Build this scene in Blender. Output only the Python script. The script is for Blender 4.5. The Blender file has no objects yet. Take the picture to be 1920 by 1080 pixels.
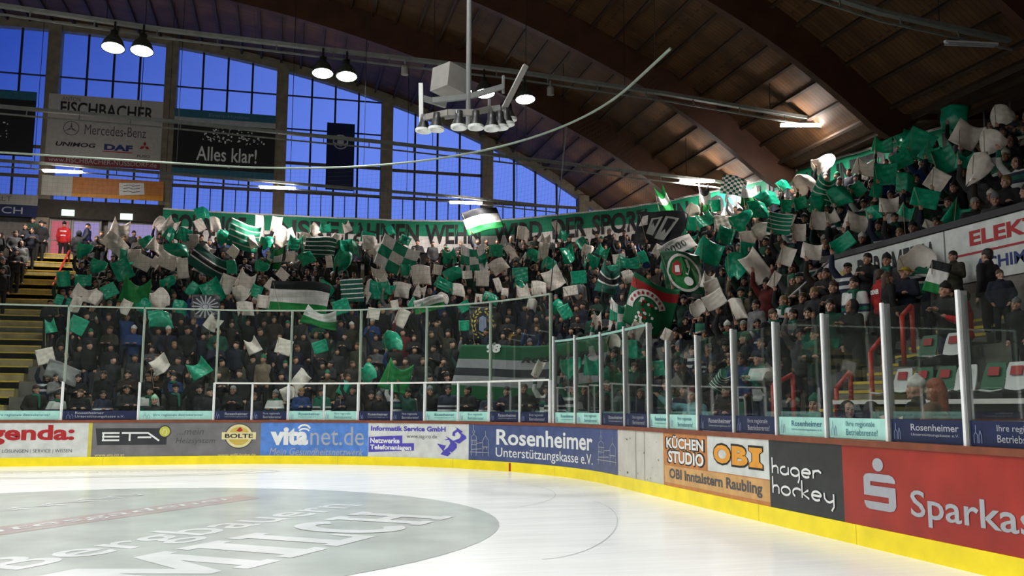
import bpy, bmesh, math, random
import numpy as np
from mathutils import Vector, Matrix, Euler

random.seed(7)
RNG = np.random.default_rng(11)
SC = bpy.context.scene
COL = SC.collection
PI = math.pi

# ------------------------------------------------------------------ camera
cam_d = bpy.data.cameras.new('camera')
cam_d.sensor_width = 36.0
cam_d.lens = 36.0 * 1717.3 / 1920.0
cam_d.clip_end = 300
cam = bpy.data.objects.new('camera', cam_d)
COL.objects.link(cam)
cam.matrix_world = (Matrix.Translation((0, 0, 1.531)) @ Matrix.Rotation(-0.2433, 4, 'Z')
                    @ Matrix.Rotation(PI / 2 + 0.1291, 4, 'X') @ Matrix.Rotation(0.0021, 4, 'Z'))
SC.camera = cam

# ------------------------------------------------------------------ sky (blue dusk outside) and exposure
W = bpy.data.worlds.new('dusk_sky')
SC.world = W
W.use_nodes = True
wt = W.node_tree
wt.nodes.clear()
wo = wt.nodes.new('ShaderNodeOutputWorld')
wb = wt.nodes.new('ShaderNodeBackground')
wr = wt.nodes.new('ShaderNodeValToRGB')
wc = wt.nodes.new('ShaderNodeTexCoord')
ws = wt.nodes.new('ShaderNodeSeparateXYZ')
wm = wt.nodes.new('ShaderNodeMath')
wm.operation = 'MULTIPLY_ADD'
wm.inputs[1].default_value = 0.55
wt.links.new(wc.outputs['Generated'], ws.inputs[0])
wt.links.new(ws.outputs['X'], wm.inputs[0])
wz = wt.nodes.new('ShaderNodeMath')
wz.operation = 'MULTIPLY_ADD'
wz.inputs[1].default_value = -0.55
wz.inputs[2].default_value = 0.55
wt.links.new(ws.outputs['Z'], wz.inputs[0])
wt.links.new(wz.outputs[0], wm.inputs[2])
wt.links.new(wm.outputs[0], wr.inputs[0])
wr.color_ramp.elements[0].position = 0.22
wr.color_ramp.elements[0].color = (0.028, 0.075, 0.45, 1)
wr.color_ramp.elements[1].position = 0.44
wr.color_ramp.elements[1].color = (0.155, 0.27, 0.92, 1)
wt.links.new(wr.outputs[0], wb.inputs[0])
wb.inputs[1].default_value = 0.95
wt.links.new(wb.outputs[0], wo.inputs[0])
vs = SC.view_settings
vs.view_transform = 'Standard'
vs.look = 'None'
vs.gamma = 1.0
vs.use_curve_mapping = False
vs.exposure = 0.0
SC.cycles.max_bounces = 6
SC.cycles.diffuse_bounces = 3
SC.cycles.glossy_bounces = 3
SC.cycles.transparent_max_bounces = 16
SC.cycles.sample_clamp_indirect = 4.0
SC.cycles.caustics_reflective = False
SC.cycles.caustics_refractive = False

# ------------------------------------------------------------------ materials
MATS = {}


def nt(m):
    return m.node_tree, m.node_tree.nodes, m.node_tree.links


def mat(name, col, rough=0.6, metal=0.0, noise=0.12, scale=6.0, bump=0.0, emit=0.0, objcol=False, spec=0.4, coat=0.0,
        translucent=0.0):
    """Principled material whose colour is broken up by a procedural noise (wear)."""
    m = bpy.data.materials.new(name)
    m.use_nodes = True
    t, n, l = nt(m)
    p = n['Principled BSDF']
    p.inputs['Roughness'].default_value = rough
    p.inputs['Metallic'].default_value = metal
    p.inputs['Specular IOR Level'].default_value = spec
    p.inputs['Coat Weight'].default_value = coat
    tc = n.new('ShaderNodeTexCoord')
    nz = n.new('ShaderNodeTexNoise')
    nz.inputs['Scale'].default_value = scale
    nz.inputs['Detail'].default_value = 4
    l.new(tc.outputs['Object'], nz.inputs['Vector'])
    mr = n.new('ShaderNodeMapRange')
    mr.inputs['From Min'].default_value = 0.3
    mr.inputs['From Max'].default_value = 0.7
    mr.inputs['To Min'].default_value = 1 - noise
    mr.inputs['To Max'].default_value = 1 + noise * 0.4
    l.new(nz.outputs['Fac'], mr.inputs['Value'])
    mx = n.new('ShaderNodeMix')
    mx.data_type = 'RGBA'
    mx.blend_type = 'MULTIPLY'
    mx.inputs['Factor'].default_value = 1
    if objcol:
        oi = n.new('ShaderNodeObjectInfo')
        l.new(oi.outputs['Color'], mx.inputs[6])
    else:
        mx.inputs[6].default_value = (*col, 1)
    l.new(mr.outputs[0], mx.inputs[7])
    l.new(mx.outputs[2], p.inputs['Base Color'])
    if bump:
        b = n.new('ShaderNodeBump')
        b.inputs['Strength'].default_value = bump
        b.inputs['Distance'].default_value = 0.02
        l.new(nz.outputs['Fac'], b.inputs['Height'])
        l.new(b.outputs[0], p.inputs['Normal'])
    if emit:
        p.inputs['Emission Color'].default_value = (*col, 1)
        p.inputs['Emission Strength'].default_value = emit
    if translucent:
        tr = n.new('ShaderNodeBsdfTranslucent')
        l.new(mx.outputs[2], tr.inputs['Color'])
        ms = n.new('ShaderNodeMixShader')
        ms.inputs[0].default_value = translucent
        l.new(p.outputs[0], ms.inputs[1])
        l.new(tr.outputs[0], ms.inputs[2])
        l.new(ms.outputs[0], n['Material Output'].inputs['Surface'])
    MATS[name] = m
    return m


def glass_mat(name, tint, gloss=0.08, rough=0.02, dirt=0.06):
    """Clear sheet: mostly see-through, a thin mirror sheen and a little dust."""
    m = bpy.data.materials.new(name)
    m.use_nodes = True
    t, n, l = nt(m)
    n.remove(n['Principled BSDF'])
    tr = n.new('ShaderNodeBsdfTransparent')
    tr.inputs[0].default_value = (*tint, 1)
    gl = n.new('ShaderNodeBsdfGlossy')
    gl.inputs['Roughness'].default_value = rough
    df = n.new('ShaderNodeBsdfDiffuse')
    df.inputs[0].default_value = (0.45, 0.5, 0.47, 1)
    fr = n.new('ShaderNodeFresnel')
    fr.inputs[0].default_value = 1.4
    tc = n.new('ShaderNodeTexCoord')
    nz = n.new('ShaderNodeTexNoise')
    nz.inputs['Scale'].default_value = 1.3
    nz.inputs['Detail'].default_value = 5
    l.new(tc.outputs['Object'], nz.inputs['Vector'])
    mu = n.new('ShaderNodeMath')
    mu.operation = 'MULTIPLY'
    mu.inputs[1].default_value = dirt
    l.new(nz.outputs['Fac'], mu.inputs[0])
    m1 = n.new('ShaderNodeMixShader')
    l.new(mu.outputs[0], m1.inputs[0])
    l.new(tr.outputs[0], m1.inputs[1])
    l.new(df.outputs[0], m1.inputs[2])
    m2 = n.new('ShaderNodeMixShader')
    mg = n.new('ShaderNodeMath')
    mg.operation = 'MULTIPLY'
    mg.inputs[1].default_value = gloss * 10
    l.new(fr.outputs[0], mg.inputs[0])
    l.new(mg.outputs[0], m2.inputs[0])
    l.new(m1.outputs[0], m2.inputs[1])
    l.new(gl.outputs[0], m2.inputs[2])
    l.new(m2.outputs[0], n['Material Output'].inputs['Surface'])
    MATS[name] = m
    return m


def emit_mat(name, col, strength):
    m = bpy.data.materials.new(name)
    m.use_nodes = True
    t, n, l = nt(m)
    n.remove(n['Principled BSDF'])
    e = n.new('ShaderNodeEmission')
    e.inputs[0].default_value = (*col, 1)
    e.inputs[1].default_value = strength
    l.new(e.outputs[0], n['Material Output'].inputs['Surface'])
    MATS[name] = m
    return m


mat('white_paint', (0.72, 0.71, 0.67), 0.45)
mat('dirty_white', (0.56, 0.54, 0.47), 0.5, noise=0.14, scale=2.5)
mat('panel_white', (0.60, 0.62, 0.59), 0.35, noise=0.18, scale=4)
mat('yellow_kick', (0.92, 0.74, 0.012), 0.35, noise=0.12, scale=3)
mat('yellow_stripe', (0.55, 0.48, 0.06), 0.5)
mat('cap_brown', (0.20, 0.055, 0.025), 0.45, noise=0.25, scale=5)
mat('core_grey', (0.25, 0.25, 0.24), 0.7)
mat('panel_grey', (0.17, 0.165, 0.17), 0.35, noise=0.22, scale=3)
mat('panel_dark', (0.035, 0.036, 0.04), 0.35, noise=0.25, scale=3)
mat('panel_black', (0.028, 0.030, 0.031), 0.35, noise=0.3, scale=4)
mat('panel_blue', (0.085, 0.22, 0.60), 0.35, noise=0.25, scale=5)
mat('panel_navy', (0.060, 0.085, 0.21), 0.35, noise=0.25, scale=4)
mat('panel_orange', (0.52, 0.20, 0.055), 0.4, noise=0.2, scale=5)
mat('panel_orange_light', (0.60, 0.34, 0.12), 0.4, noise=0.2, scale=5)
mat('panel_red', (0.32, 0.026, 0.017), 0.3, noise=0.25, scale=2)
mat('strip_teal', (0.36, 0.66, 0.58), 0.4, noise=0.15)
mat('strip_navy', (0.010, 0.017, 0.062), 0.4, noise=0.2)
mat('ink_red', (0.38, 0.012, 0.015), 0.5)
mat('ink_black', (0.012, 0.012, 0.013), 0.6)
mat('ink_navy', (0.02, 0.035, 0.16), 0.5)
mat('ink_white', (0.74, 0.75, 0.73), 0.5)
mat('ink_grey', (0.36, 0.37, 0.40), 0.5)
mat('ink_darkgrey', (0.075, 0.075, 0.08), 0.5)
mat('ink_purple', (0.075, 0.06, 0.40), 0.5)
mat('ink_orange', (0.70, 0.30, 0.03), 0.5)
mat('ink_gold', (0.55, 0.40, 0.07), 0.5)
mat('ink_cream', (0.70, 0.62, 0.32), 0.5)
mat('ink_lime', (0.50, 0.50, 0.07), 0.5)
mat('ink_steel', (0.20, 0.25, 0.40), 0.5)
mat('ink_teal_dark', (0.03, 0.13, 0.20), 0.5)
mat('steel_grey', (0.20, 0.21, 0.19), 0.5, metal=0.3, noise=0.2)
mat('alu_post', (0.80, 0.81, 0.80), 0.4, noise=0.1)
mat('alu_dark', (0.22, 0.225, 0.22), 0.5, metal=0.2)
mat('frame_green', (0.30, 0.36, 0.29), 0.5, metal=0.2)
mat('teal_rail', (0.30, 0.52, 0.45), 0.35, metal=0.1)
mat('concrete', (0.17, 0.165, 0.14), 0.85, noise=0.3, scale=2, bump=0.2)
mat('stair_yellow', (0.36, 0.285, 0.13), 0.75, noise=0.3, scale=3)
mat('stair_edge', (0.55, 0.40, 0.05), 0.6)
mat('column_wood', (0.21, 0.175, 0.125), 0.75, noise=0.3, scale=3)
mat('mullion', (0.022, 0.020, 0.020), 0.6)
mat('transom_wood', (0.10, 0.075, 0.055), 0.7)
mat('wall_plaster', (0.20, 0.18, 0.165), 0.9, noise=0.2)
mat('wall_dark', (0.035, 0.028, 0.022), 0.9, noise=0.3)
mat('beam_wood', (0.058, 0.020, 0.008), 0.6, noise=0.35, scale=1.5)
mat('purlin_wood', (0.034, 0.017, 0.007), 0.7, noise=0.3, scale=2)
mat('rail_red', (0.42, 0.022, 0.012), 0.4)
mat('rail_grey', (0.30, 0.29, 0.29), 0.4, metal=0.3)
mat('black_metal', (0.012, 0.012, 0.012), 0.45)
mat('bell_shell', (0.06, 0.07, 0.055), 0.45, metal=0.2)
mat('sign_grey', (0.42, 0.40, 0.38), 0.7)
mat('sign_red', (0.17, 0.025, 0.025), 0.7)
mat('box_grey', (0.26, 0.245, 0.225), 0.6)
mat('seat_white', (0.62, 0.63, 0.62), 0.35)
mat('seat_green', (0.012, 0.11, 0.045), 0.3)
mat('drum_gold', (0.55, 0.30, 0.05), 0.4)
mat('drum_chrome', (0.5, 0.5, 0.5), 0.15, metal=0.9)
mat('net_cord', (0.022, 0.022, 0.02), 0.9, spec=0.1)
mat('stick_wood', (0.30, 0.24, 0.16), 0.7)
mat('skin', (0.45, 0.25, 0.17), 0.6, objcol=True, noise=0.15, scale=14)
mat('eye_dark', (0.02, 0.016, 0.014), 0.4)
mat('lip', (0.28, 0.09, 0.075), 0.5)
mat('cloth', (0.1, 0.1, 0.1), 0.85, objcol=True, noise=0.35, scale=9, bump=0.4)
mat('hair', (0.05, 0.03, 0.02), 0.6, objcol=True, noise=0.4, scale=30, bump=0.5)
mat('shoe', (0.02, 0.02, 0.02), 0.5)
mat('flag_white', (0.84, 0.77, 0.69), 0.55, noise=0.14, scale=5, bump=0.35, translucent=0.25)
mat('flag_green', (0.012, 0.42, 0.245), 0.28, noise=0.3, scale=5, bump=0.5, translucent=0.30, spec=0.6)
mat('flag_bright', (0.008, 0.22, 0.045), 0.7, noise=0.2, scale=5, translucent=0.2)
mat('banner_green', (0.006, 0.25, 0.125), 0.7, noise=0.2, scale=2)
mat('banner_white', (0.82, 0.78, 0.74), 0.75, noise=0.15, scale=2)
glass_mat('rink_glass', (0.92, 0.95, 0.93), gloss=0.025, dirt=0.02)
glass_mat('window_glass', (0.92, 0.93, 0.97), gloss=0.06, dirt=0.03)
emit_mat('tube_glow', (1.0, 0.92, 0.87), 210)
emit_mat('bell_glow', (0.93, 1.0, 0.92), 26)
emit_mat('exit_glow', (0.62, 1.0, 0.80), 2.6)
emit_mat('lobby_glow', (0.36, 0.30, 0.58), 0.85)
emit_mat('lobby_red', (0.62, 0.16, 0.20), 0.8)
emit_mat('led_red', (1.0, 0.03, 0.05), 4)


def pattern_mat(name, kind, a, b, c=None, n_=3.0, rough=0.7, translucent=0.2):
    """Flag cloth whose pattern lives in its UV square: stripes, wavy lines or checks."""
    m = mat(name, a, rough, translucent=translucent)
    t, n, l = nt(m)
    mx = [x for x in n if x.type == 'MIX'][0]
    uv = n.new('ShaderNodeUVMap')
    if kind == 'check':
        ch = n.new('ShaderNodeTexChecker')
        ch.inputs['Scale'].default_value = n_
        ch.inputs['Color1'].default_value = (*a, 1)
        ch.inputs['Color2'].default_value = (*b, 1)
        l.new(uv.outputs[0], ch.inputs['Vector'])
        l.new(ch.outputs['Color'], mx.inputs[6])
    else:
        sp = n.new('ShaderNodeSeparateXYZ')
        l.new(uv.outputs[0], sp.inputs[0])
        src = sp.outputs['Y']
        if kind == 'lines':
            fr = n.new('ShaderNodeMath')
            fr.operation = 'MULTIPLY'
            fr.inputs[1].default_value = n_
            l.new(src, fr.inputs[0])
            f2 = n.new('ShaderNodeMath')
            f2.operation = 'FRACT'
            l.new(fr.outputs[0], f2.inputs[0])
            src = f2.outputs[0]
        cr = n.new('ShaderNodeValToRGB')
        cr.color_ramp.interpolation = 'CONSTANT'
        e = cr.color_ramp.elements
        e[0].position = 0
        e[0].color = (*a, 1)
        if kind == 'lines':
            e[1].position = 0.78
            e[1].color = (*b, 1)
        else:
            bands = c
            e[1].position = bands[0][0]
            e[1].color = (*bands[0][1], 1)
            for pos, colr in bands[1:]:
                x = e.new(pos)
                x.color = (*colr, 1)
        l.new(src, cr.inputs[0])
        l.new(cr.outputs[0], mx.inputs[6])
    return m


GRN, WHT, BLK, DGR, BGR = (0.010, 0.33, 0.18), (0.84, 0.81, 0.78), (0.012, 0.013, 0.016), (0.010, 0.12, 0.085), (0.01, 0.25, 0.05)
pattern_mat('pat_check', 'check', GRN, WHT, n_=3)
pattern_mat('pat_check_fine', 'check', DGR, WHT, n_=8)
pattern_mat('pat_lines', 'lines', GRN, WHT, n_=5)
pattern_mat('pat_lines_dark', 'lines', DGR, WHT, n_=5)
pattern_mat('pat_green_white', 'bands', BGR, WHT, [(0.45, WHT)])
pattern_mat('pat_tri', 'bands', BGR, WHT, [(0.34, WHT), (0.67, BGR)])
pattern_mat('pat_black_white', 'bands', BGR, WHT, [(0.30, WHT), (0.72, BLK)])
pattern_mat('pat_green_black', 'bands', DGR, WHT, [(0.34, WHT), (0.40, BLK), (0.60, WHT), (0.66, DGR)])
pattern_mat('pat_striped', 'bands', (0.008, 0.13, 0.035), WHT, [(0.26, (0.36, 0.36, 0.38)), (0.44, (0.03, 0.033, 0.04)), (0.58, (0.36, 0.36, 0.38)), (0.74, (0.008, 0.10, 0.035))])
pattern_mat('pat_scarf', 'lines', (0.01, 0.12, 0.07), WHT, n_=6)
pattern_mat('pat_green_red', 'bands', (0.01, 0.16, 0.06), BLK, [(0.72, (0.42, 0.02, 0.02)), (0.90, (0.01, 0.16, 0.06))])


def banded_jersey(name, a, b, c):
    """Jersey cloth with hoops across chest, sleeves and hem (bands by height on the garment)."""
    m = mat(name, a, 0.8, noise=0.2)
    t, n, l = nt(m)
    mx = [x for x in n if x.type == 'MIX'][0]
    tc = [x for x in n if x.type == 'TEX_COORD'][0]
    sp = n.new('ShaderNodeSeparateXYZ')
    l.new(tc.outputs['Generated'], sp.inputs[0])
    cr = n.new('ShaderNodeValToRGB')
    cr.color_ramp.interpolation = 'CONSTANT'
    e = cr.color_ramp.elements
    e[0].position = 0
    e[0].color = (*b, 1)
    e[1].position = 0.08
    e[1].color = (*a, 1)
    for pos, cc in ((0.36, b), (0.42, c), (0.50, b), (0.56, a), (0.86, c)):
        x = e.new(pos)
        x.color = (*cc, 1)
    l.new(sp.outputs['Z'], cr.inputs[0])
    l.new(cr.outputs[0], mx.inputs[6])
    return m


banded_jersey('jersey_navy', (0.012, 0.016, 0.04), (0.62, 0.62, 0.62), (0.012, 0.016, 0.04))
banded_jersey('jersey_green', (0.01, 0.12, 0.07), (0.62, 0.62, 0.62), (0.012, 0.02, 0.02))
banded_jersey('jersey_white', (0.60, 0.60, 0.58), (0.02, 0.03, 0.06), (0.01, 0.13, 0.08))


def plank_mat():
    """Underside of the roof: boards between the purlins, laid across them."""
    m = mat('roof_planks', (0.10, 0.05, 0.025), 0.7, noise=0.45, scale=1.1)
    t, n, l = nt(m)
    mx = [x for x in n if x.type == 'MIX'][0]
    tc = [x for x in n if x.type == 'TEX_COORD'][0]
    mp = n.new('ShaderNodeMapping')
    mp.inputs['Scale'].default_value = (0.55, 1, 1)
    l.new(tc.outputs['Object'], mp.inputs['Vector'])
    br = n.new('ShaderNodeTexBrick')
    br.inputs['Scale'].default_value = 1.0
    br.inputs['Brick Width'].default_value = 1.9
    br.inputs['Row Height'].default_value = 0.17
    br.inputs['Mortar Size'].default_value = 0.012
    br.inputs['Color1'].default_value = (0.098, 0.044, 0.013, 1)
    br.inputs['Color2'].default_value = (0.070, 0.030, 0.009, 1)
    br.inputs['Mortar'].default_value = (0.03, 0.014, 0.006, 1)
    l.new(mp.outputs[0], br.inputs['Vector'])
    l.new(br.outputs['Color'], mx.inputs[6])
    return m


plank_mat()


def ice_mat():
    """Resurfaced rink ice: pale, skate-scratched, softly mirror-like."""
    m = mat('ice', (0.91, 0.915, 0.90), 0.16, noise=0.05, scale=0.35, spec=0.5)
    t, n, l = nt(m)
    p = n['Principled BSDF']
    p.inputs['IOR'].default_value = 1.31
    tc = [x for x in n if x.type == 'TEX_COORD'][0]
    mp = n.new('ShaderNodeMapping')
    mp.inputs['Rotation'].default_value = (0, 0, 0.5)
    mp.inputs['Scale'].default_value = (0.25, 3.5, 1)
    l.new(tc.outputs['Object'], mp.inputs['Vector'])
    n2 = n.new('ShaderNodeTexNoise')
    n2.inputs['Scale'].default_value = 2.2
    n2.inputs['Detail'].default_value = 9
    n2.inputs['Distortion'].default_value = 1.2
    l.new(mp.outputs[0], n2.inputs['Vector'])
    mr = n.new('ShaderNodeMapRange')
    mr.inputs['To Min'].default_value = 0.08
    mr.inputs['To Max'].default_value = 0.34
    l.new(n2.outputs['Fac'], mr.inputs['Value'])
    l.new(mr.outputs[0], p.inputs['Roughness'])
    b = n.new('ShaderNodeBump')
    b.inputs['Strength'].default_value = 0.10
    b.inputs['Distance'].default_value = 0.01
    l.new(n2.outputs['Fac'], b.inputs['Height'])
    l.new(b.outputs[0], p.inputs['Normal'])
    return m


ice_mat()


def ice_paint(name, col):
    m = mat(name, col, 0.2, noise=0.16, scale=1.1, spec=0.5)
    return m


ice_paint('ice_grey', (0.54, 0.58, 0.545))
ice_paint('ice_letter', (0.80, 0.82, 0.82))
ice_paint('ice_red', (0.52, 0.44, 0.43))
ice_paint('ice_line', (0.76, 0.79, 0.77))

# ------------------------------------------------------------------ builders


def tag(o, label=None, cat=None, group=None, kind=None):
    if label:
        o['label'] = label
    if cat:
        o['category'] = cat
    if group:
        o['group'] = group
    if kind:
        o['kind'] = kind
    return o


def thing(name, label, cat, loc=(0, 0, 0), group=None, rz=0.0):
    o = bpy.data.objects.new(name, None)
    o.empty_display_size = 0.1
    o.location = loc
    o.rotation_euler = (0, 0, rz)
    COL.objects.link(o)
    return tag(o, label, cat, group)


class MB:
    """Collects world-space (or thing-space) geometry for ONE mesh object."""

    def __init__(self):
        self.v = []
        self.f = []
        self.mi = []
        self.lift = 0

    def add(self, vs, fs, mi=0):
        b = len(self.v)
        self.v += [tuple(map(float, v)) for v in vs]
        self.f += [tuple(i + b for i in f) for f in fs]
        self.mi += [mi] * len(fs)
        return self

    def box(self, lo, hi, mi=0, M=None):
        x0, y0, z0 = lo
        x1, y1, z1 = hi
        v = [(x0, y0, z0), (x1, y0, z0), (x1, y1, z0), (x0, y1, z0), (x0, y0, z1), (x1, y0, z1), (x1, y1, z1), (x0, y1, z1)]
        if M is not None:
            v = [tuple(M @ Vector(p)) for p in v]
        return self.add(v, [(0, 3, 2, 1), (4, 5, 6, 7), (0, 1, 5, 4), (1, 2, 6, 5), (2, 3, 7, 6), (3, 0, 4, 7)], mi)

    def bar(self, a, b, w, h, mi=0, up=(0, 0, 1)):
        """rectangular bar from a to b"""
        a, b = Vector(a), Vector(b)
        d = (b - a)
        L = d.length
        d.normalize()
        s = d.cross(Vector(up))
        if s.length < 1e-5:
            s = d.cross(Vector((0, 1, 0)))
        s.normalize()
        u = s.cross(d)
        v = []
        for p in (a, b):
            for i, j in ((-1, -1), (1, -1), (1, 1), (-1, 1)):
                v.append(p + s * (i * w / 2) + u * (j * h / 2))
        return self.add(v, [(0, 3, 2, 1), (4, 5, 6, 7), (0, 1, 5, 4), (1, 2, 6, 5), (2, 3, 7, 6), (3, 0, 4, 7)], mi)

    def tube(self, pts, r, n=8, mi=0, cap=True):
        pts = [Vector(p) for p in pts]
        k = len(pts)
        rs = r if hasattr(r, '__len__') else [r] * k
        vs_ = []
        ref = None
        for i, p in enumerate(pts):
            d = (pts[min(i + 1, k - 1)] - pts[max(i - 1, 0)]).normalized()
            if ref is None:
                ref = d.cross(Vector((0, 0, 1)))
                if ref.length < 1e-3:
                    ref = d.cross(Vector((0, 1, 0)))
                ref.normalize()
            s = (ref - d * ref.dot(d)).normalized()
            ref = s
            u = d.cross(s)
            for j in range(n):
                a = 2 * PI * j / n
                vs_.append(p + (s * math.cos(a) + u * math.sin(a)) * rs[i])
        fs = [(i * n + j, i * n + (j + 1) % n, (i + 1) * n + (j + 1) % n, (i + 1) * n + j) for i in range(k - 1) for j in range(n)]
        if cap:
            fs += [tuple(range(n - 1, -1, -1)), tuple((k - 1) * n + j for j in range(n))]
        return self.add(vs_, fs, mi)

    def lathe(self, prof, c, n=24, mi=0, M=None):
        vs_ = []
        for r, z in prof:
            for j in range(n):
                a = 2 * PI * j / n
                p = Vector((r * math.cos(a), r * math.sin(a), z))
                if M is not None:
                    p = M @ p
                vs_.append(p + Vector(c))
        k = len(prof)
        fs = [(i * n + j, i * n + (j + 1) % n, (i + 1) * n + (j + 1) % n, (i + 1) * n + j) for i in range(k - 1) for j in range(n)]
        return self.add(vs_, fs, mi)

    def disc(self, c, r, n=24, mi=0, down=False):
        vs_ = [(c[0] + r * math.cos(2 * PI * j / n), c[1] + r * math.sin(2 * PI * j / n), c[2]) for j in range(n)]
        return self.add(vs_, [tuple(range(n))[::-1] if down else tuple(range(n))], mi)

    def grid(self, fn, nu, nv, mi=0):
        vs_ = [fn(i / nu, j / nv) for j in range(nv + 1) for i in range(nu + 1)]
        w = nu + 1
        return self.add(vs_, [(j * w + i, j * w + i + 1, (j + 1) * w + i + 1, (j + 1) * w + i) for j in range(nv) for i in range(nu)], mi)

    def build(self, name, mats, parent=None, smooth=False, origin=None, bevel=0.0, ppos=None):
        """link as one object; vertices given in world space, origin moved to the parent or to the base of the mesh"""
        me = bpy.data.meshes.new(name)
        v = np.array(self.v, float).reshape(-1, 3)
        if parent is not None:
            off = np.array(ppos if ppos is not None else world_loc(parent))
        elif origin is not None:
            off = np.array(origin, float)
        else:
            off = np.array([(v[:, 0].min() + v[:, 0].max()) / 2, (v[:, 1].min() + v[:, 1].max()) / 2, v[:, 2].min()])
        me.from_pydata((v - off).tolist(), [], self.f)
        for m in (mats if isinstance(mats, (list, tuple)) else [mats]):
            me.materials.append(MATS[m])
        if len(me.materials) > 1:
            me.polygons.foreach_set('material_index', self.mi)
        if smooth:
            me.polygons.foreach_set('use_smooth', [True] * len(me.polygons))
        me.update()
        o = bpy.data.objects.new(name, me)
        COL.objects.link(o)
        if parent is not None:
            o.parent = parent
        else:
            o.location = off
        if bevel:
            md = o.modifiers.new('edge', 'BEVEL')
            md.width = bevel
            md.segments = 2
            md.limit_method = 'ANGLE'
        return o


def world_loc(o):
    p = Vector((0, 0, 0))
    while o is not None:
        p += Vector(o.location)
        o = o.parent
    return p


def copy_tree(o, parent=None):
    c = o.copy()
    COL.objects.link(c)
    c.parent = parent
    for ch in o.children:
        copy_tree(ch, c)
    return c


_TEXT = {}


def text_geo(txt, bold=0.0, shear=0.0):
    """outline of a line of lettering as triangles in a unit box"""
    k = (txt, bold, shear)
    if k not in _TEXT:
        cu = bpy.data.curves.new('t', 'FONT')
        cu.body = txt
        cu.resolution_u = 3
        cu.offset = bold
        cu.shear = shear
        ob = bpy.data.objects.new('t', cu)
        COL.objects.link(ob)
        me = bpy.data.meshes.new_from_object(ob.evaluated_get(bpy.context.evaluated_depsgraph_get()))
        v = np.zeros(len(me.vertices) * 3)
        me.vertices.foreach_get('co', v)
        v = v.reshape(-1, 3)[:, :2]
        f = [tuple(p.vertices) for p in me.polygons]
        mn, mx = v.min(0), v.max(0)
        _TEXT[k] = ((v - mn) / (mx - mn), f, (mx - mn))
        bpy.data.objects.remove(ob)
        bpy.data.meshes.remove(me)
        bpy.data.curves.remove(cu)
    return _TEXT[k]


def lettering(name, txt, fn, x0, x1, y0, y1, m, parent, bold=0.0, shear=0.0, slope=0.0):
    """a line of writing laid on the surface fn(x, y), filling the box x0..x1, y0..y1"""
    v, f, _ = text_geo(txt, bold, shear)
    b = MB()
    b.add([fn(x0 + (x1 - x0) * a, y0 + (y1 - y0) * c + slope * (x1 - x0) * a) for a, c in v], f)
    return b.build(name, m, parent)


def lifted(b, fn):
    """each further shape laid on the same surface sits a hair higher, so no two lie in one plane"""
    k = 0.0007 * (b.lift % 24)
    b.lift += 1
    if k == 0:
        return fn

    def f(x, y):
        p = Vector(fn(x, y))
        n = (Vector(fn(x + 0.01, y)) - p).cross(Vector(fn(x, y + 0.01)) - p)
        if n.length > 0:
            n.normalize()
        return tuple(p + n * k)
    return f


def poly_on(b, pts, fn, mi=0, fine=0.2):
    """flat polygon laid on a surface (any simple outline)"""
    fn = lifted(b, fn)
    bm = bmesh.new()
    vs_ = [bm.verts.new((p[0], p[1], 0)) for p in pts]
    bm.faces.new(vs_)
    bm.normal_update()
    bmesh.ops.triangulate(bm, faces=bm.faces[:], ngon_method='EAR_CLIP')
    span = max(max(p[0] for p in pts) - min(p[0] for p in pts), 0)
    if fine and span > fine:
        for _ in range(6):
            long_ = [e for e in bm.edges if abs(e.verts[0].co.x - e.verts[1].co.x) > fine]
            if not long_:
                break
            bmesh.ops.subdivide_edges(bm, edges=long_, cuts=1)
            bmesh.ops.triangulate(bm, faces=[f for f in bm.faces if len(f.verts) > 3])
    bm.verts.index_update()
    b.add([fn(v.co.x, v.co.y) for v in bm.verts], [tuple(v.index for v in f.verts) for f in bm.faces], mi)
    bm.free()
    return b


def stroke_on(b, pts, w, fn, mi=0, soft=False):
    """round-ended pen stroke laid on a surface"""
    fn = lifted(b, fn)
    P = [np.array(p, float) for p in pts]
    if soft:
        q = np.array(P)
        tt = np.arange(len(q))
        T_ = np.linspace(0, len(q) - 1, 48)
        cf = [np.polyfit(tt, q[:, k], min(3, len(q) - 1)) for k in (0, 1)]
        P = [np.array((np.polyval(cf[0], x), np.polyval(cf[1], x))) for x in T_]
    else:
        Q = [P[0]]
        for a_, c_ in zip(P, P[1:]):
            k_ = max(1, int(np.hypot(*(c_ - a_)) / 0.2))
            Q += [a_ + (c_ - a_) * (i_ + 1) / k_ for i_ in range(k_)]
        P = Q if len(pts) <= 3 else P
    L, R = [], []
    for i, p in enumerate(P):
        d = P[min(i + 1, len(P) - 1)] - P[max(i - 1, 0)]
        d = d / (np.linalg.norm(d) + 1e-9)
        nrm = np.array([-d[1], d[0]]) * w / 2
        L.append(p + nrm)
        R.append(p - nrm)
    vs_ = [fn(*q) for q in L + R]
    k = len(P)
    b.add(vs_, [(i, i + 1, k + i + 1, k + i) for i in range(k - 1)], mi)
    return b


def arc_pts(cx, cy, rx, ry, a0, a1, n=14):
    return [(cx + rx * math.cos(math.radians(a0 + (a1 - a0) * i / n)), cy + ry * math.sin(math.radians(a0 + (a1 - a0) * i / n))) for i in range(n + 1)]


def ellipse_on(b, cx, cy, rx, ry, fn, mi=0, n=28):
    return poly_on(b, arc_pts(cx, cy, rx, ry, 0, 360 - 360 / n, n - 1), fn, mi)


def ring_on(b, cx, cy, rx, ry, w, fn, mi=0, n=32):
    fn = lifted(b, fn)
    o = arc_pts(cx, cy, rx, ry, 0, 360, n)
    i_ = arc_pts(cx, cy, rx - w, ry - w, 0, 360, n)
    vs_ = [fn(*p) for p in o + i_]
    k = n + 1
    b.add(vs_, [(j, j + 1, k + j + 1, k + j) for j in range(n)], mi)
    return b

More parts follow.
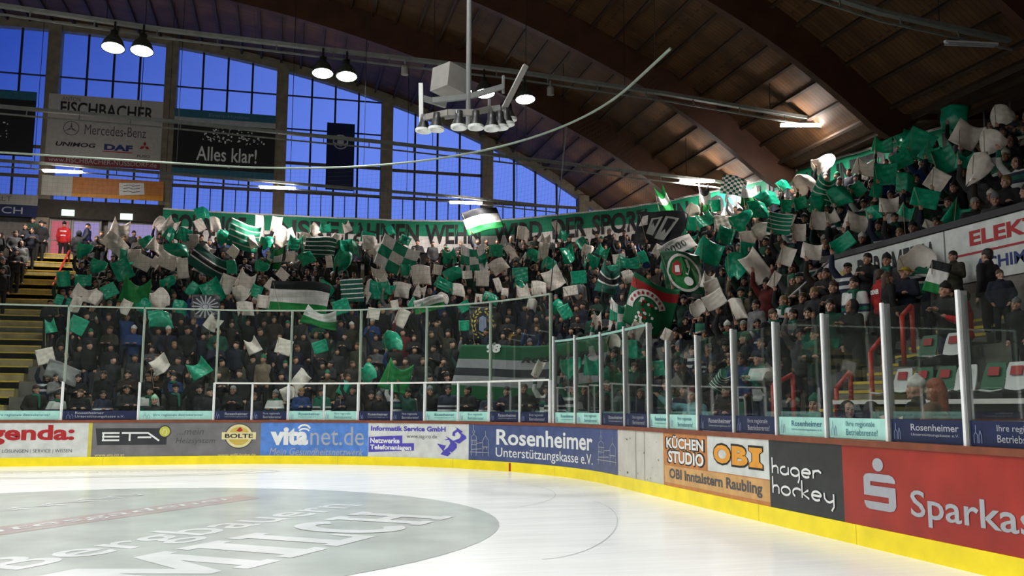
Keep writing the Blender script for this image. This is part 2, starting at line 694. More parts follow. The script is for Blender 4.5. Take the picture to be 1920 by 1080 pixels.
# ---- measured positions (metres)
SEAMS = [
    -2.367,
    3.707,
    7.159,
    21.48,
    10.764,
    19.282,
]
GOAL_S = 9.087
BOARDS = [
    ('agenda', -9.5, -2.754, 'panel_white', 'white advertising board with bold dark red lettering at the stairs end'),
    ('yl', -2.754, -2.664, 'yellow_stripe', 'narrow yellow divider strip between white and grey advertising boards'),
    ('eta', -2.664, 1.582, 'panel_grey', 'grey advertising board with angular white letters and a round beer badge'),
    ('vita', 1.582, 4.566, 'panel_blue', 'sky blue advertising board with white lettering and two arcs'),
    ('isg', 4.566, 7.663, 'panel_white', 'white advertising board with purple writing and purple ribbon emblem'),
    ('ros', 7.663, 13.833, 'panel_navy', 'wide navy advertising board with white lettering and church towers'),
    ('bare', 13.833, 16.04, 'dirty_white', 'bare scuffed off-white board section with puck marks'),
    ('obi', 16.04, 19.584, 'panel_orange', 'orange and white advertising board with big slab letters'),
    ('hager', 19.584, 21.252, 'panel_black', 'black advertising board with thin rounded white pen lettering'),
    ('spk', 21.252, 28.0, 'panel_red', 'long red advertising board with pale S emblem and lettering'),
]
BTEXT = [
    ('agenda', 'lettering', 'agenda:', -5.402, -3.086, 0.543, 1.043, 'ink_red', 0.035, 0.0),
    ('agenda', 'lettering', 'IT LÖSUNGEN | SERVICE | WISSEN', -4.889, -3.124, 0.321, 0.449, 'ink_darkgrey', 0.0, 0.0),
    ('eta', 'lettering', '...mein', -0.578, 0.097, 0.781, 0.942, 'ink_darkgrey', 0.0, 0.2),
    ('eta', 'lettering', 'Heizsystem', -0.604, 0.397, 0.513, 0.696, 'ink_darkgrey', 0.0, 0.2),
    ('eta', 'lettering', 'www.eta.co.at', -2.574, -1.861, 0.228, 0.296, 'ink_cream', 0.0, 0.0),
    ('eta', 'lettering', 'www.willi-bolte.de', 0.479, 1.469, 0.211, 0.282, 'ink_cream', 0.0, 0.0),
    ('vita', 'lettering', 'vita', 1.839, 2.87, 0.5, 0.976, 'ink_white', 0.05, 0.0),
    ('vita', 'lettering', 'net.de', 2.929, 4.442, 0.503, 0.997, 'ink_grey', 0.0, 0.0),
    ('vita', 'lettering', 'Mein Gesundheitsnetzwerk', 1.825, 4.426, 0.236, 0.426, 'ink_grey', 0.0, 0.25),
    ('isg', 'lettering', 'Informatik Service GmbH', 4.644, 6.92, 0.896, 1.027, 'ink_purple', 0.04, 0.0),
    ('isg', 'lettering', 'www.isg-ro.de', 5.709, 6.649, 0.691, 0.82, 'ink_darkgrey', 0.0, 0.0),
    ('isg', 'lettering', 'Netzwerke', 4.628, 5.499, 0.576, 0.715, 'ink_white', 0.03, 0.0),
    ('isg', 'lettering', 'Telefonanlagen', 4.628, 5.855, 0.372, 0.538, 'ink_white', 0.03, 0.0),
    ('ros', 'lettering', 'Rosenheimer', 8.6, 12.453, 0.619, 0.992, 'ink_white', 0.02, 0.0),
    ('ros', 'lettering', 'Unterstützungskasse e.V.', 8.581, 12.453, 0.265, 0.553, 'ink_white', 0.005, 0.0),
    ('obi', 'lettering', 'KÜCHEN', 16.142, 17.657, 0.832, 1.083, 'ink_black', 0.045, 0.0),
    ('obi', 'lettering', 'STUDIO', 16.209, 17.657, 0.594, 0.832, 'ink_black', 0.045, 0.0),
    ('obi', 'lettering_top', 'KÜCHEN', 16.198, 17.61, 0.853, 1.061, 'ink_white', 0.03, 0.0),
    ('obi', 'lettering_top', 'STUDIO', 16.265, 17.61, 0.616, 0.811, 'ink_white', 0.03, 0.0),
    ('obi', 'lettering', 'OBI Inntalstern Raubling', 16.287, 19.384, 0.309, 0.521, 'ink_darkgrey', 0.03, 0.0),
    ('spk', 'lettering', 'Sparkasse', 22.434, 24.551, 0.341, 0.692, 'ink_grey', 0.012, 0.0),
]
BX = {
    'eta_plate': (-2.587, -0.831, 0.525, 0.954),
    'eta_letters': (-2.419, -1.018, 0.629, 0.85),
    'eta_badge': (-1.024, -0.751, 0.728, 1.007),
    'bolte': (0.562, 1.455, 0.401, 1.081),
    'vita_arc': (2.576, 2.929, 0.892, 0.991),
    'isg_box1': (4.582, 5.58, 0.534, 0.756),
    'isg_box2': (4.582, 5.937, 0.358, 0.565),
    'isg_logo': (6.649, 7.61, 0.284, 1.03),
    'towers_a': (7.716, 8.361, 0.328, 1.083),
    'towers_b': (12.698, 13.774, 0.382, 1.056),
    'bare': (13.833, 16.04, 0.223, 1.082),
    'obi_top': (16.085, 17.703, 0.573, 1.1),
    'obi_white': (17.74, 19.584, 0.574, 1.114),
    'obi_low': (16.085, 19.584, 0.277, 0.56),
    'obi_letters': (17.957, 19.413, 0.709, 0.979),
    'hager': (19.667, 20.823, 0.671, 0.77),
    'hockey': (19.667, 21.069, 0.413, 0.518),
    'spk_s': (21.65, 22.201, 0.424, 0.812),
    'spk_dot': (21.824, 22.011, 0.84, 0.983),
}
STRIP_KINDS = [
    ('navy', 'R'),
    ('teal', 'L'),
    ('teal', 'L'),
    ('navy', 'R'),
    ('teal', 'L'),
    ('navy', 'A'),
    ('navy', 'B'),
    ('teal', 'A'),
    ('teal', 'B'),
    ('navy', 'A'),
    ('navy', 'B'),
    ('teal', 'A'),
    ('teal', 'B'),
    ('navy', 'A'),
    ('navy', 'B'),
    ('teal', 'A'),
    ('teal', 'B'),
    ('navy', 'A'),
    ('navy', 'B'),
    ('teal', 'A'),
    ('teal', 'B'),
    ('navy', 'A'),
    ('navy', 'B'),
    ('teal', 'A'),
    ('teal', 'B'),
    ('navy', 'A'),
    ('navy', 'B'),
    ('teal', 'A'),
]
# ------------------------------------------------------------------ rink geometry: end boards at y = 26, corner radius 8.456 m, side boards at x = 6.343
XS, YE, RC = 6.343, 26.007, 8.456
AX, AY = XS - RC, YE - RC
LARC = RC * PI / 2


def bpt(s, off=0.0):
    """point on the board line, arclength s (0 = start of the corner), off metres outwards"""
    if s < 0:
        return (AX + s, YE + off)
    if s < LARC:
        a = s / RC
        return (AX + (RC + off) * math.sin(a), AY + (RC + off) * math.cos(a))
    return (XS + off, AY - (s - LARC))


def srange(s0, s1, step=0.25):
    k = max(1, int(math.ceil((s1 - s0) / step)))
    return [s0 + (s1 - s0) * i / k for i in range(k + 1)]


def slab(b, s0, s1, z0, z1, o0, o1, mi=0, step=0.25):
    """curved slab following the boards between offsets o0 (ice side) and o1"""
    S = srange(s0, s1, step)
    vs_ = []
    for s in S:
        p, q = bpt(s, o0), bpt(s, o1)
        vs_ += [(*p, z0), (*p, z1), (*q, z1), (*q, z0)]
    k = len(S)
    fs = []
    for i in range(k - 1):
        for j in range(4):
            fs.append((4 * i + j, 4 * i + (j + 1) % 4, 4 * i + 4 + (j + 1) % 4, 4 * i + 4 + j))
    fs += [(0, 3, 2, 1), (4 * k - 4, 4 * k - 3, 4 * k - 2, 4 * k - 1)]
    return b.add(vs_, fs, mi)


def on_board(off=-0.006):
    return lambda s, z: (*bpt(s, off), z)


S_LO, S_HI = -9.5, 28.0

# ---- ice
b = MB()
b.box((-40, -26, -0.3), (AX + 40, YE + 20, 0.0))
ice = b.build('floor_ice', 'ice', origin=(0, 0, -0.3))
tag(ice, 'pale scratched ice surface of the rink', 'ice', kind='structure')


def on_ice(h, ox, oy, ang):
    c, s = math.cos(ang), math.sin(ang)
    return lambda x, y: (ox + c * x - s * y, oy + s * x + c * y, h)


ad = thing('ice_advert', 'big grey-green circular advert painted into the ice with white and red lettering', 'ice marking', (-2.5, 13.2, 0))
b = MB()
ellipse_on(b, -2.5, 13.2, 5.45, 5.45, lambda x, y: (x, y, 0.003), n=72)
b.build('painted_disc', 'ice_grey', ad)
A54 = math.radians(54)
SLAB = {'M': [(0, 0), (.34, 0), (.34, .12), (.25, .12), (.25, .62), (.45, .1), (.55, .1), (.75, .62), (.75, .12), (.66, .12), (.66, 0), (1, 0), (1, .12), (.93, .12), (.93, .88), (1, .88), (1, 1), (.72, 1), (.5, .42), (.28, 1), (0, 1), (0, .88), (.07, .88), (.07, .12), (0, .12)],
        'I': [(0, 0), (1, 0), (1, .13), (.78, .13), (.78, .87), (1, .87), (1, 1), (0, 1), (0, .87), (.22, .87), (.22, .13), (0, .13)],
        'L': [(0, 0), (1, 0), (1, .38), (.86, .38), (.80, .15), (.48, .15), (.48, .87), (.64, .87), (.64, 1), (0, 1), (0, .87), (.14, .87), (.14, .13), (0, .13)],
        'H': [(0, 0), (.42, 0), (.42, .12), (.33, .12), (.33, .43), (.67, .43), (.67, .12), (.58, .12), (.58, 0), (1, 0), (1, .12), (.91, .12), (.91, .88), (1, .88), (1, 1), (.58, 1), (.58, .88), (.67, .88), (.67, .57), (.33, .57), (.33, .88), (.42, .88), (.42, 1), (0, 1), (0, .88), (.09, .88), (.09, .12), (0, .12)]}
b = MB()
f_ = on_ice(0.006, 2.40, 12.95, A54)
for ch, x0, x1 in (('M', -5.6, -4.0), ('I', -3.85, -3.15), ('L', -3.0, -2.15), ('H', -1.05, 0.0)):
    poly_on(b, [(x0 + (x1 - x0) * u, 1.5 * v) for u, v in SLAB[ch]], f_)
stroke_on(b, arc_pts(-1.55, 0.75, 0.40, 0.62, 48, 312, 22), 0.27, f_)
b.build('lettering', 'ice_letter', ad)
lettering('lettering', 'Bergbauern', on_ice(0.006, 1.28, 14.72, A54), -6.2, 0.0, -0.25, 0.80, 'ice_letter', ad, bold=0.01)
b = MB()
f_ = on_ice(0.005, -0.30, 16.35, A54)
poly_on(b, [(-7.4, 0.02), (-0.1, -0.06), (0.25, 0.62), (-7.2, 0.72)], f_)
b.build('stripe', 'ice_red', ad)
lettering('lettering', 'Berchtesgadener', on_ice(0.008, -0.30, 16.35, A54), -6.9, -0.2, 0.12, 0.56, 'ice_letter', ad, shear=0.3)
b = MB()
f_ = on_ice(0.006, -1.9, 17.4, A54)
for k in range(7):
    stroke_on(b, [(-4.6 + k * 0.62, 0.1), (-4.45 + k * 0.62, 0.55), (-4.2 + k * 0.62, 0.28), (-4.05 + k * 0.62, 0.5)], 0.07, f_, soft=True)
b.build('lettering', 'ice_letter', ad)

cr = thing('crease_advert', 'faint grey oval with pale writing on the ice near the end boards', 'ice marking', (-3.6, 23.2, 0))
b = MB()
ring_on(b, -4.6, 22.9, 4.6, 1.25, 0.10, lambda x, y: (x, y, 0.004), n=64)
ring_on(b, -4.6, 22.9, 4.0, 0.85, 0.05, lambda x, y: (x, y, 0.004), n=64)
b.build('painted_ring', 'ice_line', cr)
b = MB()
for k in range(22):
    x = -7.9 + k * 0.30
    stroke_on(b, [(x, 23.2), (x + 0.12, 23.5), (x + 0.2, 23.25)], 0.05, lambda x, y: (x, y, 0.005))
b.build('lettering', 'ice_line', cr)
for k, (pts, lab) in enumerate((([(3.6, 14.0), (4.4, 15.0), (4.9, 16.6), (4.7, 18.0), (3.9, 19.6)], 'long thin skate groove curving along the side boards'),
                                ([(2.6, 9.2), (3.6, 10.2), (4.6, 12.4), (5.0, 14.6)], 'thin skate groove on the white ice near the red board'))):
    b = MB()
    stroke_on(b, pts, 0.016, lambda x, y: (x, y, 0.003), soft=True)
    o = b.build('skate_groove', 'ice_line')
    tag(o, lab, 'ice marking')

# ---- boards
b = MB()
slab(b, S_LO, S_HI, 0.0, 1.095, 0.026, 0.14)
tag(b.build('rink_boards', 'core_grey'), 'curved dasher wall round the end of the rink', 'boards', kind='structure')
b = MB()
slab(b, S_LO, S_HI, 0.0, 0.222, -0.016, 0.02)
ks = b.build('kick_plate', 'yellow_kick')
tag(ks, 'bright yellow kick plate along the foot of the boards', 'kick plate')
for s in SEAMS:
    b = MB()
    slab(b, s, s + 0.008, 0.0, 0.222, -0.0175, -0.015)
    b.build('seam', 'stair_edge', ks)
gm = MB()
slab(gm, GOAL_S - 0.035, GOAL_S + 0.035, 0.01, 0.205, -0.020, -0.015)
gm.build('goal_line_mark', 'ink_red', ks)['label'] = 'dark red goal line mark'
b = MB()
slab(b, S_LO, S_HI, 1.10, 1.168, -0.014, 0.16)
tag(b.build('cap_rail', 'cap_brown'), 'rusty brown cap rail on top of the boards', 'rail')

PANELS = {}
for key, s0, s1, m, lab in BOARDS:
    b = MB()
    slab(b, s0, s1, 0.222, 1.10, 0.0, 0.02)
    o = b.build('advertising_board', m)
    tag(o, lab, 'advertising board', 'advertising boards round the rink')
    PANELS[key] = o
ob = on_board()
ob2 = on_board(-0.009)
for key, nm, txt, s0, s1, z0, z1, m, bold, shear in BTEXT:
    lettering(nm, txt, ob2 if nm == 'lettering_top' else ob, s0, s1, z0, z1, m, PANELS[key], bold, shear)

# grey energy board: dark plate, white angular letters, lime badge, round beer badge
P = PANELS['eta']
s0, s1, z0, z1 = BX['eta_plate']
b = MB()
poly_on(b, [(s0 + 0.06, z0), (s1, z0), (s1, z1), (s0, z1)], on_board(-0.003))
b.build('dark_plate', 'panel_dark', P)
s0, s1, z0, z1 = BX['eta_letters']
w_, h_ = s1 - s0, z1 - z0
b = MB()
t_ = 0.16 * h_ / 0.8
for y in (0.08, 0.5, 0.92):
    stroke_on(b, [(s0, z0 + h_ * y), (s0 + w_ * 0.30, z0 + h_ * y)], t_, ob)
stroke_on(b, [(s0 + 0.03, z0), (s0 + 0.03, z1)], t_ * 0.9, ob)
stroke_on(b, [(s0 + w_ * 0.34, z0 + h_ * 0.92), (s0 + w_ * 0.80, z0 + h_ * 0.92), (s1, z0)], t_, ob)
stroke_on(b, [(s0 + w_ * 0.48, z0), (s0 + w_ * 0.48, z0 + h_ * 0.9)], t_, ob)
stroke_on(b, [(s0 + w_ * 0.62, z0 + h_ * 0.4), (s0 + w_ * 0.86, z0 + h_ * 0.4)], t_, ob)
b.build('lettering', 'ink_white', P)
s0, s1, z0, z1 = BX['eta_badge']
cx, cz = (s0 + s1) / 2, (z0 + z1) / 2
b = MB()
ellipse_on(b, cx, cz, (s1 - s0) / 2, (z1 - z0) / 2, on_board(-0.010))
ring_on(b, cx, cz, (s1 - s0) / 2 + 0.02, (z1 - z0) / 2 + 0.02, 0.025, on_board(-0.011), 1)
bd = b.build('round_badge', ['ink_lime', 'panel_dark'], P)
b = MB()
stroke_on(b, [(cx - 0.05, cz - 0.06), (cx - 0.03, cz + 0.06)], 0.022, on_board(-0.013))
stroke_on(b, [(cx - 0.03, cz + 0.05), (cx + 0.03, cz + 0.06), (cx + 0.045, cz), (cx + 0.03, cz - 0.1)], 0.022, on_board(-0.013))
b.build('lettering', 'ink_cream', bd)
s0, s1, z0, z1 = BX['bolte']
cx, cz, rx, rz = (s0 + s1) / 2, (z0 + z1) / 2, (s1 - s0) / 2, (z1 - z0) / 2
b = MB()
ellipse_on(b, cx, cz, rx * 0.84, rz, on_board(-0.004))
ring_on(b, cx, cz, rx * 0.84, rz, 0.03, on_board(-0.006), 1)
ellipse_on(b, cx, cz, rx * 0.62, rz * 0.72, on_board(-0.006), 2)
poly_on(b, [(s0, cz - 0.09), (s1, cz - 0.09), (s1, cz + 0.10), (s0, cz + 0.10)], on_board(-0.008), 0)
poly_on(b, [(cx - 0.08, cz + 0.14), (cx + 0.02, cz + 0.24), (cx + 0.10, cz + 0.15), (cx + 0.02, cz + 0.11)], on_board(-0.008), 3)
bd = b.build('round_emblem', ['ink_cream', 'ink_darkgrey', 'ink_gold', 'ink_red'], P)
lettering('lettering', 'BOLTE', on_board(-0.011), s0 + 0.08, s1 - 0.08, cz - 0.055, cz + 0.06, 'ink_black', bd, bold=0.03)

# sky-blue board: two white arcs over the a
P = PANELS['vita']
s0, s1, z0, z1 = BX['vita_arc']
b = MB()
cx, rr = (s0 + s1) / 2, (s1 - s0) / 2
stroke_on(b, arc_pts(cx, z0 - 0.02, rr, rr * 0.95, 25, 155), 0.05, ob)
stroke_on(b, arc_pts(cx, z0 - 0.06, rr * 0.85, rr * 0.6, 25, 155), 0.045, ob)
b.build('arc_emblem', 'ink_white', P)

# white computer-service board: two purple slanted plates and a purple ribbon emblem
P = PANELS['isg']
for k in ('isg_box1', 'isg_box2'):
    s0, s1, z0, z1 = BX[k]
    b = MB()
    poly_on(b, [(s0, z0 - 0.02), (s1, z0 + 0.045), (s1, z1 + 0.03), (s0, z1 - 0.02)], on_board(-0.004))
    b.build('purple_plate', 'ink_purple', P)
s0, s1, z0, z1 = BX['isg_logo']
g = lambda u, v: (s0 + (s1 - s0) * u, z0 + (z1 - z0) * v)
b = MB()
poly_on(b, [g(0.0, 0.42), g(0.20, 0.30), g(0.30, 0.36), g(0.33, 0.44), g(0.20, 0.17), g(0.12, 0.06), g(0.36, 0.0), g(0.46, 0.10), g(0.40, 0.17), g(0.5, 0.14), g(0.66, 0.30), g(0.66, 0.42), g(0.55, 0.52),
            g(0.40, 0.62), g(0.28, 0.68), g(0.36, 0.60), g(0.22, 0.54), g(0.40, 0.55), g(0.44, 0.44), g(0.36, 0.30), g(0.24, 0.20)], ob)
poly_on(b, [g(0.52, 0.52), g(0.74, 0.44), g(0.98, 0.62), g(0.96, 0.70), g(0.80, 0.80), g(0.86, 0.84), g(0.60, 1.0), g(0.66, 0.92), g(0.52, 0.82), g(0.50, 0.70), g(0.60, 0.68), g(0.60, 0.78), g(0.68, 0.84), g(0.80, 0.72), g(0.76, 0.62)], ob)
b.build('ribbon_emblem', 'ink_purple', P)

# navy board: church towers drawn in thin pale lines, twice
P = PANELS['ros']
for k in ('towers_a', 'towers_b'):
    s0, s1, z0, z1 = BX[k]
    g = lambda u, v: (s0 + (s1 - s0) * u, z0 + (z1 - z0) * v)
    b = MB()
    for pts in ([(0.18, 1.0), (0.18, 0.85), (0.12, 0.78), (0.20, 0.70), (0.06, 0.62), (0.06, 0.0)], [(0.18, 0.85), (0.24, 0.78), (0.17, 0.70), (0.32, 0.62), (0.32, 0.0)],
                [(0.80, 0.82), (0.80, 0.66), (0.66, 0.52), (0.66, 0.0)], [(0.80, 0.66), (0.95, 0.52), (0.95, 0.0)], [(0.05, 0.5), (0.35, 0.5)], [(0.05, 0.36), (0.35, 0.36)],
                [(0.32, 0.40), (0.66, 0.44)], [(0.0, 0.12), (1.0, 0.12)], [(0.64, 0.30), (0.97, 0.30)], [(0.72, 0.22), (0.72, 0.30)], [(0.86, 0.22), (0.86, 0.30)],
                [(0.14, 0.4), (0.14, 0.48)], [(0.25, 0.4), (0.25, 0.48)], [(0.1, 0.2), (0.6, 0.24)]):
        stroke_on(b, [g(*p) for p in pts], 0.016, ob)
    b.build('tower_drawing', 'ink_grey', P)

# bare board: panel joints and black puck marks
P = PANELS['bare']
s0, s1, z0, z1 = BX['bare']
b = MB()
for s in (s0 + (s1 - s0) * 0.43, s0 + (s1 - s0) * 0.62):
    b = MB()
    stroke_on(b, [(s, 0.23), (s, 1.09)], 0.012, ob)
    b.build('joint', 'ink_darkgrey', P)
b = MB()
rr = random.Random(5)
for k in range(20):
    s, z = s0 + 0.1 + rr.random() * (s1 - s0 - 0.2), 0.25 + rr.random() ** 1.6 * 0.75
    w_ = 0.006 + rr.random() * 0.016
    ellipse_on(b, s, z, w_ * (0.4 + rr.random()), w_, ob, n=8)
b.build('puck_marks', 'ink_darkgrey', P)['kind'] = 'stuff'

# orange and white board
P = PANELS['obi']
for k, nm, m in (('obi_top', 'orange_field', 'panel_orange'), ('obi_white', 'white_field', 'panel_white'), ('obi_low', 'amber_field', 'panel_orange_light')):
    s0, s1, z0, z1 = BX[k]
    b = MB()
    slab(b, s0, s1, z0, z1, -0.003, 0.004)
    b.build(nm, m, P)
s0, s1, z0, z1 = BX['obi_letters']
w_, h_ = s1 - s0, z1 - z0
for mi, (grow, m, off) in enumerate(((0.03, 'ink_black', -0.006), (0.0, 'ink_orange', -0.009))):
    fo = on_board(off)
    b = MB()
    for ch, u0, u1 in (('O', 0.0, 0.37), ('B', 0.40, 0.72)):
        vv, ff, _ = text_geo(ch, 0.05, 0)
        b.add([fo(s0 + w_ * u0 - grow + (w_ * (u1 - u0) + 2 * grow) * q[0], z0 - grow + (h_ + 2 * grow) * q[1]) for q in vv], ff)
    x = s0 + w_ * 0.75
    poly_on(b, [(x - grow, z0 - grow), (x + w_ * 0.25 + grow, z0 - grow), (x + w_ * 0.25 + grow, z0 + h_ * 0.17), (x + w_ * 0.19 + grow, z0 + h_ * 0.30), (x + w_ * 0.19 + grow, z0 + h_ * 0.70), (x + w_ * 0.25 + grow, z0 + h_ * 0.83),
                (x + w_ * 0.25 + grow, z1 + grow), (x - grow, z1 + grow), (x - grow, z0 + h_ * 0.83), (x + w_ * 0.06 - grow, z0 + h_ * 0.70), (x + w_ * 0.06 - grow, z0 + h_ * 0.30), (x - grow, z0 + h_ * 0.17)], fo)
    b.build('lettering', m, P)

# black board: thin rounded white pen letters
P = PANELS['hager']


def pen(word, key):
    s0, s1, z0, z1 = BX[key]          # z0 = baseline, z1 = x-height
    xh = z1 - z0
    G = {'h': ([[(0, 2.05), (0, 0)], [(0, 0.55), (0.12, 0.9), (0.45, 1.0), (0.62, 0.75), (0.62, 0)]], 0.62),
         'a': ([arc_pts(0.42, 0.5, 0.42, 0.5, 75, 345, 16), [(0.84, 1.0), (0.84, 0.0)]], 0.84),
         'g': ([arc_pts(0.42, 0.5, 0.42, 0.5, 0, 360, 18), [(0.84, 0.6), (0.84, -0.35), (0.70, -0.85)]], 0.84),
         'e': ([[(0.06, 0.52), (0.84, 0.52)], arc_pts(0.44, 0.5, 0.42, 0.5, 0, 315, 16)], 0.86),
         'r': ([[(0, 1.0), (0, 0)], [(0, 0.55), (0.15, 0.9), (0.5, 1.0), (0.75, 0.75)]], 0.75),
         'o': ([arc_pts(0.44, 0.5, 0.44, 0.5, 0, 360, 18)], 0.88),
         'c': ([arc_pts(0.44, 0.5, 0.44, 0.5, 45, 240, 14)], 0.62),
         'k': ([[(0, 2.05), (0, 0)], [(0.6, 1.0), (0.05, 0.5), (0.65, 0)]], 0.62),
         'y': ([[(0, 1.0), (0.03, 0.4), (0.2, 0.1), (0.45, 0.02), (0.75, 0.25)], [(0.80, 1.0), (0.80, -0.4), (0.6, -0.9)]], 0.82)}
    tot = sum(G[c][1] for c in word) + 0.26 * (len(word) - 1)
    k = (s1 - s0) / tot
    x = 0
    bb = MB()
    for c in word:
        for st in G[c][0]:
            stroke_on(bb, [(s0 + (x + p[0]) * k, z0 + p[1] * xh) for p in st], 0.028, ob)
        x += G[c][1] + 0.26
    bb.build('lettering', 'ink_white', P)


pen('hager', 'hager')
pen('hockey', 'hockey')

# red bank board: white S emblem with a dot above
P = PANELS['spk']
s0, s1, z0, z1 = BX['spk_s']
g = lambda u, v: (s0 + (s1 - s0) * u, z0 + (z1 - z0) * v)
b = MB()
poly_on(b, [g(0.10, 0.66), g(1.0, 0.66), g(1.0, 0.16), g(0.93, 0.04), g(0.80, 0.0), g(0.16, 0.0), g(0.06, 0.04), g(0.0, 0.16), g(0.0, 0.22), g(0.78, 0.22), g(0.78, 0.38), g(0.0, 0.38), g(0.0, 0.88), g(0.07, 0.97), g(0.2, 1.0),
            g(0.82, 1.0), g(0.93, 0.96), g(1.0, 0.86), g(1.0, 0.78), g(0.22, 0.78), g(0.22, 0.66)], ob)
c_ = BX['spk_dot']
ellipse_on(b, (c_[0] + c_[1]) / 2, (c_[2] + c_[3]) / 2, (c_[1] - c_[0]) / 2, (c_[3] - c_[2]) / 2, ob)
b.build('s_emblem', 'ink_grey', P)

# ---- glass screen: posts, panes, sponsor strips, rails
def board_word(s):
    for key, a, c, m, lab in BOARDS:
        if a <= s < c:
            return {'agenda': 'the red lettered board', 'eta': 'the grey board', 'vita': 'the sky blue board', 'isg': 'the purple lettered board',
                    'ros': 'the wide navy board', 'bare': 'the bare scuffed board', 'obi': 'the orange board', 'hager': 'the black board', 'spk': 'the red board', 'yl': 'the grey board'}[key]
    return 'the red lettered board' if s < 0 else 'the red board'


ORD = ['first', 'second', 'third', 'fourth', 'fifth', 'sixth', 'seventh', 'eighth', 'ninth', 'tenth', 'eleventh', 'twelfth', 'thirteenth', 'fourteenth', 'fifteenth', 'sixteenth', 'seventeenth', 'eighteenth']
_cnt = {}


def nth(what, s):
    w_ = board_word(s)
    _cnt[(what, w_)] = _cnt.get((what, w_), 0) + 1
    return ORD[_cnt[(what, w_)] - 1], w_


TALL = [-9.2, -7.3, -5.36, -3.45, -1.58, 0.31, 2.27, 4.22, 6.20, 8.28, 10.48]
MIDS = [1.30, 3.25, 5.20, 7.25, 9.34]
LOW = [(10.66, 3.14), (11.55, 3.11), (12.77, 3.09), (14.10, 3.09), (15.30, 3.06), (16.15, 2.68), (17.32, 2.68), (18.53, 2.68), (19.73, 2.68), (20.89, 2.68), (22.06, 2.68), (23.24, 2.68), (24.42, 2.68), (25.6, 2.68)]
GO = 0.075                                                     # glass stands this far behind the board face


def yaw_at(s):
    p, q = bpt(s - 0.01), bpt(s + 0.01)
    return math.atan2(q[1] - p[1], q[0] - p[0])


def post(s, z0, z1, w, d, m, m2, lab, group, off=GO):
    p = bpt(s, off)
    t = thing('glass_post', lab, 'post', (*p, z0), group)
    M_ = Matrix.Translation((*p, 0)) @ Matrix.Rotation(yaw_at(s), 4, 'Z')
    b = MB()
    b.box((-w / 2, -d / 2, z0), (w * 0.10, -d / 2 + 0.03, z1), M=M_)
    b.build('face_profile', m, t)
    b = MB()
    b.box((-w * 0.45, -d / 2 + 0.03, z0), (w * 0.22, d / 2 - 0.01, z1 - 0.006), M=M_)
    b.build('rubber_gasket', 'black_metal' if d > 0.08 else m2, t)
    b = MB()
    b.box((w * 0.22, -d / 2 + 0.012, z0), (w * 0.58, d / 2, z1 - 0.012), M=M_)
    b.build('rear_profile', m2, t)
    return t


for s in TALL:
    o_, w_ = nth('lower post', s)
    post(s, 1.168, 2.16, 0.055, 0.07, 'alu_post', 'alu_post', f'{o_} short white lower post above {w_} from the stairs', 'lower posts of the tall screen')
    o_, w_ = nth('upper post', s)
    post(s + 0.03, 2.16, 4.16, 0.05, 0.06, 'frame_green', 'frame_green', f'{o_} slim grey-green upper post above {w_} from the stairs', 'upper posts of the tall screen')
for s in MIDS:
    o_, w_ = nth('middle bar', s)
    post(s, 1.168, 2.14, 0.045, 0.05, 'alu_post', 'alu_post', f'{o_} narrow white bar between the low panes above {w_}', 'narrow bars of the low panes')
for s, z in LOW:
    o_, w_ = nth('corner post', s)
    post(s, 1.168, z, 0.062, 0.085, 'alu_post', 'alu_dark', f'{o_} white aluminium glass post above {w_} from the stairs', 'posts of the corner screen')
b = MB()
slab(b, 0.31, 10.48, 2.13, 2.175, GO - 0.03, GO + 0.03)
tag(b.build('cross_rail', 'white_paint'), 'white cross rail between low and tall panes behind the end boards', 'rail')
b = MB()
slab(b, TALL[0], 10.48, 4.12, 4.16, GO - 0.03, GO + 0.03)
tag(b.build('top_rail', 'frame_green'), 'slim grey-green top rail along the tall glass screen', 'rail')
for a, c in zip(LOW[:4], LOW[1:5]):
    b = MB()
    slab(b, a[0] + 0.05, c[0] - 0.04, 3.0, 3.045, GO - 0.025, GO + 0.025)
    o_, w_ = nth('teal rail', (a[0] + c[0]) / 2)
    tag(b.build('pane_rail', 'teal_rail'), f'{o_} pale teal rail edging a corner pane above {w_}', 'rail', 'teal edges of the corner panes')


def pane(s0, s1, z0, z1, lab, group):
    b = MB()
    slab(b, s0 + 0.03, s1 - 0.03, z0, z1, GO - 0.006, GO + 0.006, step=0.6)
    return tag(b.build('rink_glass', 'rink_glass'), lab, 'glass pane', group)


for a, c in zip(TALL, TALL[1:]):
    o_, w_ = nth('tall pane', (a + c) / 2)
    pane(a, c, 2.18, 4.12, f'{o_} tall clear pane high above {w_} from the stairs', 'tall clear panes of the end screen')
lows = sorted(TALL + MIDS)
for a, c in zip(lows, lows[1:]):
    o_, w_ = nth('low pane', (a + c) / 2)
    pane(a, c, 1.41, 2.13, f'{o_} low clear pane above the strip over {w_} from the stairs', 'low clear panes of the end screen')
for (a, z), (c, z2) in zip(LOW, LOW[1:]):
    o_, w_ = nth('corner pane', (a + c) / 2)
    pane(a, c, 1.41, min(z, z2) - 0.06, f'{o_} clear corner pane between white posts above {w_} from the stairs', 'clear panes of the corner screen')

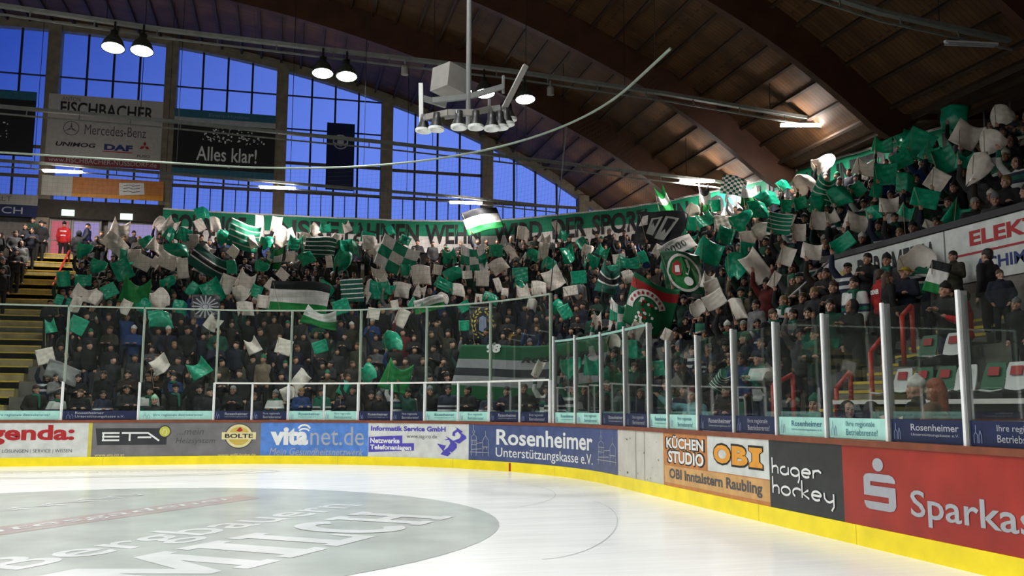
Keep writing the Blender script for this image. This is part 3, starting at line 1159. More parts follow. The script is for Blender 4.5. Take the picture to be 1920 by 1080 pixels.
strips = list(zip(lows, lows[1:])) + [(10.52, 10.52)] + [(a[0], c[0]) for a, c in zip(LOW, LOW[1:])]
strips = [q for q in strips if q[1] - q[0] > 0.2]
SK = STRIP_KINDS
for i, (a, c) in enumerate(strips):
    colr, words_ = SK[i % len(SK)] if i < len(SK) else ('navy', 'B')
    o_, w_ = nth('strip', (a + c) / 2)
    b = MB()
    slab(b, a + 0.035, c - 0.035, 1.175, 1.41, GO - 0.012, GO - 0.002)
    o = tag(b.build('sponsor_strip', 'strip_' + colr), f"{o_} {'pale teal' if colr == 'teal' else 'dark navy'} sponsor strip above {w_} from the stairs end", 'sponsor strip', 'sponsor strips under the glass')
    fn = on_board(GO - 0.016)
    ink = 'ink_teal_dark' if colr == 'teal' else 'ink_grey'
    L = c - a
    if words_ == 'L':
        lettering('lettering', 'Ihre regionale Betriebsrente!', fn, a + 0.2 * L, c - 0.14 * L, 1.255, 1.335, ink, o, shear=0.15)
    elif words_ == 'R':
        lettering('lettering', 'Rosenheimer', fn, a + 0.18 * L, a + 0.55 * L, 1.325, 1.385, ink, o, bold=0.01)
        lettering('lettering', 'Unterstützungskasse e.V.', fn, a + 0.18 * L, a + 0.82 * L, 1.215, 1.295, ink, o)
    elif words_ == 'A':
        lettering('lettering', 'Rosenheimer', fn, a + 0.30 * L, c - 0.10 * L, 1.295, 1.365, ink, o, bold=0.012)
        lettering('lettering', 'Unterstützungskasse e.V.', fn, a + 0.30 * L, c - 0.10 * L, 1.235, 1.27, ink, o)
    else:
        lettering('lettering', 'Ihre regionale', fn, a + 0.32 * L, c - 0.22 * L, 1.30, 1.375, ink, o)
        lettering('lettering', 'Betriebsrente!', fn, a + 0.32 * L, c - 0.18 * L, 1.215, 1.285, ink, o)
    b = MB()
    g = lambda u, v: (a + (0.06 + 0.10 * u) * L, 1.20 + 0.17 * v)
    for pts in ([(0.3, 1), (0.3, 0.6), (0.1, 0.45), (0.1, 0)], [(0.3, 0.6), (0.5, 0.45), (0.5, 0)], [(0.8, 0.7), (0.65, 0.4), (0.65, 0)], [(0.8, 0.7), (0.95, 0.4), (0.95, 0)]):
        stroke_on(b, [g(*p) for p in pts], 0.008, fn)
    b.build('tower_drawing', 'ink_steel', o)

# ---- measured positions (metres)
BACK_PTS = [
    (4.5, 42.55),
    (6.291, 42.112),
    (8.676, 41.495),
    (10.301, 40.586),
    (11.812, 39.216),
    (13.022, 38.247),
    (14.017, 37.28),
    (15.256, 35.355),
    (16.093, 33.34),
    (16.794, 31.371),
    (17.354, 28.896),
    (17.75, 26.518),
    (18.154, 24.291),
    (18.544, 22.315),
]
# ------------------------------------------------------------------ hall shell: arched timber roof, glazed gable at y = 43.5
YG = 43.5
XC = -11.0


def arch(x):
    """underside line of the roof at the gable"""
    u = abs(x - XC)
    q = min(u, 28.4)
    return 18.3958 - 0.00838 * q * q - 2.2431e-6 * q ** 4 - 0.018 * max(0.0, q - 23) ** 2 + 0.10 * max(0.0, u - 28.4)


X0, X1 = -46.0, 24.0
XR = [X0 + (X1 - X0) * i / 140 for i in range(141)]
b = MB()
for (ya, yb) in ((-26.0, YG + 0.3),):
    vs_ = []
    for x in XR:
        z = arch(x) + 0.45
        vs_ += [(x, ya, z), (x, yb, z), (x, yb, z + 0.12), (x, ya, z + 0.12)]
    k = len(XR)
    fs = [(4 * i + j, 4 * i + (j + 1) % 4, 4 * i + 4 + (j + 1) % 4, 4 * i + 4 + j) for i in range(k - 1) for j in range(4)]
    b.add(vs_, fs)
tag(b.build('ceiling', 'roof_planks', origin=(0, 0, 10)), 'arched timber board roof', 'ceiling', kind='structure')
for i, y in enumerate((35.3, 29.0, 22.7, 16.4, 10.1, 3.8, -2.5, -8.8, -15.1, -21.4)):
    b = MB()
    vs_ = []
    for x in XR:
        z = arch(x)
        u = min(1.0, max(0.0, (abs(x - XC) - 27.7) / 1.3))
        lo = z - 0.75 + 1.0 * u * u * (3 - 2 * u)              # the beam tapers towards the eaves
        vs_ += [(x, y - 0.13, lo), (x, y + 0.13, lo), (x, y + 0.13, z + 0.45), (x, y - 0.13, z + 0.45)]
    k = len(XR)
    b.add(vs_, [(4 * i_ + j, 4 * i_ + (j + 1) % 4, 4 * i_ + 4 + (j + 1) % 4, 4 * i_ + 4 + j) for i_ in range(k - 1) for j in range(4)])
    tag(b.build('ceiling_beam', 'beam_wood'), f'{ORD[i]} deep arched timber beam from the window wall', 'beam', kind='structure')
x = -40.0
i = 0
while x < 23:
    sl = (arch(x + 0.05) - arch(x - 0.05)) / 0.1
    b = MB()
    z = arch(x) + 0.45
    b.bar((x, -26, z - 0.08), (x, YG, z - 0.08), 0.09, 0.18, up=(-sl, 0, 1))
    tag(b.build('ceiling_purlin', 'purlin_wood'), f'timber purlin under the roof boards, line {i + 1}', 'purlin', group='roof purlins', kind='structure')
    x += 0.92 * math.cos(math.atan(sl))
    i += 1

# closing walls
b = MB()
b.box((-46, YG + 0.25, 0), (24, YG + 0.5, 9.95))
tag(b.build('wall_gable', 'wall_plaster'), 'wall below the big windows', 'wall', kind='structure')
b = MB()
b.box((-46.3, -26, 0), (-46, YG + 0.5, 14))
tag(b.build('wall_west', 'wall_dark'), 'far dark side wall', 'wall', kind='structure')
b = MB()
b.box((21.6, -26, 0), (21.9, YG + 0.5, 12.5))
tag(b.build('wall_east', 'wall_dark'), 'dark wall behind the side stand', 'wall', kind='structure')
b = MB()
b.box((-46, -26.3, 0), (24, -26, 19))
tag(b.build('wall_south', 'wall_dark'), 'dark wall behind the photographer', 'wall', kind='structure')

COLS = [-45.5, -40.5, -35.5, -30.5, -25.5, -20.5, -15.5, -10.5, -5.5, -0.5, 4.5, 9.5, 14.5, 19.5]
for i, x in enumerate(COLS):
    b = MB()
    b.box((x - 0.27, YG - 0.25, 8.0), (x + 0.27, YG + 0.3, arch(x) + 0.3))
    tag(b.build('wall_column', 'column_wood'), f'grey-brown timber column of the window wall, number {i + 1}', 'column', kind='structure')
b = MB()
vs_ = []
for x in XR:
    z = arch(x)
    vs_ += [(x, YG - 0.12, z + 0.0), (x, YG + 0.25, z + 0.0), (x, YG + 0.25, z + 0.5), (x, YG - 0.12, z + 0.5)]
k = len(XR)
b.add(vs_, [(4 * i_ + j, 4 * i_ + (j + 1) % 4, 4 * i_ + 4 + (j + 1) % 4, 4 * i_ + 4 + j) for i_ in range(k - 1) for j in range(4)])
tag(b.build('trim_gable', 'column_wood'), 'arched edge board over the big windows', 'trim', kind='structure')
b = MB()
b.box((-46, YG - 0.3, 9.75), (-5.5, YG + 0.25, 10.55))
b.box((-5.5, YG - 0.2, 9.80), (21.5, YG + 0.25, 10.02))
tag(b.build('trim_sill', 'wall_dark'), 'dark beam under the big windows', 'trim', kind='structure')

nwin = 0
for xa, xb in zip(COLS, COLS[1:]):
    nwin += 1
    a, c = xa + 0.27, xb - 0.27
    zb = 10.02 if xa > -6 else 10.55
    xs = [a + (c - a) * i / 8 for i in range(9)]
    w = thing(f'window_{nwin}', 'tall dusk-blue window bay between timber columns', 'window', ((a + c) / 2, YG, zb))
    w['kind'] = 'structure'
    b = MB()
    vs_ = [(x, YG + 0.02, zb) for x in xs] + [(x, YG + 0.02, max(zb + 0.02, arch(x) + 0.1)) for x in xs]
    b.add(vs_, [(i, i + 1, 10 + i, 9 + i) for i in range(8)])
    b.build('pane', 'window_glass', w)
    b = MB()
    for i in (1, 2, 3):
        x = a + (c - a) * i / 4
        if arch(x) > zb + 0.3:
            b.box((x - 0.045, YG - 0.03, zb), (x + 0.045, YG + 0.05, arch(x) + 0.1))
    lev = [16.25, 14.62, 12.94, 11.55] if xb < 9 else ([12.9, 11.55] if xb < 14 else [11.55])
    if xa < -6:
        lev = [16.25, 14.62, 12.94, 11.6]
    for z in lev:
        th = 0.05 if z in (16.25, 14.62) else 0.10
        inside = [x for x in xs if arch(x) > z]
        if len(inside) > 1:
            b.box((inside[0], YG - 0.05, z - th / 2), (inside[-1], YG + 0.06, z + th / 2))
    for i in range(1, 8, 2):                                  # lower row: twice as many uprights
        x = a + (c - a) * i / 8
        b.box((x - 0.02, YG - 0.02, zb), (x + 0.02, YG + 0.05, min(11.55, arch(x))))
    b.build('frame', 'mullion', w)
    b = MB()
    for z in lev:
        if z <= 12.94:
            inside = [x for x in xs if arch(x) > z]
            if len(inside) > 1:
                b.box((inside[0], YG - 0.10, z - 0.07), (inside[-1], YG - 0.05, z + 0.07))
    if b.v:
        b.build('transom', 'transom_wood', w)

# lit entrance doors on the landing
for i, (xa, xb, red) in enumerate(((-10.15, -9.45, True), (-9.25, -8.2, False), (-7.75, -5.8, False))):
    d = thing(f'door_{i + 1}', 'lit glazed entrance door at the top of the yellow stairs', 'door', ((xa + xb) / 2, YG - 0.02, 7.72))
    d['kind'] = 'structure'
    b = MB()
    b.box((xa, YG - 0.02, 7.85), (xb, YG, 9.65))
    b.build('glass', 'lobby_red' if red else 'lobby_glow', d)
    b = MB()
    for q in (xa - 0.09, xb):
        b.box((q, YG - 0.08, 7.72), (q + 0.09, YG + 0.24, 9.75))
    b.box((xa, YG - 0.08, 9.65), (xb, YG + 0.24, 9.75))
    b.box((xa, YG - 0.05, 8.75), (xb, YG - 0.01, 8.80))
    b.build('frame', 'box_grey', d)
for i, (x, z, lab) in enumerate(((-9.46, 9.98, 'glowing pale green exit sign above the red steward'), (-7.05, 9.93, 'glowing pale green exit sign over the doors behind the white flags'))):
    e = thing('exit_sign', lab, 'exit sign', (x, YG - 0.32, z - 0.14), 'exit signs over the doors')
    b = MB()
    b.box((x - 0.25, YG - 0.36, z - 0.13), (x + 0.25, YG - 0.31, z + 0.13))
    b.build('lit_panel', 'exit_glow', e)
    b = MB()
    b.box((x - 0.27, YG - 0.31, z - 0.15), (x + 0.27, YG - 0.24, z + 0.15))
    b.build('housing', 'alu_dark', e)

# ------------------------------------------------------------------ stand: terraced bowl between the boards and the back rail
NR = 16
BKP = BACK_PTS


def polyline(pts, n):
    P = np.array(pts, float)
    d = np.r_[0, np.cumsum(np.hypot(*np.diff(P, axis=0).T))]
    t = np.linspace(0, d[-1], n)
    return np.c_[np.interp(t, d, P[:, 0]), np.interp(t, d, P[:, 1])]


_F, _B = [], []
for x in np.arange(-26, -8, 1.0):
    _F.append((x, 27.4))
    _B.append((x, 42.55))
for i in range(8):
    t = i / 8
    _F.append((-8 + (AX + 8) * t, 27.4))
    _B.append((-8 + (4.5 + 8) * t, 42.55))
bc = polyline(BKP, 17)
for i in range(17):
    a = PI / 2 * i / 16
    _F.append((AX + (RC + 1.4) * math.sin(a), AY + (RC + 1.4) * math.cos(a)))
    _B.append(tuple(bc[i]))
for i in range(1, 12):
    t = i / 11
    _F.append((XS + 1.4, AY - 22 * t))
    _B.append((bc[-1][0] + 0.9 * t, bc[-1][1] - 27.5 * t))
_F, _B = np.array(_F), np.array(_B)
NS = len(_F)


def bowl_xy(u, v):
    i = min(max(int(u), 0), NS - 2)
    t = u - i
    f = _F[i] * (1 - t) + _F[i + 1] * t
    k = _B[i] * (1 - t) + _B[i + 1] * t
    return f + (k - f) * v


def row_z(i):
    return 0.30 + 7.4 * i / (NR - 1)


b = MB()
for i in range(NR):
    z = row_z(i)
    vs_ = []
    for u in range(NS):
        p, q = bowl_xy(u, i / NR), bowl_xy(u, (i + 1) / NR + (0.05 if i == NR - 1 else 0))
        vs_ += [(*p, max(z - 0.6, 0.0)), (*p, z), (*q, z)]
    b.add(vs_, [(3 * j + c, 3 * j + c + 1, 3 * j + 4 + c, 3 * j + 3 + c) for j in range(NS - 1) for c in (0, 1)])
tag(b.build('floor_terraces', 'concrete', origin=(0, 0, 0)), 'concrete standing terraces of the stand', 'terraces', kind='structure')
b = MB()
b.box((-26, 42.3, 7.5), (6, YG + 0.25, 7.71))
tag(b.build('floor_landing', 'concrete'), 'landing at the top of the stand', 'landing', kind='structure')

# yellow aisle stairs down the end stand
b, e_ = MB(), MB()
NSTEP = 32
for i in range(NSTEP):
    y0, y1 = 27.4 + 15.15 * i / NSTEP, 27.4 + 15.15 * (i + 1) / NSTEP + 0.02
    z = row_z(i // 2) + 0.02 + (i % 2) * 0.2467
    b.box((-10.4, y0, max(0, z - 0.7)), (-7.9, y1, z))
    e_.box((-10.4, y0 - 0.01, z - 0.04), (-7.9, y0 + 0.06, z + 0.004))
st = b.build('floor_stairs', 'stair_yellow')
tag(st, 'ochre aisle stairs climbing the end stand', 'stairs', kind='structure')
e_.build('step_edge', 'stair_edge', st)

# ---- measured positions (metres)
BANNER = [
    (-5.473, 42.761, 10.3),
    (-3.344, 42.91, 10.3),
    (-1.0, 42.904, 10.3),
    (1.407, 42.898, 10.3),
    (3.867, 42.766, 10.3),
    (6.362, 42.506, 10.3),
    (8.819, 41.869, 10.3),
    (10.535, 40.91, 10.3),
    (12.073, 39.519, 10.3),
    (13.287, 38.547, 10.3),
    (14.333, 37.525, 10.3),
    (15.61, 35.542, 10.25),
    (16.466, 33.484, 10.2),
    (17.179, 31.48, 10.12),
    (17.746, 28.973, 10.05),
    (18.144, 26.587, 9.97),
    (18.547, 24.365, 9.9),
    (18.936, 22.392, 9.85),
]
BANNER_WORDS = [
    ('SOLANGE', 0.318, 3.588),
    ('UNSRE', 4.103, 7.772),
    ('FAHNEN', 8.043, 11.506),
    ('WEHN', 11.782, 14.447),
    ('WIRD', 15.05, 17.522),
    ('DER', 18.047, 19.731),
    ('SPORT', 19.99, 22.829),
    ('IN', 24.168, 25.06),
    ('ROSENHEIM', 25.595, 30.951),
    ('NIE', 31.323, 32.067),
    ('UNTERGEHN', 32.412, 37.268),
]
TRACKS = [
    (25.8, [(-36, 12.2), (-7.628, 11.831), (-3.615, 11.591), (0.713, 11.459), (6.39, 11.323), (11.399, 11.047), (15.869, 10.687), (20.055, 10.442)], 'lamp track crossing the hall with bell lamps below it'),
    (32.2, [(-36, 11.6), (-9.294, 11.003), (-7.836, 10.975), (-4.238, 10.925), (0.043, 10.791), (3.238, 10.71), (6.767, 10.556), (13.057, 10.227), (16.182, 10.081), (17.3, 9.98)], 'lamp track crossing before the window wall at mid height'),
    (39.4, [(-36, 11.2), (-9.77, 10.947), (-0.52, 10.738), (7.636, 10.549), (11.8, 10.34)], 'lamp track with three tube lamps close to the window wall'),
    (17.9, [(-36, 12.0), (0, 11.8), (8, 11.4), (11.549, 10.882), (13.363, 10.533), (15.556, 10.324), (17.0, 10.2)], 'unlit lamp track high in the dark roof corner'),
]
TUBES = [
    (-8.897, 39.3, 10.868, 0.03, True, 'glowing white tube lamp above the yellow stairs'),
    (-0.519, 39.3, 10.704, 0.03, True, 'glowing white tube lamp below the black wall sign'),
    (7.617, 39.3, 10.514, 0.037500000000000006, True, 'glowing white tube lamp over the waving tricolour flag'),
    (15.367, 32.1, 10.231, 0.09, True, 'glowing white tube lamp half hidden behind raised green flags'),
    (15.997, 25.7, 10.578, 0.11249999999999999, True, 'bright tube lamp lighting the brown roof bay over the side stand'),
    (15.731, 17.8, 10.154, 0.09, False, 'unlit tube lamp in the dark roof corner'),
    (17.163, 32.1, 10.052, 0.09, True, 'added unseen tube lamp that brightens the flags behind the finely chequered one'),  # extra tube out of sight, added to brighten the flags around it
    (14.4, 39.3, 9.75, -0.05, True, 'tube lamp hidden behind the banner end that lights the roof boards'),
]
TUBE_W = 260
BELLS = [
    (-4.762, 25.6, 11.136, 'bell floodlight over the grey brand sign, first of its pair'),
    (-4.032, 25.6, 11.118, 'bell floodlight over the grey brand sign, second of its pair'),
    (0.795, 25.6, 10.932, 'bell floodlight by the navy pennant, first of its pair'),
    (1.469, 25.6, 10.899, 'bell floodlight by the navy pennant, second of its pair'),
    (4.82, 25.6, 10.75, 'bell floodlight behind the grey box of the speaker rig'),
    (5.511, 25.6, 10.745, 'bell floodlight behind the cross arm of the speaker rig'),
    (6.754, 25.6, 10.67, 'bell floodlight beside the slanted arm of the speaker rig'),
]
BELL_W = 85
SPOTS = [
    (3.143, 25.7, 11.138, 'small grey spot can under the lamp track between bell lamps'),
    (7.565, 25.7, 10.907, 'small grey spot can under the lamp track beside the roof beam'),
]
RIG = (2.95, 15.041, 6.337)
# ------------------------------------------------------------------ banner along the back rail
BN = np.array(BANNER, float)                                      # x, y, z of the top edge
BN_d = np.r_[0, np.cumsum(np.hypot(np.diff(BN[:, 0]), np.diff(BN[:, 1])))]
BH = 1.55


def ban(s, h, off=0.0):
    x, y, z = (np.interp(s, BN_d, BN[:, k]) for k in range(3))
    x2, y2 = np.interp(s + 0.05, BN_d, BN[:, 0]), np.interp(s + 0.05, BN_d, BN[:, 1])
    x1, y1 = np.interp(s - 0.05, BN_d, BN[:, 0]), np.interp(s - 0.05, BN_d, BN[:, 1])
    dx, dy = x2 - x1, y2 - y1
    L = math.hypot(dx, dy) + 1e-9
    w = 0.05 * math.sin(s * 2.1) * (1 - h / BH) + 0.03 * math.sin(s * 5.3 + h * 3) - off
    return (x - dy / L * w, y + dx / L * w, z - BH + h)


Lb = BN_d[-1]
sb = thing('banner', 'long green and white fan banner with black lettering along the back of the stand', 'banner', tuple(ban(Lb * 0.4, 0)))
for nm, h0, h1, m in (('green_cloth', 0.80, BH - 0.04, 'banner_green'), ('white_cloth', 0.0, 0.80, 'banner_white'), ('hem', BH - 0.04, BH + 0.03, 'banner_white')):
    b = MB()
    b.grid(lambda u, v: ban(u * Lb, h0 + (h1 - h0) * v), 160, 6)
    b.build(nm, m, sb, smooth=True)
for txt, s0, s1 in BANNER_WORDS:
    lettering('lettering', txt, lambda s, h: ban(s, h, 0.02), s0, s1, 0.42, 1.36, 'ink_black', sb, bold=0.035)
b = MB()
b.tube([tuple(np.array(ban(Lb * i / 80, BH + 0.0)) + np.array((0, 0.04, 0))) for i in range(81)], 0.025, 6)
tag(b.build('back_rail', 'rail_grey'), 'thin pipe rail that carries the long fan banner', 'rail')

# ------------------------------------------------------------------ advert cloths on the window wall
YS = YG - 0.33


def wall_sign(name, label, x0, x1, z0, z1, m, y=YS, slant=0.0):
    t = thing(name, label, 'advertising sign', ((x0 + x1) / 2, y, z0))
    b = MB()
    b.box((x0, y, z0), (x1, y + 0.03, z1))
    b.build('cloth', m, t)
    return t, (lambda x, z, d=0.004: (x, y - d, z))


t, fn = wall_sign('wall_sign', 'pale grey wall sign with black, silver and red brand lettering beside the first window column', -10.55, -5.75, 12.15, 15.35, 'sign_grey')
lettering('lettering', 'ANTON', fn, -10.0, -9.25, 15.06, 15.26, 'ink_darkgrey', t)
lettering('lettering', 'FISCHBACHER', fn, -10.05, -6.15, 14.42, 15.04, 'ink_black', t, bold=0.02)
b = MB()
cx, cz = -9.55, 13.82
ring_on(b, cx, cz, 0.33, 0.33, 0.03, fn)
for a in (90, 210, 330):
    poly_on(b, [(cx + 0.31 * math.cos(math.radians(a)), cz + 0.31 * math.sin(math.radians(a))), (cx + 0.05 * math.cos(math.radians(a + 60)), cz + 0.05 * math.sin(math.radians(a + 60))), (cx + 0.05 * math.cos(math.radians(a - 60)), cz + 0.05 * math.sin(math.radians(a - 60)))], fn)
b.build('star_emblem', 'ink_darkgrey', t)
lettering('lettering', 'Mercedes-Benz', fn, -9.0, -6.42, 13.58, 14.04, 'ink_darkgrey', t)
lettering('lettering', 'UNIMOG', fn, -10.15, -8.5, 12.98, 13.18, 'ink_black', t, bold=0.03, shear=0.2)
lettering('lettering', 'DAF', fn, -8.15, -6.95, 12.92, 13.20, 'ink_navy', t, bold=0.05)
b = MB()
poly_on(b, [(-8.2, 12.84), (-6.95, 12.84), (-6.95, 12.88), (-8.2, 12.88)], fn)
cx, cz = -6.45, 13.2
for a in (90, 210, 330):
    c_, s_ = math.cos(math.radians(a)), math.sin(math.radians(a))
    poly_on(b, [(cx, cz), (cx + 0.12 * c_ - 0.07 * s_, cz + 0.12 * s_ + 0.07 * c_), (cx + 0.24 * c_, cz + 0.24 * s_), (cx + 0.12 * c_ + 0.07 * s_, cz + 0.12 * s_ - 0.07 * c_)], fn)
b.build('diamond_emblem', 'ink_red', t)
lettering('lettering', 'FUSO', fn, -6.75, -6.2, 12.68, 12.80, 'ink_darkgrey', t, bold=0.02)
b = MB()
poly_on(b, [(-10.55, 12.15), (-5.75, 12.15), (-5.75, 12.58), (-10.55, 12.58)], fn)
rs = b.build('red_band', 'sign_red', t)
lettering('lettering', 'www.FISCHBACHER-NUSSDORF.de', lambda x, z: fn(x, z, 0.008), -10.4, -5.9, 12.25, 12.47, 'ink_grey', rs)

t, fn = wall_sign('wall_sign', 'black wall sign with white serif greeting and a cloud of white dots', -5.25, -0.75, 12.0, 15.10, 'ink_black')
b = MB()
poly_on(b, [(-5.25, 14.72), (-0.75, 14.72), (-0.75, 15.10), (-5.25, 15.10)], fn)
b.build('teal_band', 'ink_teal_dark', t)
b = MB()
poly_on(b, [(-5.25, 12.0), (-0.75, 12.0), (-0.75, 12.32), (-5.25, 12.32)], fn)
b.build('teal_band', 'ink_teal_dark', t)
b = MB()
poly_on(b, [(-5.25, 14.46), (-0.75, 14.46), (-0.75, 14.72), (-5.25, 14.72)], fn)
wb_ = b.build('pale_band', 'ink_grey', t)
lettering('lettering', 'Event-Hotline', lambda x, z: fn(x, z, 0.008), -3.75, -1.95, 14.82, 14.98, 'ink_steel', t)
lettering('lettering', 'Alles klar!', fn, -4.22, -1.55, 12.72, 13.40, 'ink_white', t, bold=0.01)
lettering('lettering', 'Veranstaltungs - Service', fn, -4.22, -1.6, 12.42, 12.62, 'ink_grey', t)
b = MB()
rr = random.Random(3)
for k in range(90):
    a = math.radians(15 + 150 * rr.random())
    q = 0.35 + 0.95 * rr.random() ** 0.7
    ellipse_on(b, -2.65 + q * 1.15 * math.cos(a), 13.42 + q * 0.78 * math.sin(a), 0.02 + 0.03 * rr.random(), 0.02 + 0.03 * rr.random(), fn, n=8)
b.build('dot_cloud', 'ink_white', t)['kind'] = 'stuff'

t, fn = wall_sign('wall_sign', 'orange wall sign with a tilted white note under the pale grey sign', -10.6, -5.55, 10.72, 11.62, 'panel_orange')
b = MB()
poly_on(b, [(-10.6, 10.72), (-9.35, 10.72), (-9.35, 11.62), (-10.6, 11.62)], fn)
b.build('photo_field', 'dirty_white', t)
b = MB()
poly_on(b, [(-7.4, 10.88), (-6.35, 10.98), (-6.40, 11.52), (-7.44, 11.45)], fn)
nb = b.build('white_note', 'ink_white', t)
b = MB()
for z in (11.05, 11.2, 11.33):
    stroke_on(b, [(-7.25, z), (-7.0, z + 0.05), (-6.85, z), (-6.55, z + 0.05)], 0.03, lambda x, z_: fn(x, z_, 0.008))
b.build('handwriting', 'ink_darkgrey', nb)
b = MB()
poly_on(b, [(-9.35, 10.72), (-5.55, 10.72), (-5.55, 10.95), (-9.35, 10.85)], lambda x, z: fn(x, z, 0.003))
b.build('amber_band', 'ink_orange', t)

t, fn = wall_sign('wall_sign', 'navy pennant with a round white crest hanging in front of the windows', 1.62, 2.93, 11.7, 14.97, 'strip_navy')
b = MB()
ring_on(b, 2.27, 14.05, 0.36, 0.36, 0.06, fn)
ellipse_on(b, 2.27, 14.05, 0.16, 0.22, fn)
stroke_on(b, [(1.95, 14.0), (2.27, 13.86), (2.6, 14.0)], 0.07, fn)
b.build('crest', 'ink_grey', t)
t, fn = wall_sign('wall_sign', 'dark wall sign with a teal top band at the picture edge', -13.9, -11.05, 12.4, 15.35, 'ink_black')
b = MB()
poly_on(b, [(-13.9, 14.95), (-11.05, 14.95), (-11.05, 15.35), (-13.9, 15.35)], fn)
b.build('teal_band', 'ink_teal_dark', t)
b = MB()
for k in range(26):
    ellipse_on(b, -12.9 + 0.9 * rr.random(), 13.0 + 0.9 * rr.random(), 0.03, 0.03, fn, n=8)
b.build('dot_cloud', 'ink_white', t)['kind'] = 'stuff'
t, fn = wall_sign('wall_sign', 'white over blue wall sign with pale capital letters above the crowd by the stairs', -13.9, -10.7, 9.72, 10.68, 'strip_navy')
b = MB()
poly_on(b, [(-13.9, 10.22), (-10.7, 10.22), (-10.7, 10.68), (-13.9, 10.68)], fn)
wf = b.build('white_field', 'box_grey', t)
lettering('lettering', 'ALT', lambda x, z: fn(x, z, 0.008), -12.42, -11.75, 10.36, 10.60, 'ink_darkgrey', wf)
lettering('lettering', 'BUCH', fn, -12.9, -11.28, 9.82, 10.12, 'ink_grey', t)

# ------------------------------------------------------------------ lamp tracks, tube lamps and bell floodlights
for y, pts, lab in TRACKS:
    t = thing('lamp_track', lab, 'lamp track', (pts[0][0], y, pts[0][1]), 'lamp tracks across the hall')
    P3 = [(x, y, z) for x, z in pts]
    b = MB()
    for p, q in zip(P3, P3[1:]):
        b.bar((p[0], y, p[2] + 0.26), (q[0], y, q[2] + 0.26), 0.16, 0.10)
    b.build('channel', 'steel_grey', t)
    b = MB()
    for p, q in zip(P3, P3[1:]):
        b.bar((p[0], y - 0.06, p[2]), (q[0], y - 0.06, q[2]), 0.04, 0.05)
    b.build('lower_rail', 'steel_grey', t)
    for x in np.arange(max(pts[0][0], -17) + 0.5, pts[-1][0], 1.6):
        z = np.interp(x, [p[0] for p in pts], [p[1] for p in pts])
        b = MB()
        b.bar((x, y - 0.05, z), (x, y, z + 0.24), 0.03, 0.03)
        b.build('strut', 'steel_grey', t)
    for x in np.arange(pts[0][0] + 1, pts[-1][0], 5.0):
        z = np.interp(x, [p[0] for p in pts], [p[1] for p in pts])
        b = MB()
        b.tube([(x, y, z + 0.3), (x, y, arch(x) + 0.44)], 0.012, 5)
        b.build('hanger', 'black_metal', t)


def tube_lamp(x, y, z, lab, on=True, L=1.5, dz=0.0, watts=None):
    t = thing('tube_lamp', lab, 'lamp', (x, y, z), 'tube lamps over the stand')
    b = MB()
    a, c = (x - L / 2, y - 0.06, z - dz / 2), (x + L / 2, y - 0.06, z + dz / 2)
    b.bar((a[0], a[1], a[2] + 0.05), (c[0], c[1], c[2] + 0.05), 0.07, 0.06)
    b.build('housing', 'alu_post', t)
    for k in (-0.055, 0.055):
        b = MB()
        b.tube([(a[0] + 0.05, a[1] + k, a[2]), (c[0] - 0.05, c[1] + k, c[2])], 0.022, 8)
        b.build('tube', 'tube_glow' if on else 'ink_grey', t)
    if on:
        ld = bpy.data.lights.new('tube_light', 'AREA')
        ld.shape = 'RECTANGLE'
        ld.size = L
        ld.size_y = 0.12
        ld.energy = watts or TUBE_W
        ld.color = (1.0, 0.93, 0.88)
        lo = bpy.data.objects.new('tube_light', ld)
        COL.objects.link(lo)
        lo.parent = t
        lo.location = (0, -0.06, -0.04)
    return t


for x, y, z, dz, on, lab in TUBES:
    tube_lamp(x, y, z, lab, on, dz=dz, watts=TUBE_W * 2.4 if y == 32.1 else None)


def bell(x, y, z, lab, tilt=0.0, watts=None):
    """bell floodlight: shell, lit mouth, neck, hook; its own light points down out of the mouth"""
    t = thing('bell_lamp', lab, 'lamp', (x, y, z), 'bell floodlights over the ice')
    b = MB()
    TM = Matrix.Rotation(math.radians(-11), 4, 'X')
    b.lathe([(0.30, 0.0), (0.295, 0.03), (0.24, 0.20), (0.15, 0.33), (0.10, 0.38), (0.10, 0.5), (0.0, 0.5)], (x, y, z), 28, M=TM)
    b.lathe([(0.31, 0.0), (0.31, -0.02), (0.285, -0.02)], (x, y, z), 28, M=TM)
    b.build('shell', 'bell_shell', t, smooth=True)
    b = MB()
    b.lathe([(0.288, 0.0), (0.24, -0.02), (0.12, -0.035), (0.0, -0.04)], (x, y, z), 28, M=TM)
    b.build('lens', 'bell_glow', t, smooth=True)
    b = MB()
    b.tube([(x, y + 0.09, z + 0.48), (x, y + 0.12, z + 0.78)], 0.03, 8)
    b.build('neck', 'black_metal', t)
    ld = bpy.data.lights.new('bell_light', 'AREA')
    ld.shape = 'DISK'
    ld.size = 0.5
    ld.energy = BELL_W if watts is None else watts
    ld.color = (0.985, 1.0, 0.985)
    ld.spread = math.radians(146)
    lo = bpy.data.objects.new('bell_light', ld)
    COL.objects.link(lo)
    lo.parent = t
    lo.location = (0, 0, -0.06)
    return t


for x, y, z, lab in BELLS:
    bell(x, y, z, lab)
for y, z, nm in ((19.5, 11.9, 'second'), (13.2, 12.0, 'third'), (6.9, 12.0, 'fourth'), (0.6, 12.0, 'fifth'), (-5.7, 12.0, 'sixth')):
    for k, x in enumerate((-19.5, -12.4, -5.2, 0.9)):
        bell(x, y, z, watts=300, lab=f"bell floodlight over the ice, {ORD[k]} on the {nm} lamp row from the window wall")

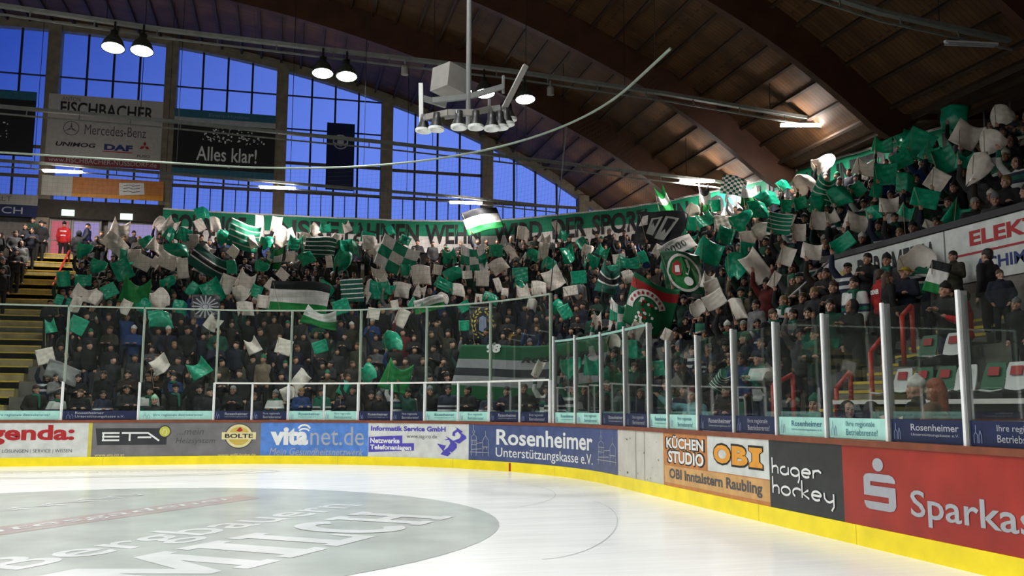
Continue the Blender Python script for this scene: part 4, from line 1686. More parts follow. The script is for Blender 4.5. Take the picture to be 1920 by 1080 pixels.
# small round spots on the first track
for x, y, z, lab in SPOTS:
    t = thing('spot_lamp', lab, 'lamp', (x, y, z), 'small spots on the lamp track')
    b = MB()
    b.lathe([(0.0, 0.26), (0.09, 0.26), (0.11, 0.2), (0.11, 0.0), (0.0, 0.0)], (x, y, z), 14)
    b.build('can', 'box_grey', t)
    b = MB()
    b.tube([(x, y, z + 0.26), (x, y, z + 0.45)], 0.03, 6)
    b.build('bracket', 'alu_dark', t)

# ------------------------------------------------------------------ net rail and safety net behind the glass
b = MB()
b.tube([(*bpt(s, 0.6), 8.3) for s in srange(-10, 15.35, 0.3)], 0.03, 8)
nr = b.build('net_rail', 'frame_green', smooth=True)
tag(nr, 'long curved pale pipe above the end glass that carries the safety net', 'rail')
for s in (-6.0, -1.0, 4.0, 9.0, 14.6):
    p = bpt(s, 0.6)
    b = MB()
    b.tube([(*p, 8.3), (*p, arch(p[0]) + 0.42)], 0.009, 5)
    b.build('hanger', 'net_cord', nr)
b = MB()
S = srange(-9.5, 14.8, 0.3)
r_ = 0.0013


def netp(s, z):
    zb = 4.16 if s < 10.48 else 3.05
    t = (z - zb) / (8.3 - zb)
    return (*bpt(s, 0.10 + 0.5 * max(0, min(1, t))), z)


for k in range(int(24.3 / 0.125)):
    s = -9.5 + k * 0.125
    b.tube([netp(s, 4.16 if s < 10.48 else 3.05), netp(s, 8.3)], r_, 3, cap=False)
z = 8.28
while z > 3.1:
    SS = [s for s in S if z > (4.16 if s < 10.48 else 3.05)]
    b.tube([netp(s, z) for s in SS], r_, 3, cap=False)
    z -= 0.125
sn = b.build('safety_net', 'net_cord')
tag(sn, 'fine dark safety net hanging from the curved pipe down to the glass', 'net')
b = MB()
b.tube([netp(10.46, 4.16), netp(10.46, 8.3)], 0.012, 6)
b.build('edge_rope', 'black_metal', sn)

# ------------------------------------------------------------------ loudspeaker rig on a pole
RX, RY, RZ = RIG
rg = thing('speaker_rig', 'hanging loudspeaker frame on a grey pole with white rimmed horns over the ice', 'speaker rig', (RX, RY, RZ))
cr_, sr_ = math.cos(-0.2433), math.sin(-0.2433)
RP = lambda x, y, z: (RX + cr_ * x - sr_ * y, RY + sr_ * x + cr_ * y, RZ + z)
b = MB()
b.tube([RP(0, 0, -0.05), (*RP(0, 0, 0)[:2], arch(RX) + 0.4)], 0.045, 10)
b.build('pole', 'alu_dark', rg)
b = MB()
ring = [(-0.78, -0.1), (-0.68, -0.42), (-0.30, -0.66), (0.12, -0.66), (0.40, -0.45), (0.42, 0.15)]
for p, q in zip(ring, ring[1:]):
    b.bar(RP(p[0], p[1], 0.02 if p[0] < 0.4 else 0.16), RP(q[0], q[1], 0.02 if q[0] < 0.4 else 0.16), 0.05, 0.10)
b.build('ring_frame', 'box_grey', rg)
b = MB()
b.bar(RP(-0.62, -0.1, 0.42), RP(0.0, 0, 0.52), 0.07, 0.09)
b.bar(RP(0.0, 0, 0.52), RP(0.60, 0.1, 0.74), 0.07, 0.09)
b.bar(RP(-0.45, 0.5, 0.32), RP(0.55, 0.4, 0.46), 0.07, 0.09)
b.bar(RP(-0.78, -0.1, 0.46), RP(-0.40, 0.1, 0.40), 0.07, 0.09)
b.bar(RP(0.6, 0.1, 0.62), RP(0.6, 0.1, 0.94), 0.04, 0.04)
b.bar(RP(0.36, 0, 0.14), RP(0.36, 0, 0.48), 0.04, 0.04)
b.build('cross_arm', 'alu_dark', rg)
b = MB()
b.bar(RP(-0.80, -0.1, 0.0), RP(-0.82, -0.1, 0.72), 0.07, 0.07)
b.build('upright', 'ink_white', rg)
b = MB()
b.bar(RP(0.62, -0.05, 0.30), RP(0.99, 0.1, 1.12), 0.09, 0.09)
b.build('slanted_arm', 'box_grey', rg)
b = MB()
b.box((-0.26, -0.2, 0), (0.20, 0.26, 0.44), M=Matrix.Translation(RP(-0.32, 0.2, 0.66)) @ Matrix.Rotation(0.55, 4, 'Z') @ Matrix.Rotation(0.12, 4, 'Y'))
b.build('control_box', 'box_grey', rg)
for k, (x, y, z, az) in enumerate(((-0.74, -0.30, -0.10, 215), (-0.50, -0.58, -0.16, 240), (-0.12, -0.72, -0.17, 262), (0.16, -0.72, -0.17, 278), (0.42, -0.56, -0.14, 300), (0.56, -0.36, -0.06, 320), (0.66, -0.16, 0.06, 340), (0.70, 0.02, 0.20, 352))):
    M_ = Matrix.Rotation(math.radians(az) - 0.2433 + PI / 2, 4, 'Z') @ Matrix.Rotation(math.radians(176), 4, 'X')
    b = MB()
    b.lathe([(0.0, -0.20), (0.06, -0.20), (0.07, -0.08), (0.13, 0.08)], RP(x, y, z), 16, M=M_.to_4x4())
    h = b.build('horn', 'black_metal', rg, smooth=True)
    b = MB()
    b.lathe([(0.135, 0.06), (0.135, 0.10), (0.10, 0.10), (0.02, 0.0)], RP(x, y, z), 16, M=M_.to_4x4())
    b.build('mouth_rim', 'ink_white', h, ppos=np.array(world_loc(rg)))

# ---- measured positions (metres)
ROWS = [
    'front row',
    'second row',
    'third row',
    'fourth row',
    'fifth row',
    'sixth row',
    'seventh row',
    'eighth row',
    'ninth row',
    'tenth row',
    'eleventh row',
    'twelfth row',
    'thirteenth row',
    'fourteenth row',
    'fifteenth row',
    'top row',
]
ZONES = [
    'by the yellow stairs',
    'under the exit signs',
    'under word SOLANGE',
    'under word UNSRE',
    'under word FAHNEN',
    'under word WEHN',
    'under word WIRD',
    'under word DER',
    'under word SPORT',
    'under word IN',
    'by tall white sheets',
    'by grey aisle rails',
    'by the red handrails',
    'over the gold lettering',
    'over the red lettering',
]
POSE_WORDS = {
    'arms hanging': '',
    'one arm raised': 'arm raised, ',
    'both arms raised': 'arms raised, ',
    'hands held in front': 'hands together, ',
    'hands in pockets': 'pocketed hands, ',
    'arms folded': 'arms folded, ',
    'one arm stretched out': 'arm outstretched, ',
}
FEATURED = [
    {'loc': (-10.318, 42.9, 7.71), 'label': 'person in bright blue track jacket standing on the landing before the doors', 'pose': 'hands in pockets', 'jacket': 'blue', 'hat': 'short dark hair', 'jcol': (0.03, 0.2, 0.5), 'to': (2, 42)},
    {'loc': (-9.47, 42.7, 7.71), 'label': 'steward in red jacket with white lettering turned to the lit doors', 'pose': 'arms hanging', 'jacket': 'dark red', 'hat': 'black beanie', 'jcol': (0.5, 0.015, 0.02), 'to': (-10, 60)},
    {'loc': (-8.528, 42.8, 7.71), 'label': 'man in padded navy jacket with pale collar on the landing', 'pose': 'hands in pockets', 'jacket': 'dark navy', 'hat': 'short dark hair', 'jcol': (0.015, 0.02, 0.09), 'to': (6, 40), 'scarf': False},
    {'loc': (-8.423, 40.6, 6.98), 'label': 'person in dark jacket and jeans climbing the yellow stairs', 'pose': 'one arm raised', 'jacket': 'charcoal', 'hat': 'dark hood', 'to': (-9, 60), 'trous': 2},
    {'loc': (11.45, 16.115, 2.95), 'label': 'man with dark hair in black jacket leaning before the gold lettering of the parapet', 'pose': 'hands held in front', 'jacket': 'black', 'hat': 'short dark hair', 'scale': 0.97},
    {'loc': (11.0, 15.114, 2.52), 'label': 'steward in red jacket with white back lettering before the parapet', 'pose': 'arms hanging', 'jacket': 'dark red', 'hat': 'short brown hair', 'scale': 0.923, 'jcol': (0.36, 0.012, 0.012), 'to': (30, 14)},
    {'loc': (10.8, 14.624, 2.52), 'label': 'person with brown hair and black jacket right beside the red steward', 'pose': 'arms hanging', 'jacket': 'black', 'hat': 'long brown hair', 'scale': 0.855, 'to': (30, 10)},
    {'loc': (11.2, 14.647, 2.52), 'label': 'person in dark navy jacket and yellow topped cap before the parapet', 'pose': 'arms folded', 'jacket': 'dark navy', 'hat': 'dark cap', 'scale': 0.923, 'hcol': (0.3, 0.22, 0.02)},
    {'loc': (11.3, 12.699, 2.52), 'label': 'tall man in black jacket facing the aisle below the navy name on the parapet', 'pose': 'arms hanging', 'jacket': 'black', 'hat': 'short dark hair', 'scale': 0.934, 'to': (8, 30)},
    {'loc': (10.9, 12.01, 2.52), 'label': 'man with round face in dark navy jacket below the red parapet line', 'pose': 'hands in pockets', 'jacket': 'dark navy', 'hat': 'short brown hair', 'scale': 0.669, 'to': (0, 2)},
    {'loc': (10.35, 12.59, 1.9), 'label': 'boy in black beanie and jeans standing behind the white upper seat', 'pose': 'hands held in front', 'jacket': 'charcoal', 'hat': 'black beanie', 'scale': 0.929, 'trous': 2},
    {'loc': (10.3, 12.123, 1.9), 'label': 'person in red hooded top bending behind the upper seats', 'pose': 'hands held in front', 'jacket': 'dark red', 'hat': 'short brown hair', 'scale': 0.826, 'jcol': (0.42, 0.015, 0.012), 'trous': 2, 'to': (8, 14)},
    {'loc': (10.0, 10.749, 1.9), 'label': 'person in black jacket with white striped sleeves behind the lower seats', 'pose': 'arms hanging', 'jacket': 'black', 'hat': 'grey beanie', 'scale': 0.66},
    {'loc': (11.6, 13.857, 2.9), 'label': 'person in olive jacket with hands together before the parapet beside the tall man', 'pose': 'hands held in front', 'jacket': 'olive', 'hat': 'short dark hair', 'scale': 0.815},
    {'loc': (7.25, 11.553, 0.0), 'label': 'child in striped bobble beanie and dark jersey close behind the glass', 'pose': 'arms hanging', 'jacket': 'dark navy', 'hat': 'grey beanie', 'scale': 0.963, 'hatmat': 'pat_scarf', 'scarf': True, 'to': (0, 6)},
    {'loc': (7.35, 10.913, 0.0), 'label': 'woman in dark fur edged hood and glasses behind the pale teal strip', 'pose': 'hands in pockets', 'jacket': 'black', 'hat': 'dark hood', 'scale': 0.919, 'to': (0, 4)},
    {'loc': (7.6, 10.759, 0.0), 'label': 'person with dark hair seen from behind below the tall red handrail', 'pose': 'arms hanging', 'jacket': 'black', 'hat': 'long dark hair', 'scale': 0.919, 'to': (30, 12)},
    {'loc': (7.7, 9.99, 0.0), 'label': 'woman in white knitted hat with ear flaps before the dark wall', 'pose': 'hands held in front', 'jacket': 'black', 'hat': 'white beanie', 'scale': 1.083, 'to': (0, 20)},
    {'loc': (7.72, 9.665, 0.0), 'label': 'red haired woman in beige fur hood before the dark wall', 'pose': 'hands held in front', 'jacket': 'beige', 'hat': 'long brown hair', 'scale': 1.074, 'hcol': (0.25, 0.06, 0.025), 'jcol': (0.16, 0.09, 0.05), 'to': (0, 22)},
    {'loc': (7.25, 15.506, 0.0), 'label': 'person in pale turquoise jacket with one arm stretched out behind the corner glass', 'pose': 'one arm stretched out', 'jacket': 'pale grey', 'hat': 'black beanie', 'jcol': (0.16, 0.36, 0.38), 'hcol': (0.1, 0.02, 0.03), 'scale': 1.071},
    {'loc': (8.463, 22.872, 1.287), 'label': 'person in grey jacket with pale scarf and hands folded behind the corner glass', 'pose': 'hands held in front', 'jacket': 'grey', 'hat': 'short dark hair', 'scarf': True},
    {'loc': (-3.411, 26.9, 0.0), 'label': 'child in pale green beanie peering over the teal strip behind the end glass', 'pose': 'arms hanging', 'jacket': 'charcoal', 'hat': 'green beanie', 'hcol': (0.3, 0.5, 0.33), 'scale': 1.031},
    {'loc': (-10.55, 42.0, 7.72), 'label': 'person in dark green jacket, short dark hair, first from the top beside the yellow stairs', 'pose': 'arms folded', 'jacket': 'dark green', 'hat': 'short dark hair', 'to': (-4, 20)},
    {'loc': (-10.1, 41.5, 7.473), 'label': 'person in black jacket, black beanie, second from the top beside the yellow stairs', 'pose': 'hands in pockets', 'jacket': 'black', 'hat': 'black beanie', 'to': (-3, 20)},
    {'loc': (-10.55, 40.9, 7.227), 'label': 'person in charcoal jacket, short brown hair, third from the top beside the yellow stairs', 'pose': 'arms folded', 'jacket': 'charcoal', 'hat': 'short brown hair', 'to': (-2, 20)},
    {'loc': (-10.15, 40.3, 6.98), 'label': 'person in dark navy jacket, long dark hair, fourth from the top beside the yellow stairs', 'pose': 'hands held in front', 'jacket': 'dark navy', 'hat': 'long dark hair', 'to': (-1, 20)},
    {'loc': (-10.6, 39.8, 6.733), 'label': 'person in grey jacket, short brown hair, fifth from the top beside the yellow stairs', 'pose': 'hands in pockets', 'jacket': 'grey', 'hat': 'short brown hair', 'to': (0, 20)},
    {'loc': (-10.2, 39.2, 6.24), 'label': 'person in pale grey jacket, dark hood, sixth from the top beside the yellow stairs', 'pose': 'arms hanging', 'jacket': 'pale grey', 'hat': 'dark hood', 'to': (1, 20)},
    {'loc': (-10.1, 38.2, 5.747), 'label': 'person in black jacket, short dark hair, seventh from the top beside the yellow stairs', 'pose': 'arms folded', 'jacket': 'black', 'hat': 'short dark hair', 'to': (2, 20)},
    {'loc': (-10.3, 37.3, 5.253), 'label': 'person in charcoal jacket, grey beanie, eighth from the top beside the yellow stairs', 'pose': 'hands in pockets', 'jacket': 'charcoal', 'hat': 'grey beanie', 'to': (3, 20)},
    {'loc': (-10.0, 36.3, 4.76), 'label': 'person in black jacket, black beanie, ninth from the top beside the yellow stairs', 'pose': 'arms hanging', 'jacket': 'black', 'hat': 'black beanie', 'to': (4, 20)},
]
PEOPLE = [
(3,11.16,13.49,-1.29,3,2,1,1,0,1.05,0,0,13),(7,12.95,13.5,-1.76,3,0,3,2,2,1.02,0,0,14),(2,9.42,14.9,-1.07,5,4,3,0,1,0.96,0,1,11),(1,8.81,15.19,-0.47,4,0,6,0,1,0.94,0,0,11),
(3,10.17,14.87,-1.32,3,0,11,3,3,0.99,0,0,12),(0,8.11,15.88,-1.05,5,3,0,2,2,0.94,0,0,10),(7,12.93,14.23,-0.79,0,5,9,1,2,1.02,0,0,14),(8,13.61,14.03,-1.69,0,5,5,3,2,1.03,0,1,14),
(2,9.5,15.53,-0.56,2,5,0,3,0,0.99,0,0,11),(5,11.64,14.82,-1.2,3,2,11,2,2,1.01,2,0,13),(1,8.8,15.84,-1.37,3,0,6,0,2,1.01,3,0,10),(3,10.17,15.53,-0.86,0,7,3,2,1,1.04,0,0,12),
(0,8.31,16.23,-0.98,3,5,3,0,3,1.0,0,0,10),(7,12.9,14.72,-0.63,0,1,5,3,1,1.04,0,0,14),(4,10.77,15.62,-1.16,0,2,3,2,2,1.02,3,1,12),(2,9.46,16.11,-0.17,4,1,0,1,2,1.05,0,0,11),
(8,13.62,14.68,-1.11,5,1,2,2,3,1.03,0,0,14),(1,8.74,16.51,-0.99,4,8,4,1,3,1.03,0,0,10),(5,11.52,15.6,-0.93,0,5,6,1,1,1.01,0,1,13),(7,13.08,15.2,-1.21,3,1,0,2,0,0.94,2,0,14),
(3,10.1,16.21,-0.49,3,0,0,2,0,0.99,0,0,11),(0,8.11,17.01,-0.9,0,3,11,0,0,1.04,0,0,9),(8,13.72,15.21,-1.21,1,3,7,1,2,0.93,0,0,14),(9,14.23,15.04,-1.43,1,2,11,0,1,1.04,3,0,14),
(1,8.79,16.97,-0.72,5,0,4,2,1,1.03,2,1,10),(4,10.79,16.34,-1.06,3,0,1,0,0,1.03,0,0,12),(2,9.45,16.9,-1.12,3,1,1,2,3,0.94,0,0,10),(3,10.16,16.85,-0.95,5,5,0,2,2,1.01,0,1,11),
(7,12.99,15.93,-1.15,1,2,0,1,3,0.96,0,0,13),(9,14.33,15.54,-1.21,1,0,6,3,1,1.01,0,0,14),(10,14.95,15.34,-1.95,3,0,9,1,1,1.04,2,0,14),(7,13.14,16.0,-1.17,3,0,4,0,0,0.98,0,1,13),
(0,8.09,17.73,-0.82,3,3,0,0,2,0.97,0,0,9),(2,9.39,17.47,-1.91,3,0,4,2,3,1.04,0,0,10),(4,10.77,17.01,-1.33,0,1,2,0,1,1.01,0,0,11),(1,8.79,17.81,-0.92,5,0,1,1,3,0.97,0,0,10),
(5,11.52,16.9,-1.05,1,0,10,0,2,1.03,1,0,12),(7,12.86,16.51,-0.64,5,3,6,3,3,0.96,0,0,13),(0,8.03,18.25,-1.73,4,9,5,0,2,0.97,3,0,9),(3,10.11,17.56,-0.29,4,0,1,0,0,1.05,0,1,11),
(2,9.67,17.75,-0.92,1,0,7,1,3,1.03,0,0,10),(8,13.68,16.38,-1.15,1,0,1,2,1,1.0,0,1,13),(10,14.96,16.09,-0.93,3,2,7,1,2,1.04,2,0,14),(9,14.37,16.31,-1.17,1,5,1,2,0,1.05,0,0,14),
(11,15.63,15.89,-1.22,3,7,6,0,1,0.95,1,1,14),(4,10.82,17.55,-0.88,0,1,1,1,1,0.98,0,0,11),(7,13.15,16.8,-1.12,3,2,2,3,0,0.94,1,0,13),(1,8.7,18.42,-0.33,2,1,6,3,3,0.94,0,0,9),
(5,11.43,17.56,-0.95,3,1,3,1,2,1.02,0,0,12),(0,8.15,18.78,-0.79,1,4,1,0,0,1.05,0,0,8),(7,13.0,17.12,-1.08,1,1,2,0,3,0.96,0,1,13),(3,10.06,18.16,-0.84,4,1,3,3,2,0.96,1,1,10),
(2,9.42,18.41,-0.44,3,0,10,1,0,0.96,0,0,10),(10,14.93,16.73,-1.15,4,1,3,3,1,1.02,0,0,14),(9,14.34,16.97,-1.13,1,0,3,0,0,1.01,0,0,13),(11,15.57,16.55,-1.3,0,0,11,3,0,1.03,0,0,14),
(4,10.77,18.24,-1.27,3,1,2,2,3,0.99,3,1,11),(1,8.7,18.99,-0.62,0,0,10,2,2,0.94,0,0,9),(5,11.64,18.07,-0.99,1,3,6,0,1,1.05,0,0,12),(7,13.03,17.63,-1.06,1,0,11,2,3,1.04,1,0,13),
(3,10.06,18.78,-0.73,0,0,5,3,3,0.97,0,0,10),(0,7.88,19.61,-0.59,0,2,1,3,0,0.94,0,0,8),(4,11.08,18.56,-0.94,1,1,11,0,3,0.98,0,0,11),(2,9.37,19.13,-1.16,3,0,1,1,2,0.96,1,0,10),
(10,14.88,17.26,-0.74,0,0,1,3,2,0.99,0,0,14),(12,16.28,16.9,-0.89,3,4,0,1,2,1.01,3,0,14),(1,8.77,19.54,-0.78,1,2,4,2,3,1.03,0,0,9),(5,11.43,18.63,-0.7,5,6,10,2,3,1.05,0,0,11),
(8,13.52,17.95,-0.69,0,0,0,0,0,0.99,0,1,13),(11,15.55,17.26,-1.12,3,0,6,0,0,1.01,3,0,14),(7,12.88,18.29,-1.02,1,0,7,1,0,1.01,0,0,12),(9,14.18,17.85,-1.23,4,4,2,1,1,0.95,0,1,13),
(3,9.98,19.4,-0.28,2,1,7,3,3,0.98,0,1,10),(0,7.75,20.26,-0.64,0,4,1,0,2,0.99,0,0,8),(1,8.48,20.07,-1.07,0,2,1,1,2,0.93,0,0,8),(12,16.37,17.4,-1.16,1,0,0,0,2,0.97,0,0,14),
(2,9.31,19.84,-1.27,2,6,1,0,3,0.96,1,0,9),(5,11.54,19.09,-0.93,1,5,8,2,3,1.05,0,0,11),(11,15.61,17.75,-1.12,1,9,0,0,3,0.96,0,0,14),(9,14.35,18.23,-1.06,1,0,0,3,1,0.94,1,1,13),
(4,10.76,19.45,-1.28,0,9,0,0,1,1.01,0,0,10),(8,13.52,18.55,-0.97,6,7,6,0,1,0.94,0,0,12),(7,12.84,18.81,-0.56,4,5,6,0,2,1.06,0,1,12),(10,14.91,18.18,-0.96,5,1,0,3,1,0.94,2,0,13),
(13,16.95,17.49,-1.46,3,7,1,3,3,1.04,0,0,14),(3,10.06,19.93,-0.82,1,0,0,2,1,0.99,0,1,10),(0,7.51,20.79,-0.07,0,0,1,3,3,1.06,0,1,8),(6,12.1,19.27,-0.44,3,2,0,2,3,0.98,0,1,11),
(2,9.18,20.36,-0.43,0,1,9,0,0,1.02,0,1,9),(9,14.22,18.75,-0.74,4,6,1,2,1,0.98,3,0,13),(4,10.66,20.08,-0.35,2,1,0,1,2,0.99,0,0,10),(12,16.3,18.2,-1.7,1,0,10,2,0,0.99,0,0,14),
(8,13.46,19.2,-0.62,4,0,1,2,3,1.05,0,1,12),(10,14.83,18.74,-1.72,6,7,6,1,3,0.95,0,1,13),(5,11.33,19.94,-1.04,2,11,6,3,0,1.06,0,0,11),(11,15.54,18.51,-1.77,4,2,7,1,3,1.01,0,0,13),
(7,12.76,19.59,-0.63,3,2,2,0,0,1.05,0,0,12),(0,7.56,21.41,-0.63,1,0,1,1,0,0.94,0,0,8),(3,10.0,20.63,-0.79,1,1,1,3,3,0.93,0,1,9),(1,8.36,21.17,-0.68,1,1,1,2,3,1.04,0,0,8),
(14,17.66,18.02,-1.21,3,0,0,0,1,0.98,0,0,14),(13,16.96,18.27,-0.99,4,2,1,1,2,0.94,0,0,14),(9,14.3,19.24,-1.01,1,3,6,2,2,0.95,0,0,13),(6,12.09,20.04,-0.98,0,4,4,0,2,1.03,0,0,11),
(0,7.25,21.7,-0.84,0,1,1,3,2,1.01,0,0,7),(5,11.48,20.36,-0.86,1,6,4,1,3,0.96,0,1,11),(11,15.69,19.02,-1.06,1,0,10,1,2,1.02,0,0,13),(8,13.45,19.79,-0.41,0,1,1,0,2,1.04,0,0,12),
(10,14.84,19.33,-0.98,4,11,6,2,2,0.99,0,0,13),(7,12.77,20.07,-0.14,5,1,0,3,1,0.96,0,0,11),(13,16.91,18.77,-0.99,5,10,7,3,0,1.0,0,1,14),(12,16.24,19.04,-1.25,4,2,1,3,2,0.97,0,0,14),
(1,8.24,21.79,-0.65,1,0,0,0,2,1.05,0,1,8),(14,17.66,18.59,-1.26,3,5,3,0,0,0.98,0,0,14),(2,8.82,21.6,-0.57,4,1,10,2,3,0.99,0,1,8),(0,7.11,22.19,-0.57,1,0,3,0,0,1.02,2,0,7),
(4,10.64,21.11,-0.79,1,1,3,1,0,1.04,0,0,10),(6,12.01,20.64,-1.82,4,0,6,1,2,1.02,0,0,11),(3,9.62,21.51,-0.5,3,1,6,0,2,0.98,0,0,9),(8,13.6,20.21,-0.95,1,1,0,1,0,0.96,0,0,12),
(7,12.86,20.58,-0.91,1,4,4,1,2,1.0,0,0,11),(11,15.51,19.66,-0.6,0,2,0,0,1,0.98,0,1,13),(10,14.91,19.9,-1.0,1,0,0,1,3,1.03,0,0,13),(5,11.28,21.14,-0.82,1,10,6,2,2,1.02,0,1,10),
(9,14.2,20.25,-1.03,4,6,10,1,3,0.94,0,0,12),(2,8.99,22.02,-0.68,1,3,0,3,2,1.04,0,0,8),(0,6.81,22.74,-0.46,0,0,1,1,3,1.05,1,0,7),(4,10.37,21.62,-0.98,5,1,3,2,0,0.95,2,0,9),
(1,7.98,22.46,-0.61,1,0,10,3,0,1.05,0,0,8),(12,16.24,19.7,-0.51,4,1,11,1,3,0.95,0,1,13),(6,11.88,21.22,-0.43,4,1,1,3,0,0.94,0,0,10),(8,13.46,20.72,-0.92,1,4,7,1,3,0.96,0,0,12),
(2,8.6,22.34,-0.38,5,3,4,0,2,0.97,0,1,8),(3,9.53,22.1,-0.55,4,2,6,1,3,0.97,0,0,8),(14,17.61,19.37,-1.11,0,1,6,0,0,0.99,1,0,14),(11,15.6,20.13,-1.01,1,1,0,3,0,1.05,2,0,13),
(13,16.94,19.67,-1.23,3,3,7,2,3,0.95,2,0,14),(10,14.79,20.44,-1.65,3,2,4,0,0,0.93,0,0,12),(0,6.7,23.22,-0.51,1,6,3,2,1,1.02,3,0,6),(9,14.22,20.79,-0.94,1,0,0,2,0,1.04,2,0,12),
(5,11.0,21.86,-1.17,0,0,7,0,3,1.05,0,1,10),(3,9.32,22.5,-0.68,1,9,7,1,2,1.03,0,0,8),(7,12.57,21.45,-1.05,3,4,1,1,2,0.94,0,0,11),(1,7.46,23.18,-1.01,5,0,3,2,0,0.98,0,0,7),
(12,16.21,20.3,-1.02,1,8,8,2,3,1.06,0,0,13),(4,10.27,22.32,-0.15,3,0,0,2,2,0.93,0,0,9),(0,6.21,23.64,-0.16,5,0,1,1,1,1.05,0,0,6),(6,11.8,21.92,-0.75,1,4,3,1,0,0.98,0,0,10),
(14,17.61,19.95,-1.25,4,1,11,2,1,0.94,0,0,14),(10,14.88,20.98,-0.95,1,1,0,3,2,1.03,3,0,12),(13,16.84,20.35,-1.09,5,0,4,0,1,0.93,0,0,13),(5,11.19,22.29,-0.77,1,8,0,2,0,0.95,0,1,10),
(0,5.85,24.1,-0.74,3,2,0,2,1,1.01,0,0,6),(2,8.28,23.4,-0.85,0,1,0,0,3,0.95,0,1,8),(9,14.11,21.5,-0.91,1,1,10,2,3,1.04,0,1,12),(1,7.13,23.77,-0.84,0,1,0,1,0,0.97,0,1,7),
(3,9.14,23.17,-0.71,3,0,10,1,0,1.0,0,0,8),(7,12.4,22.13,-0.65,1,3,1,2,3,1.01,0,0,10),(4,10.05,22.94,-0.57,0,2,1,0,3,1.01,0,1,8),(11,15.46,21.14,-0.87,3,0,0,0,1,1.0,0,1,12),
(14,17.63,20.5,-1.05,1,1,1,0,3,1.03,0,1,14),(0,5.45,24.49,-0.25,3,9,0,1,3,0.94,1,0,6),(6,11.69,22.55,-0.54,4,2,3,1,1,0.98,0,0,10),(5,10.77,22.86,-0.71,5,2,1,2,1,0.93,0,0,9),
(13,16.84,20.83,-1.14,4,1,9,3,0,0.97,0,0,13),(12,16.19,21.13,-1.68,4,7,3,0,3,1.02,1,1,13),(1,6.77,24.21,-1.18,4,0,0,1,2,0.94,0,0,6),(10,14.63,21.69,-1.12,0,6,0,2,1,1.02,1,0,12),
(8,13.19,22.24,-0.85,1,1,4,0,2,1.04,0,1,11),(2,7.93,23.96,-0.27,5,3,2,0,3,0.96,0,1,7),(3,9.07,23.68,-0.62,1,0,7,1,0,1.04,0,0,8),(9,13.81,22.2,-0.51,0,2,0,3,1,0.95,0,1,11),
(7,12.46,22.68,-0.8,1,0,6,1,1,0.96,0,1,10),(0,4.96,25.02,-0.82,5,0,0,3,0,1.03,0,0,5),(0,-6.64,27.95,0.39,4,3,1,0,0,1.03,0,1,0),(11,15.38,21.77,-1.17,0,0,6,2,3,1.04,0,0,12),
(4,9.86,23.61,-0.62,0,6,1,1,0,0.93,0,0,8),(5,10.7,23.34,-0.71,1,4,6,2,2,1.04,0,0,9),(0,-6.06,27.86,0.78,4,0,0,1,0,0.93,3,1,0),(6,11.48,23.14,-0.49,0,0,6,1,1,1.05,0,0,10),
(3,8.8,24.04,-0.8,1,0,1,3,1,1.04,0,0,8),(0,-5.49,27.87,0.11,5,0,4,2,1,0.97,0,0,1),(10,14.68,22.24,-0.9,1,0,1,0,2,0.93,0,0,12),(12,16.14,21.77,-0.98,0,8,0,2,0,0.98,0,0,12),
(13,16.84,21.57,-1.07,5,0,11,1,2,0.95,0,0,13),(0,4.5,25.51,-0.2,0,1,0,3,1,1.04,1,0,5),(14,17.52,21.41,-1.33,3,0,4,3,0,1.03,0,1,13),(2,7.68,24.67,-0.69,0,0,6,3,3,1.04,0,0,7),
(0,-4.91,27.93,0.75,5,0,0,1,1,0.95,1,0,1),(4,9.64,24.06,-0.92,0,0,4,0,1,0.94,0,0,8),(1,6.04,25.17,-0.27,0,9,0,2,1,1.01,0,1,6),(8,13.12,22.95,-0.81,1,0,4,1,0,1.01,0,0,11),
(7,12.26,23.29,-0.6,0,1,10,0,2,1.02,0,0,10),(9,13.88,22.77,-0.85,1,0,1,0,2,0.97,3,0,11),(0,4.03,25.83,-0.22,4,0,9,3,3,1.02,0,0,5),(0,-4.29,27.9,0.68,5,1,0,1,2,1.04,0,0,1),
(5,10.48,23.93,-1.09,5,1,3,3,1,0.97,2,0,8),(3,8.77,24.57,-0.58,1,0,8,1,3,1.04,3,0,8),(0,-3.67,27.89,-0.17,0,2,6,1,3,1.01,3,1,1),(6,11.37,23.78,-1.16,3,1,1,0,0,1.01,0,0,9),
(2,7.27,25.1,-0.65,4,0,2,1,2,1.03,0,1,6),(12,16.1,22.33,-0.93,1,0,3,0,0,1.0,0,0,12),(0,3.47,26.26,-0.76,1,7,6,3,1,0.98,0,0,4),(0,-2.98,27.86,0.34,2,0,6,1,1,1.06,0,1,2),
(9,13.67,23.21,-0.93,0,6,3,0,3,0.99,0,0,11),(13,16.73,22.19,-0.77,5,8,7,0,2,1.02,1,0,13),(4,9.73,24.53,-0.63,3,11,1,2,0,0.95,0,0,8),(14,17.46,21.99,-0.79,3,0,6,2,0,0.97,0,0,13),
(1,-6.32,28.75,0.77,3,9,0,2,2,0.95,0,0,0),(8,12.95,23.52,-0.79,1,1,0,2,2,0.99,0,0,10),(1,5.63,25.81,-1.07,4,1,0,1,2,1.03,0,0,5),(0,2.68,26.61,-0.74,4,0,9,0,1,0.93,0,0,4),
(7,12.14,23.83,-0.62,0,4,3,1,1,1.0,0,0,10),(0,-2.04,27.82,0.18,4,1,6,2,2,1.0,0,0,2),(0,3.18,26.54,-0.23,1,3,0,2,0,0.96,3,0,4),(3,8.26,25.12,-1.25,3,0,6,1,0,1.05,0,1,7),
(2,6.97,25.53,-0.23,2,4,2,3,2,0.99,0,0,6),(1,-6.63,29.05,0.3,1,0,11,1,3,0.95,1,0,0),(10,14.48,23.23,-0.85,1,1,6,0,0,1.05,0,0,11),(0,-2.35,28.07,0.09,1,1,0,2,0,1.05,0,0,2),
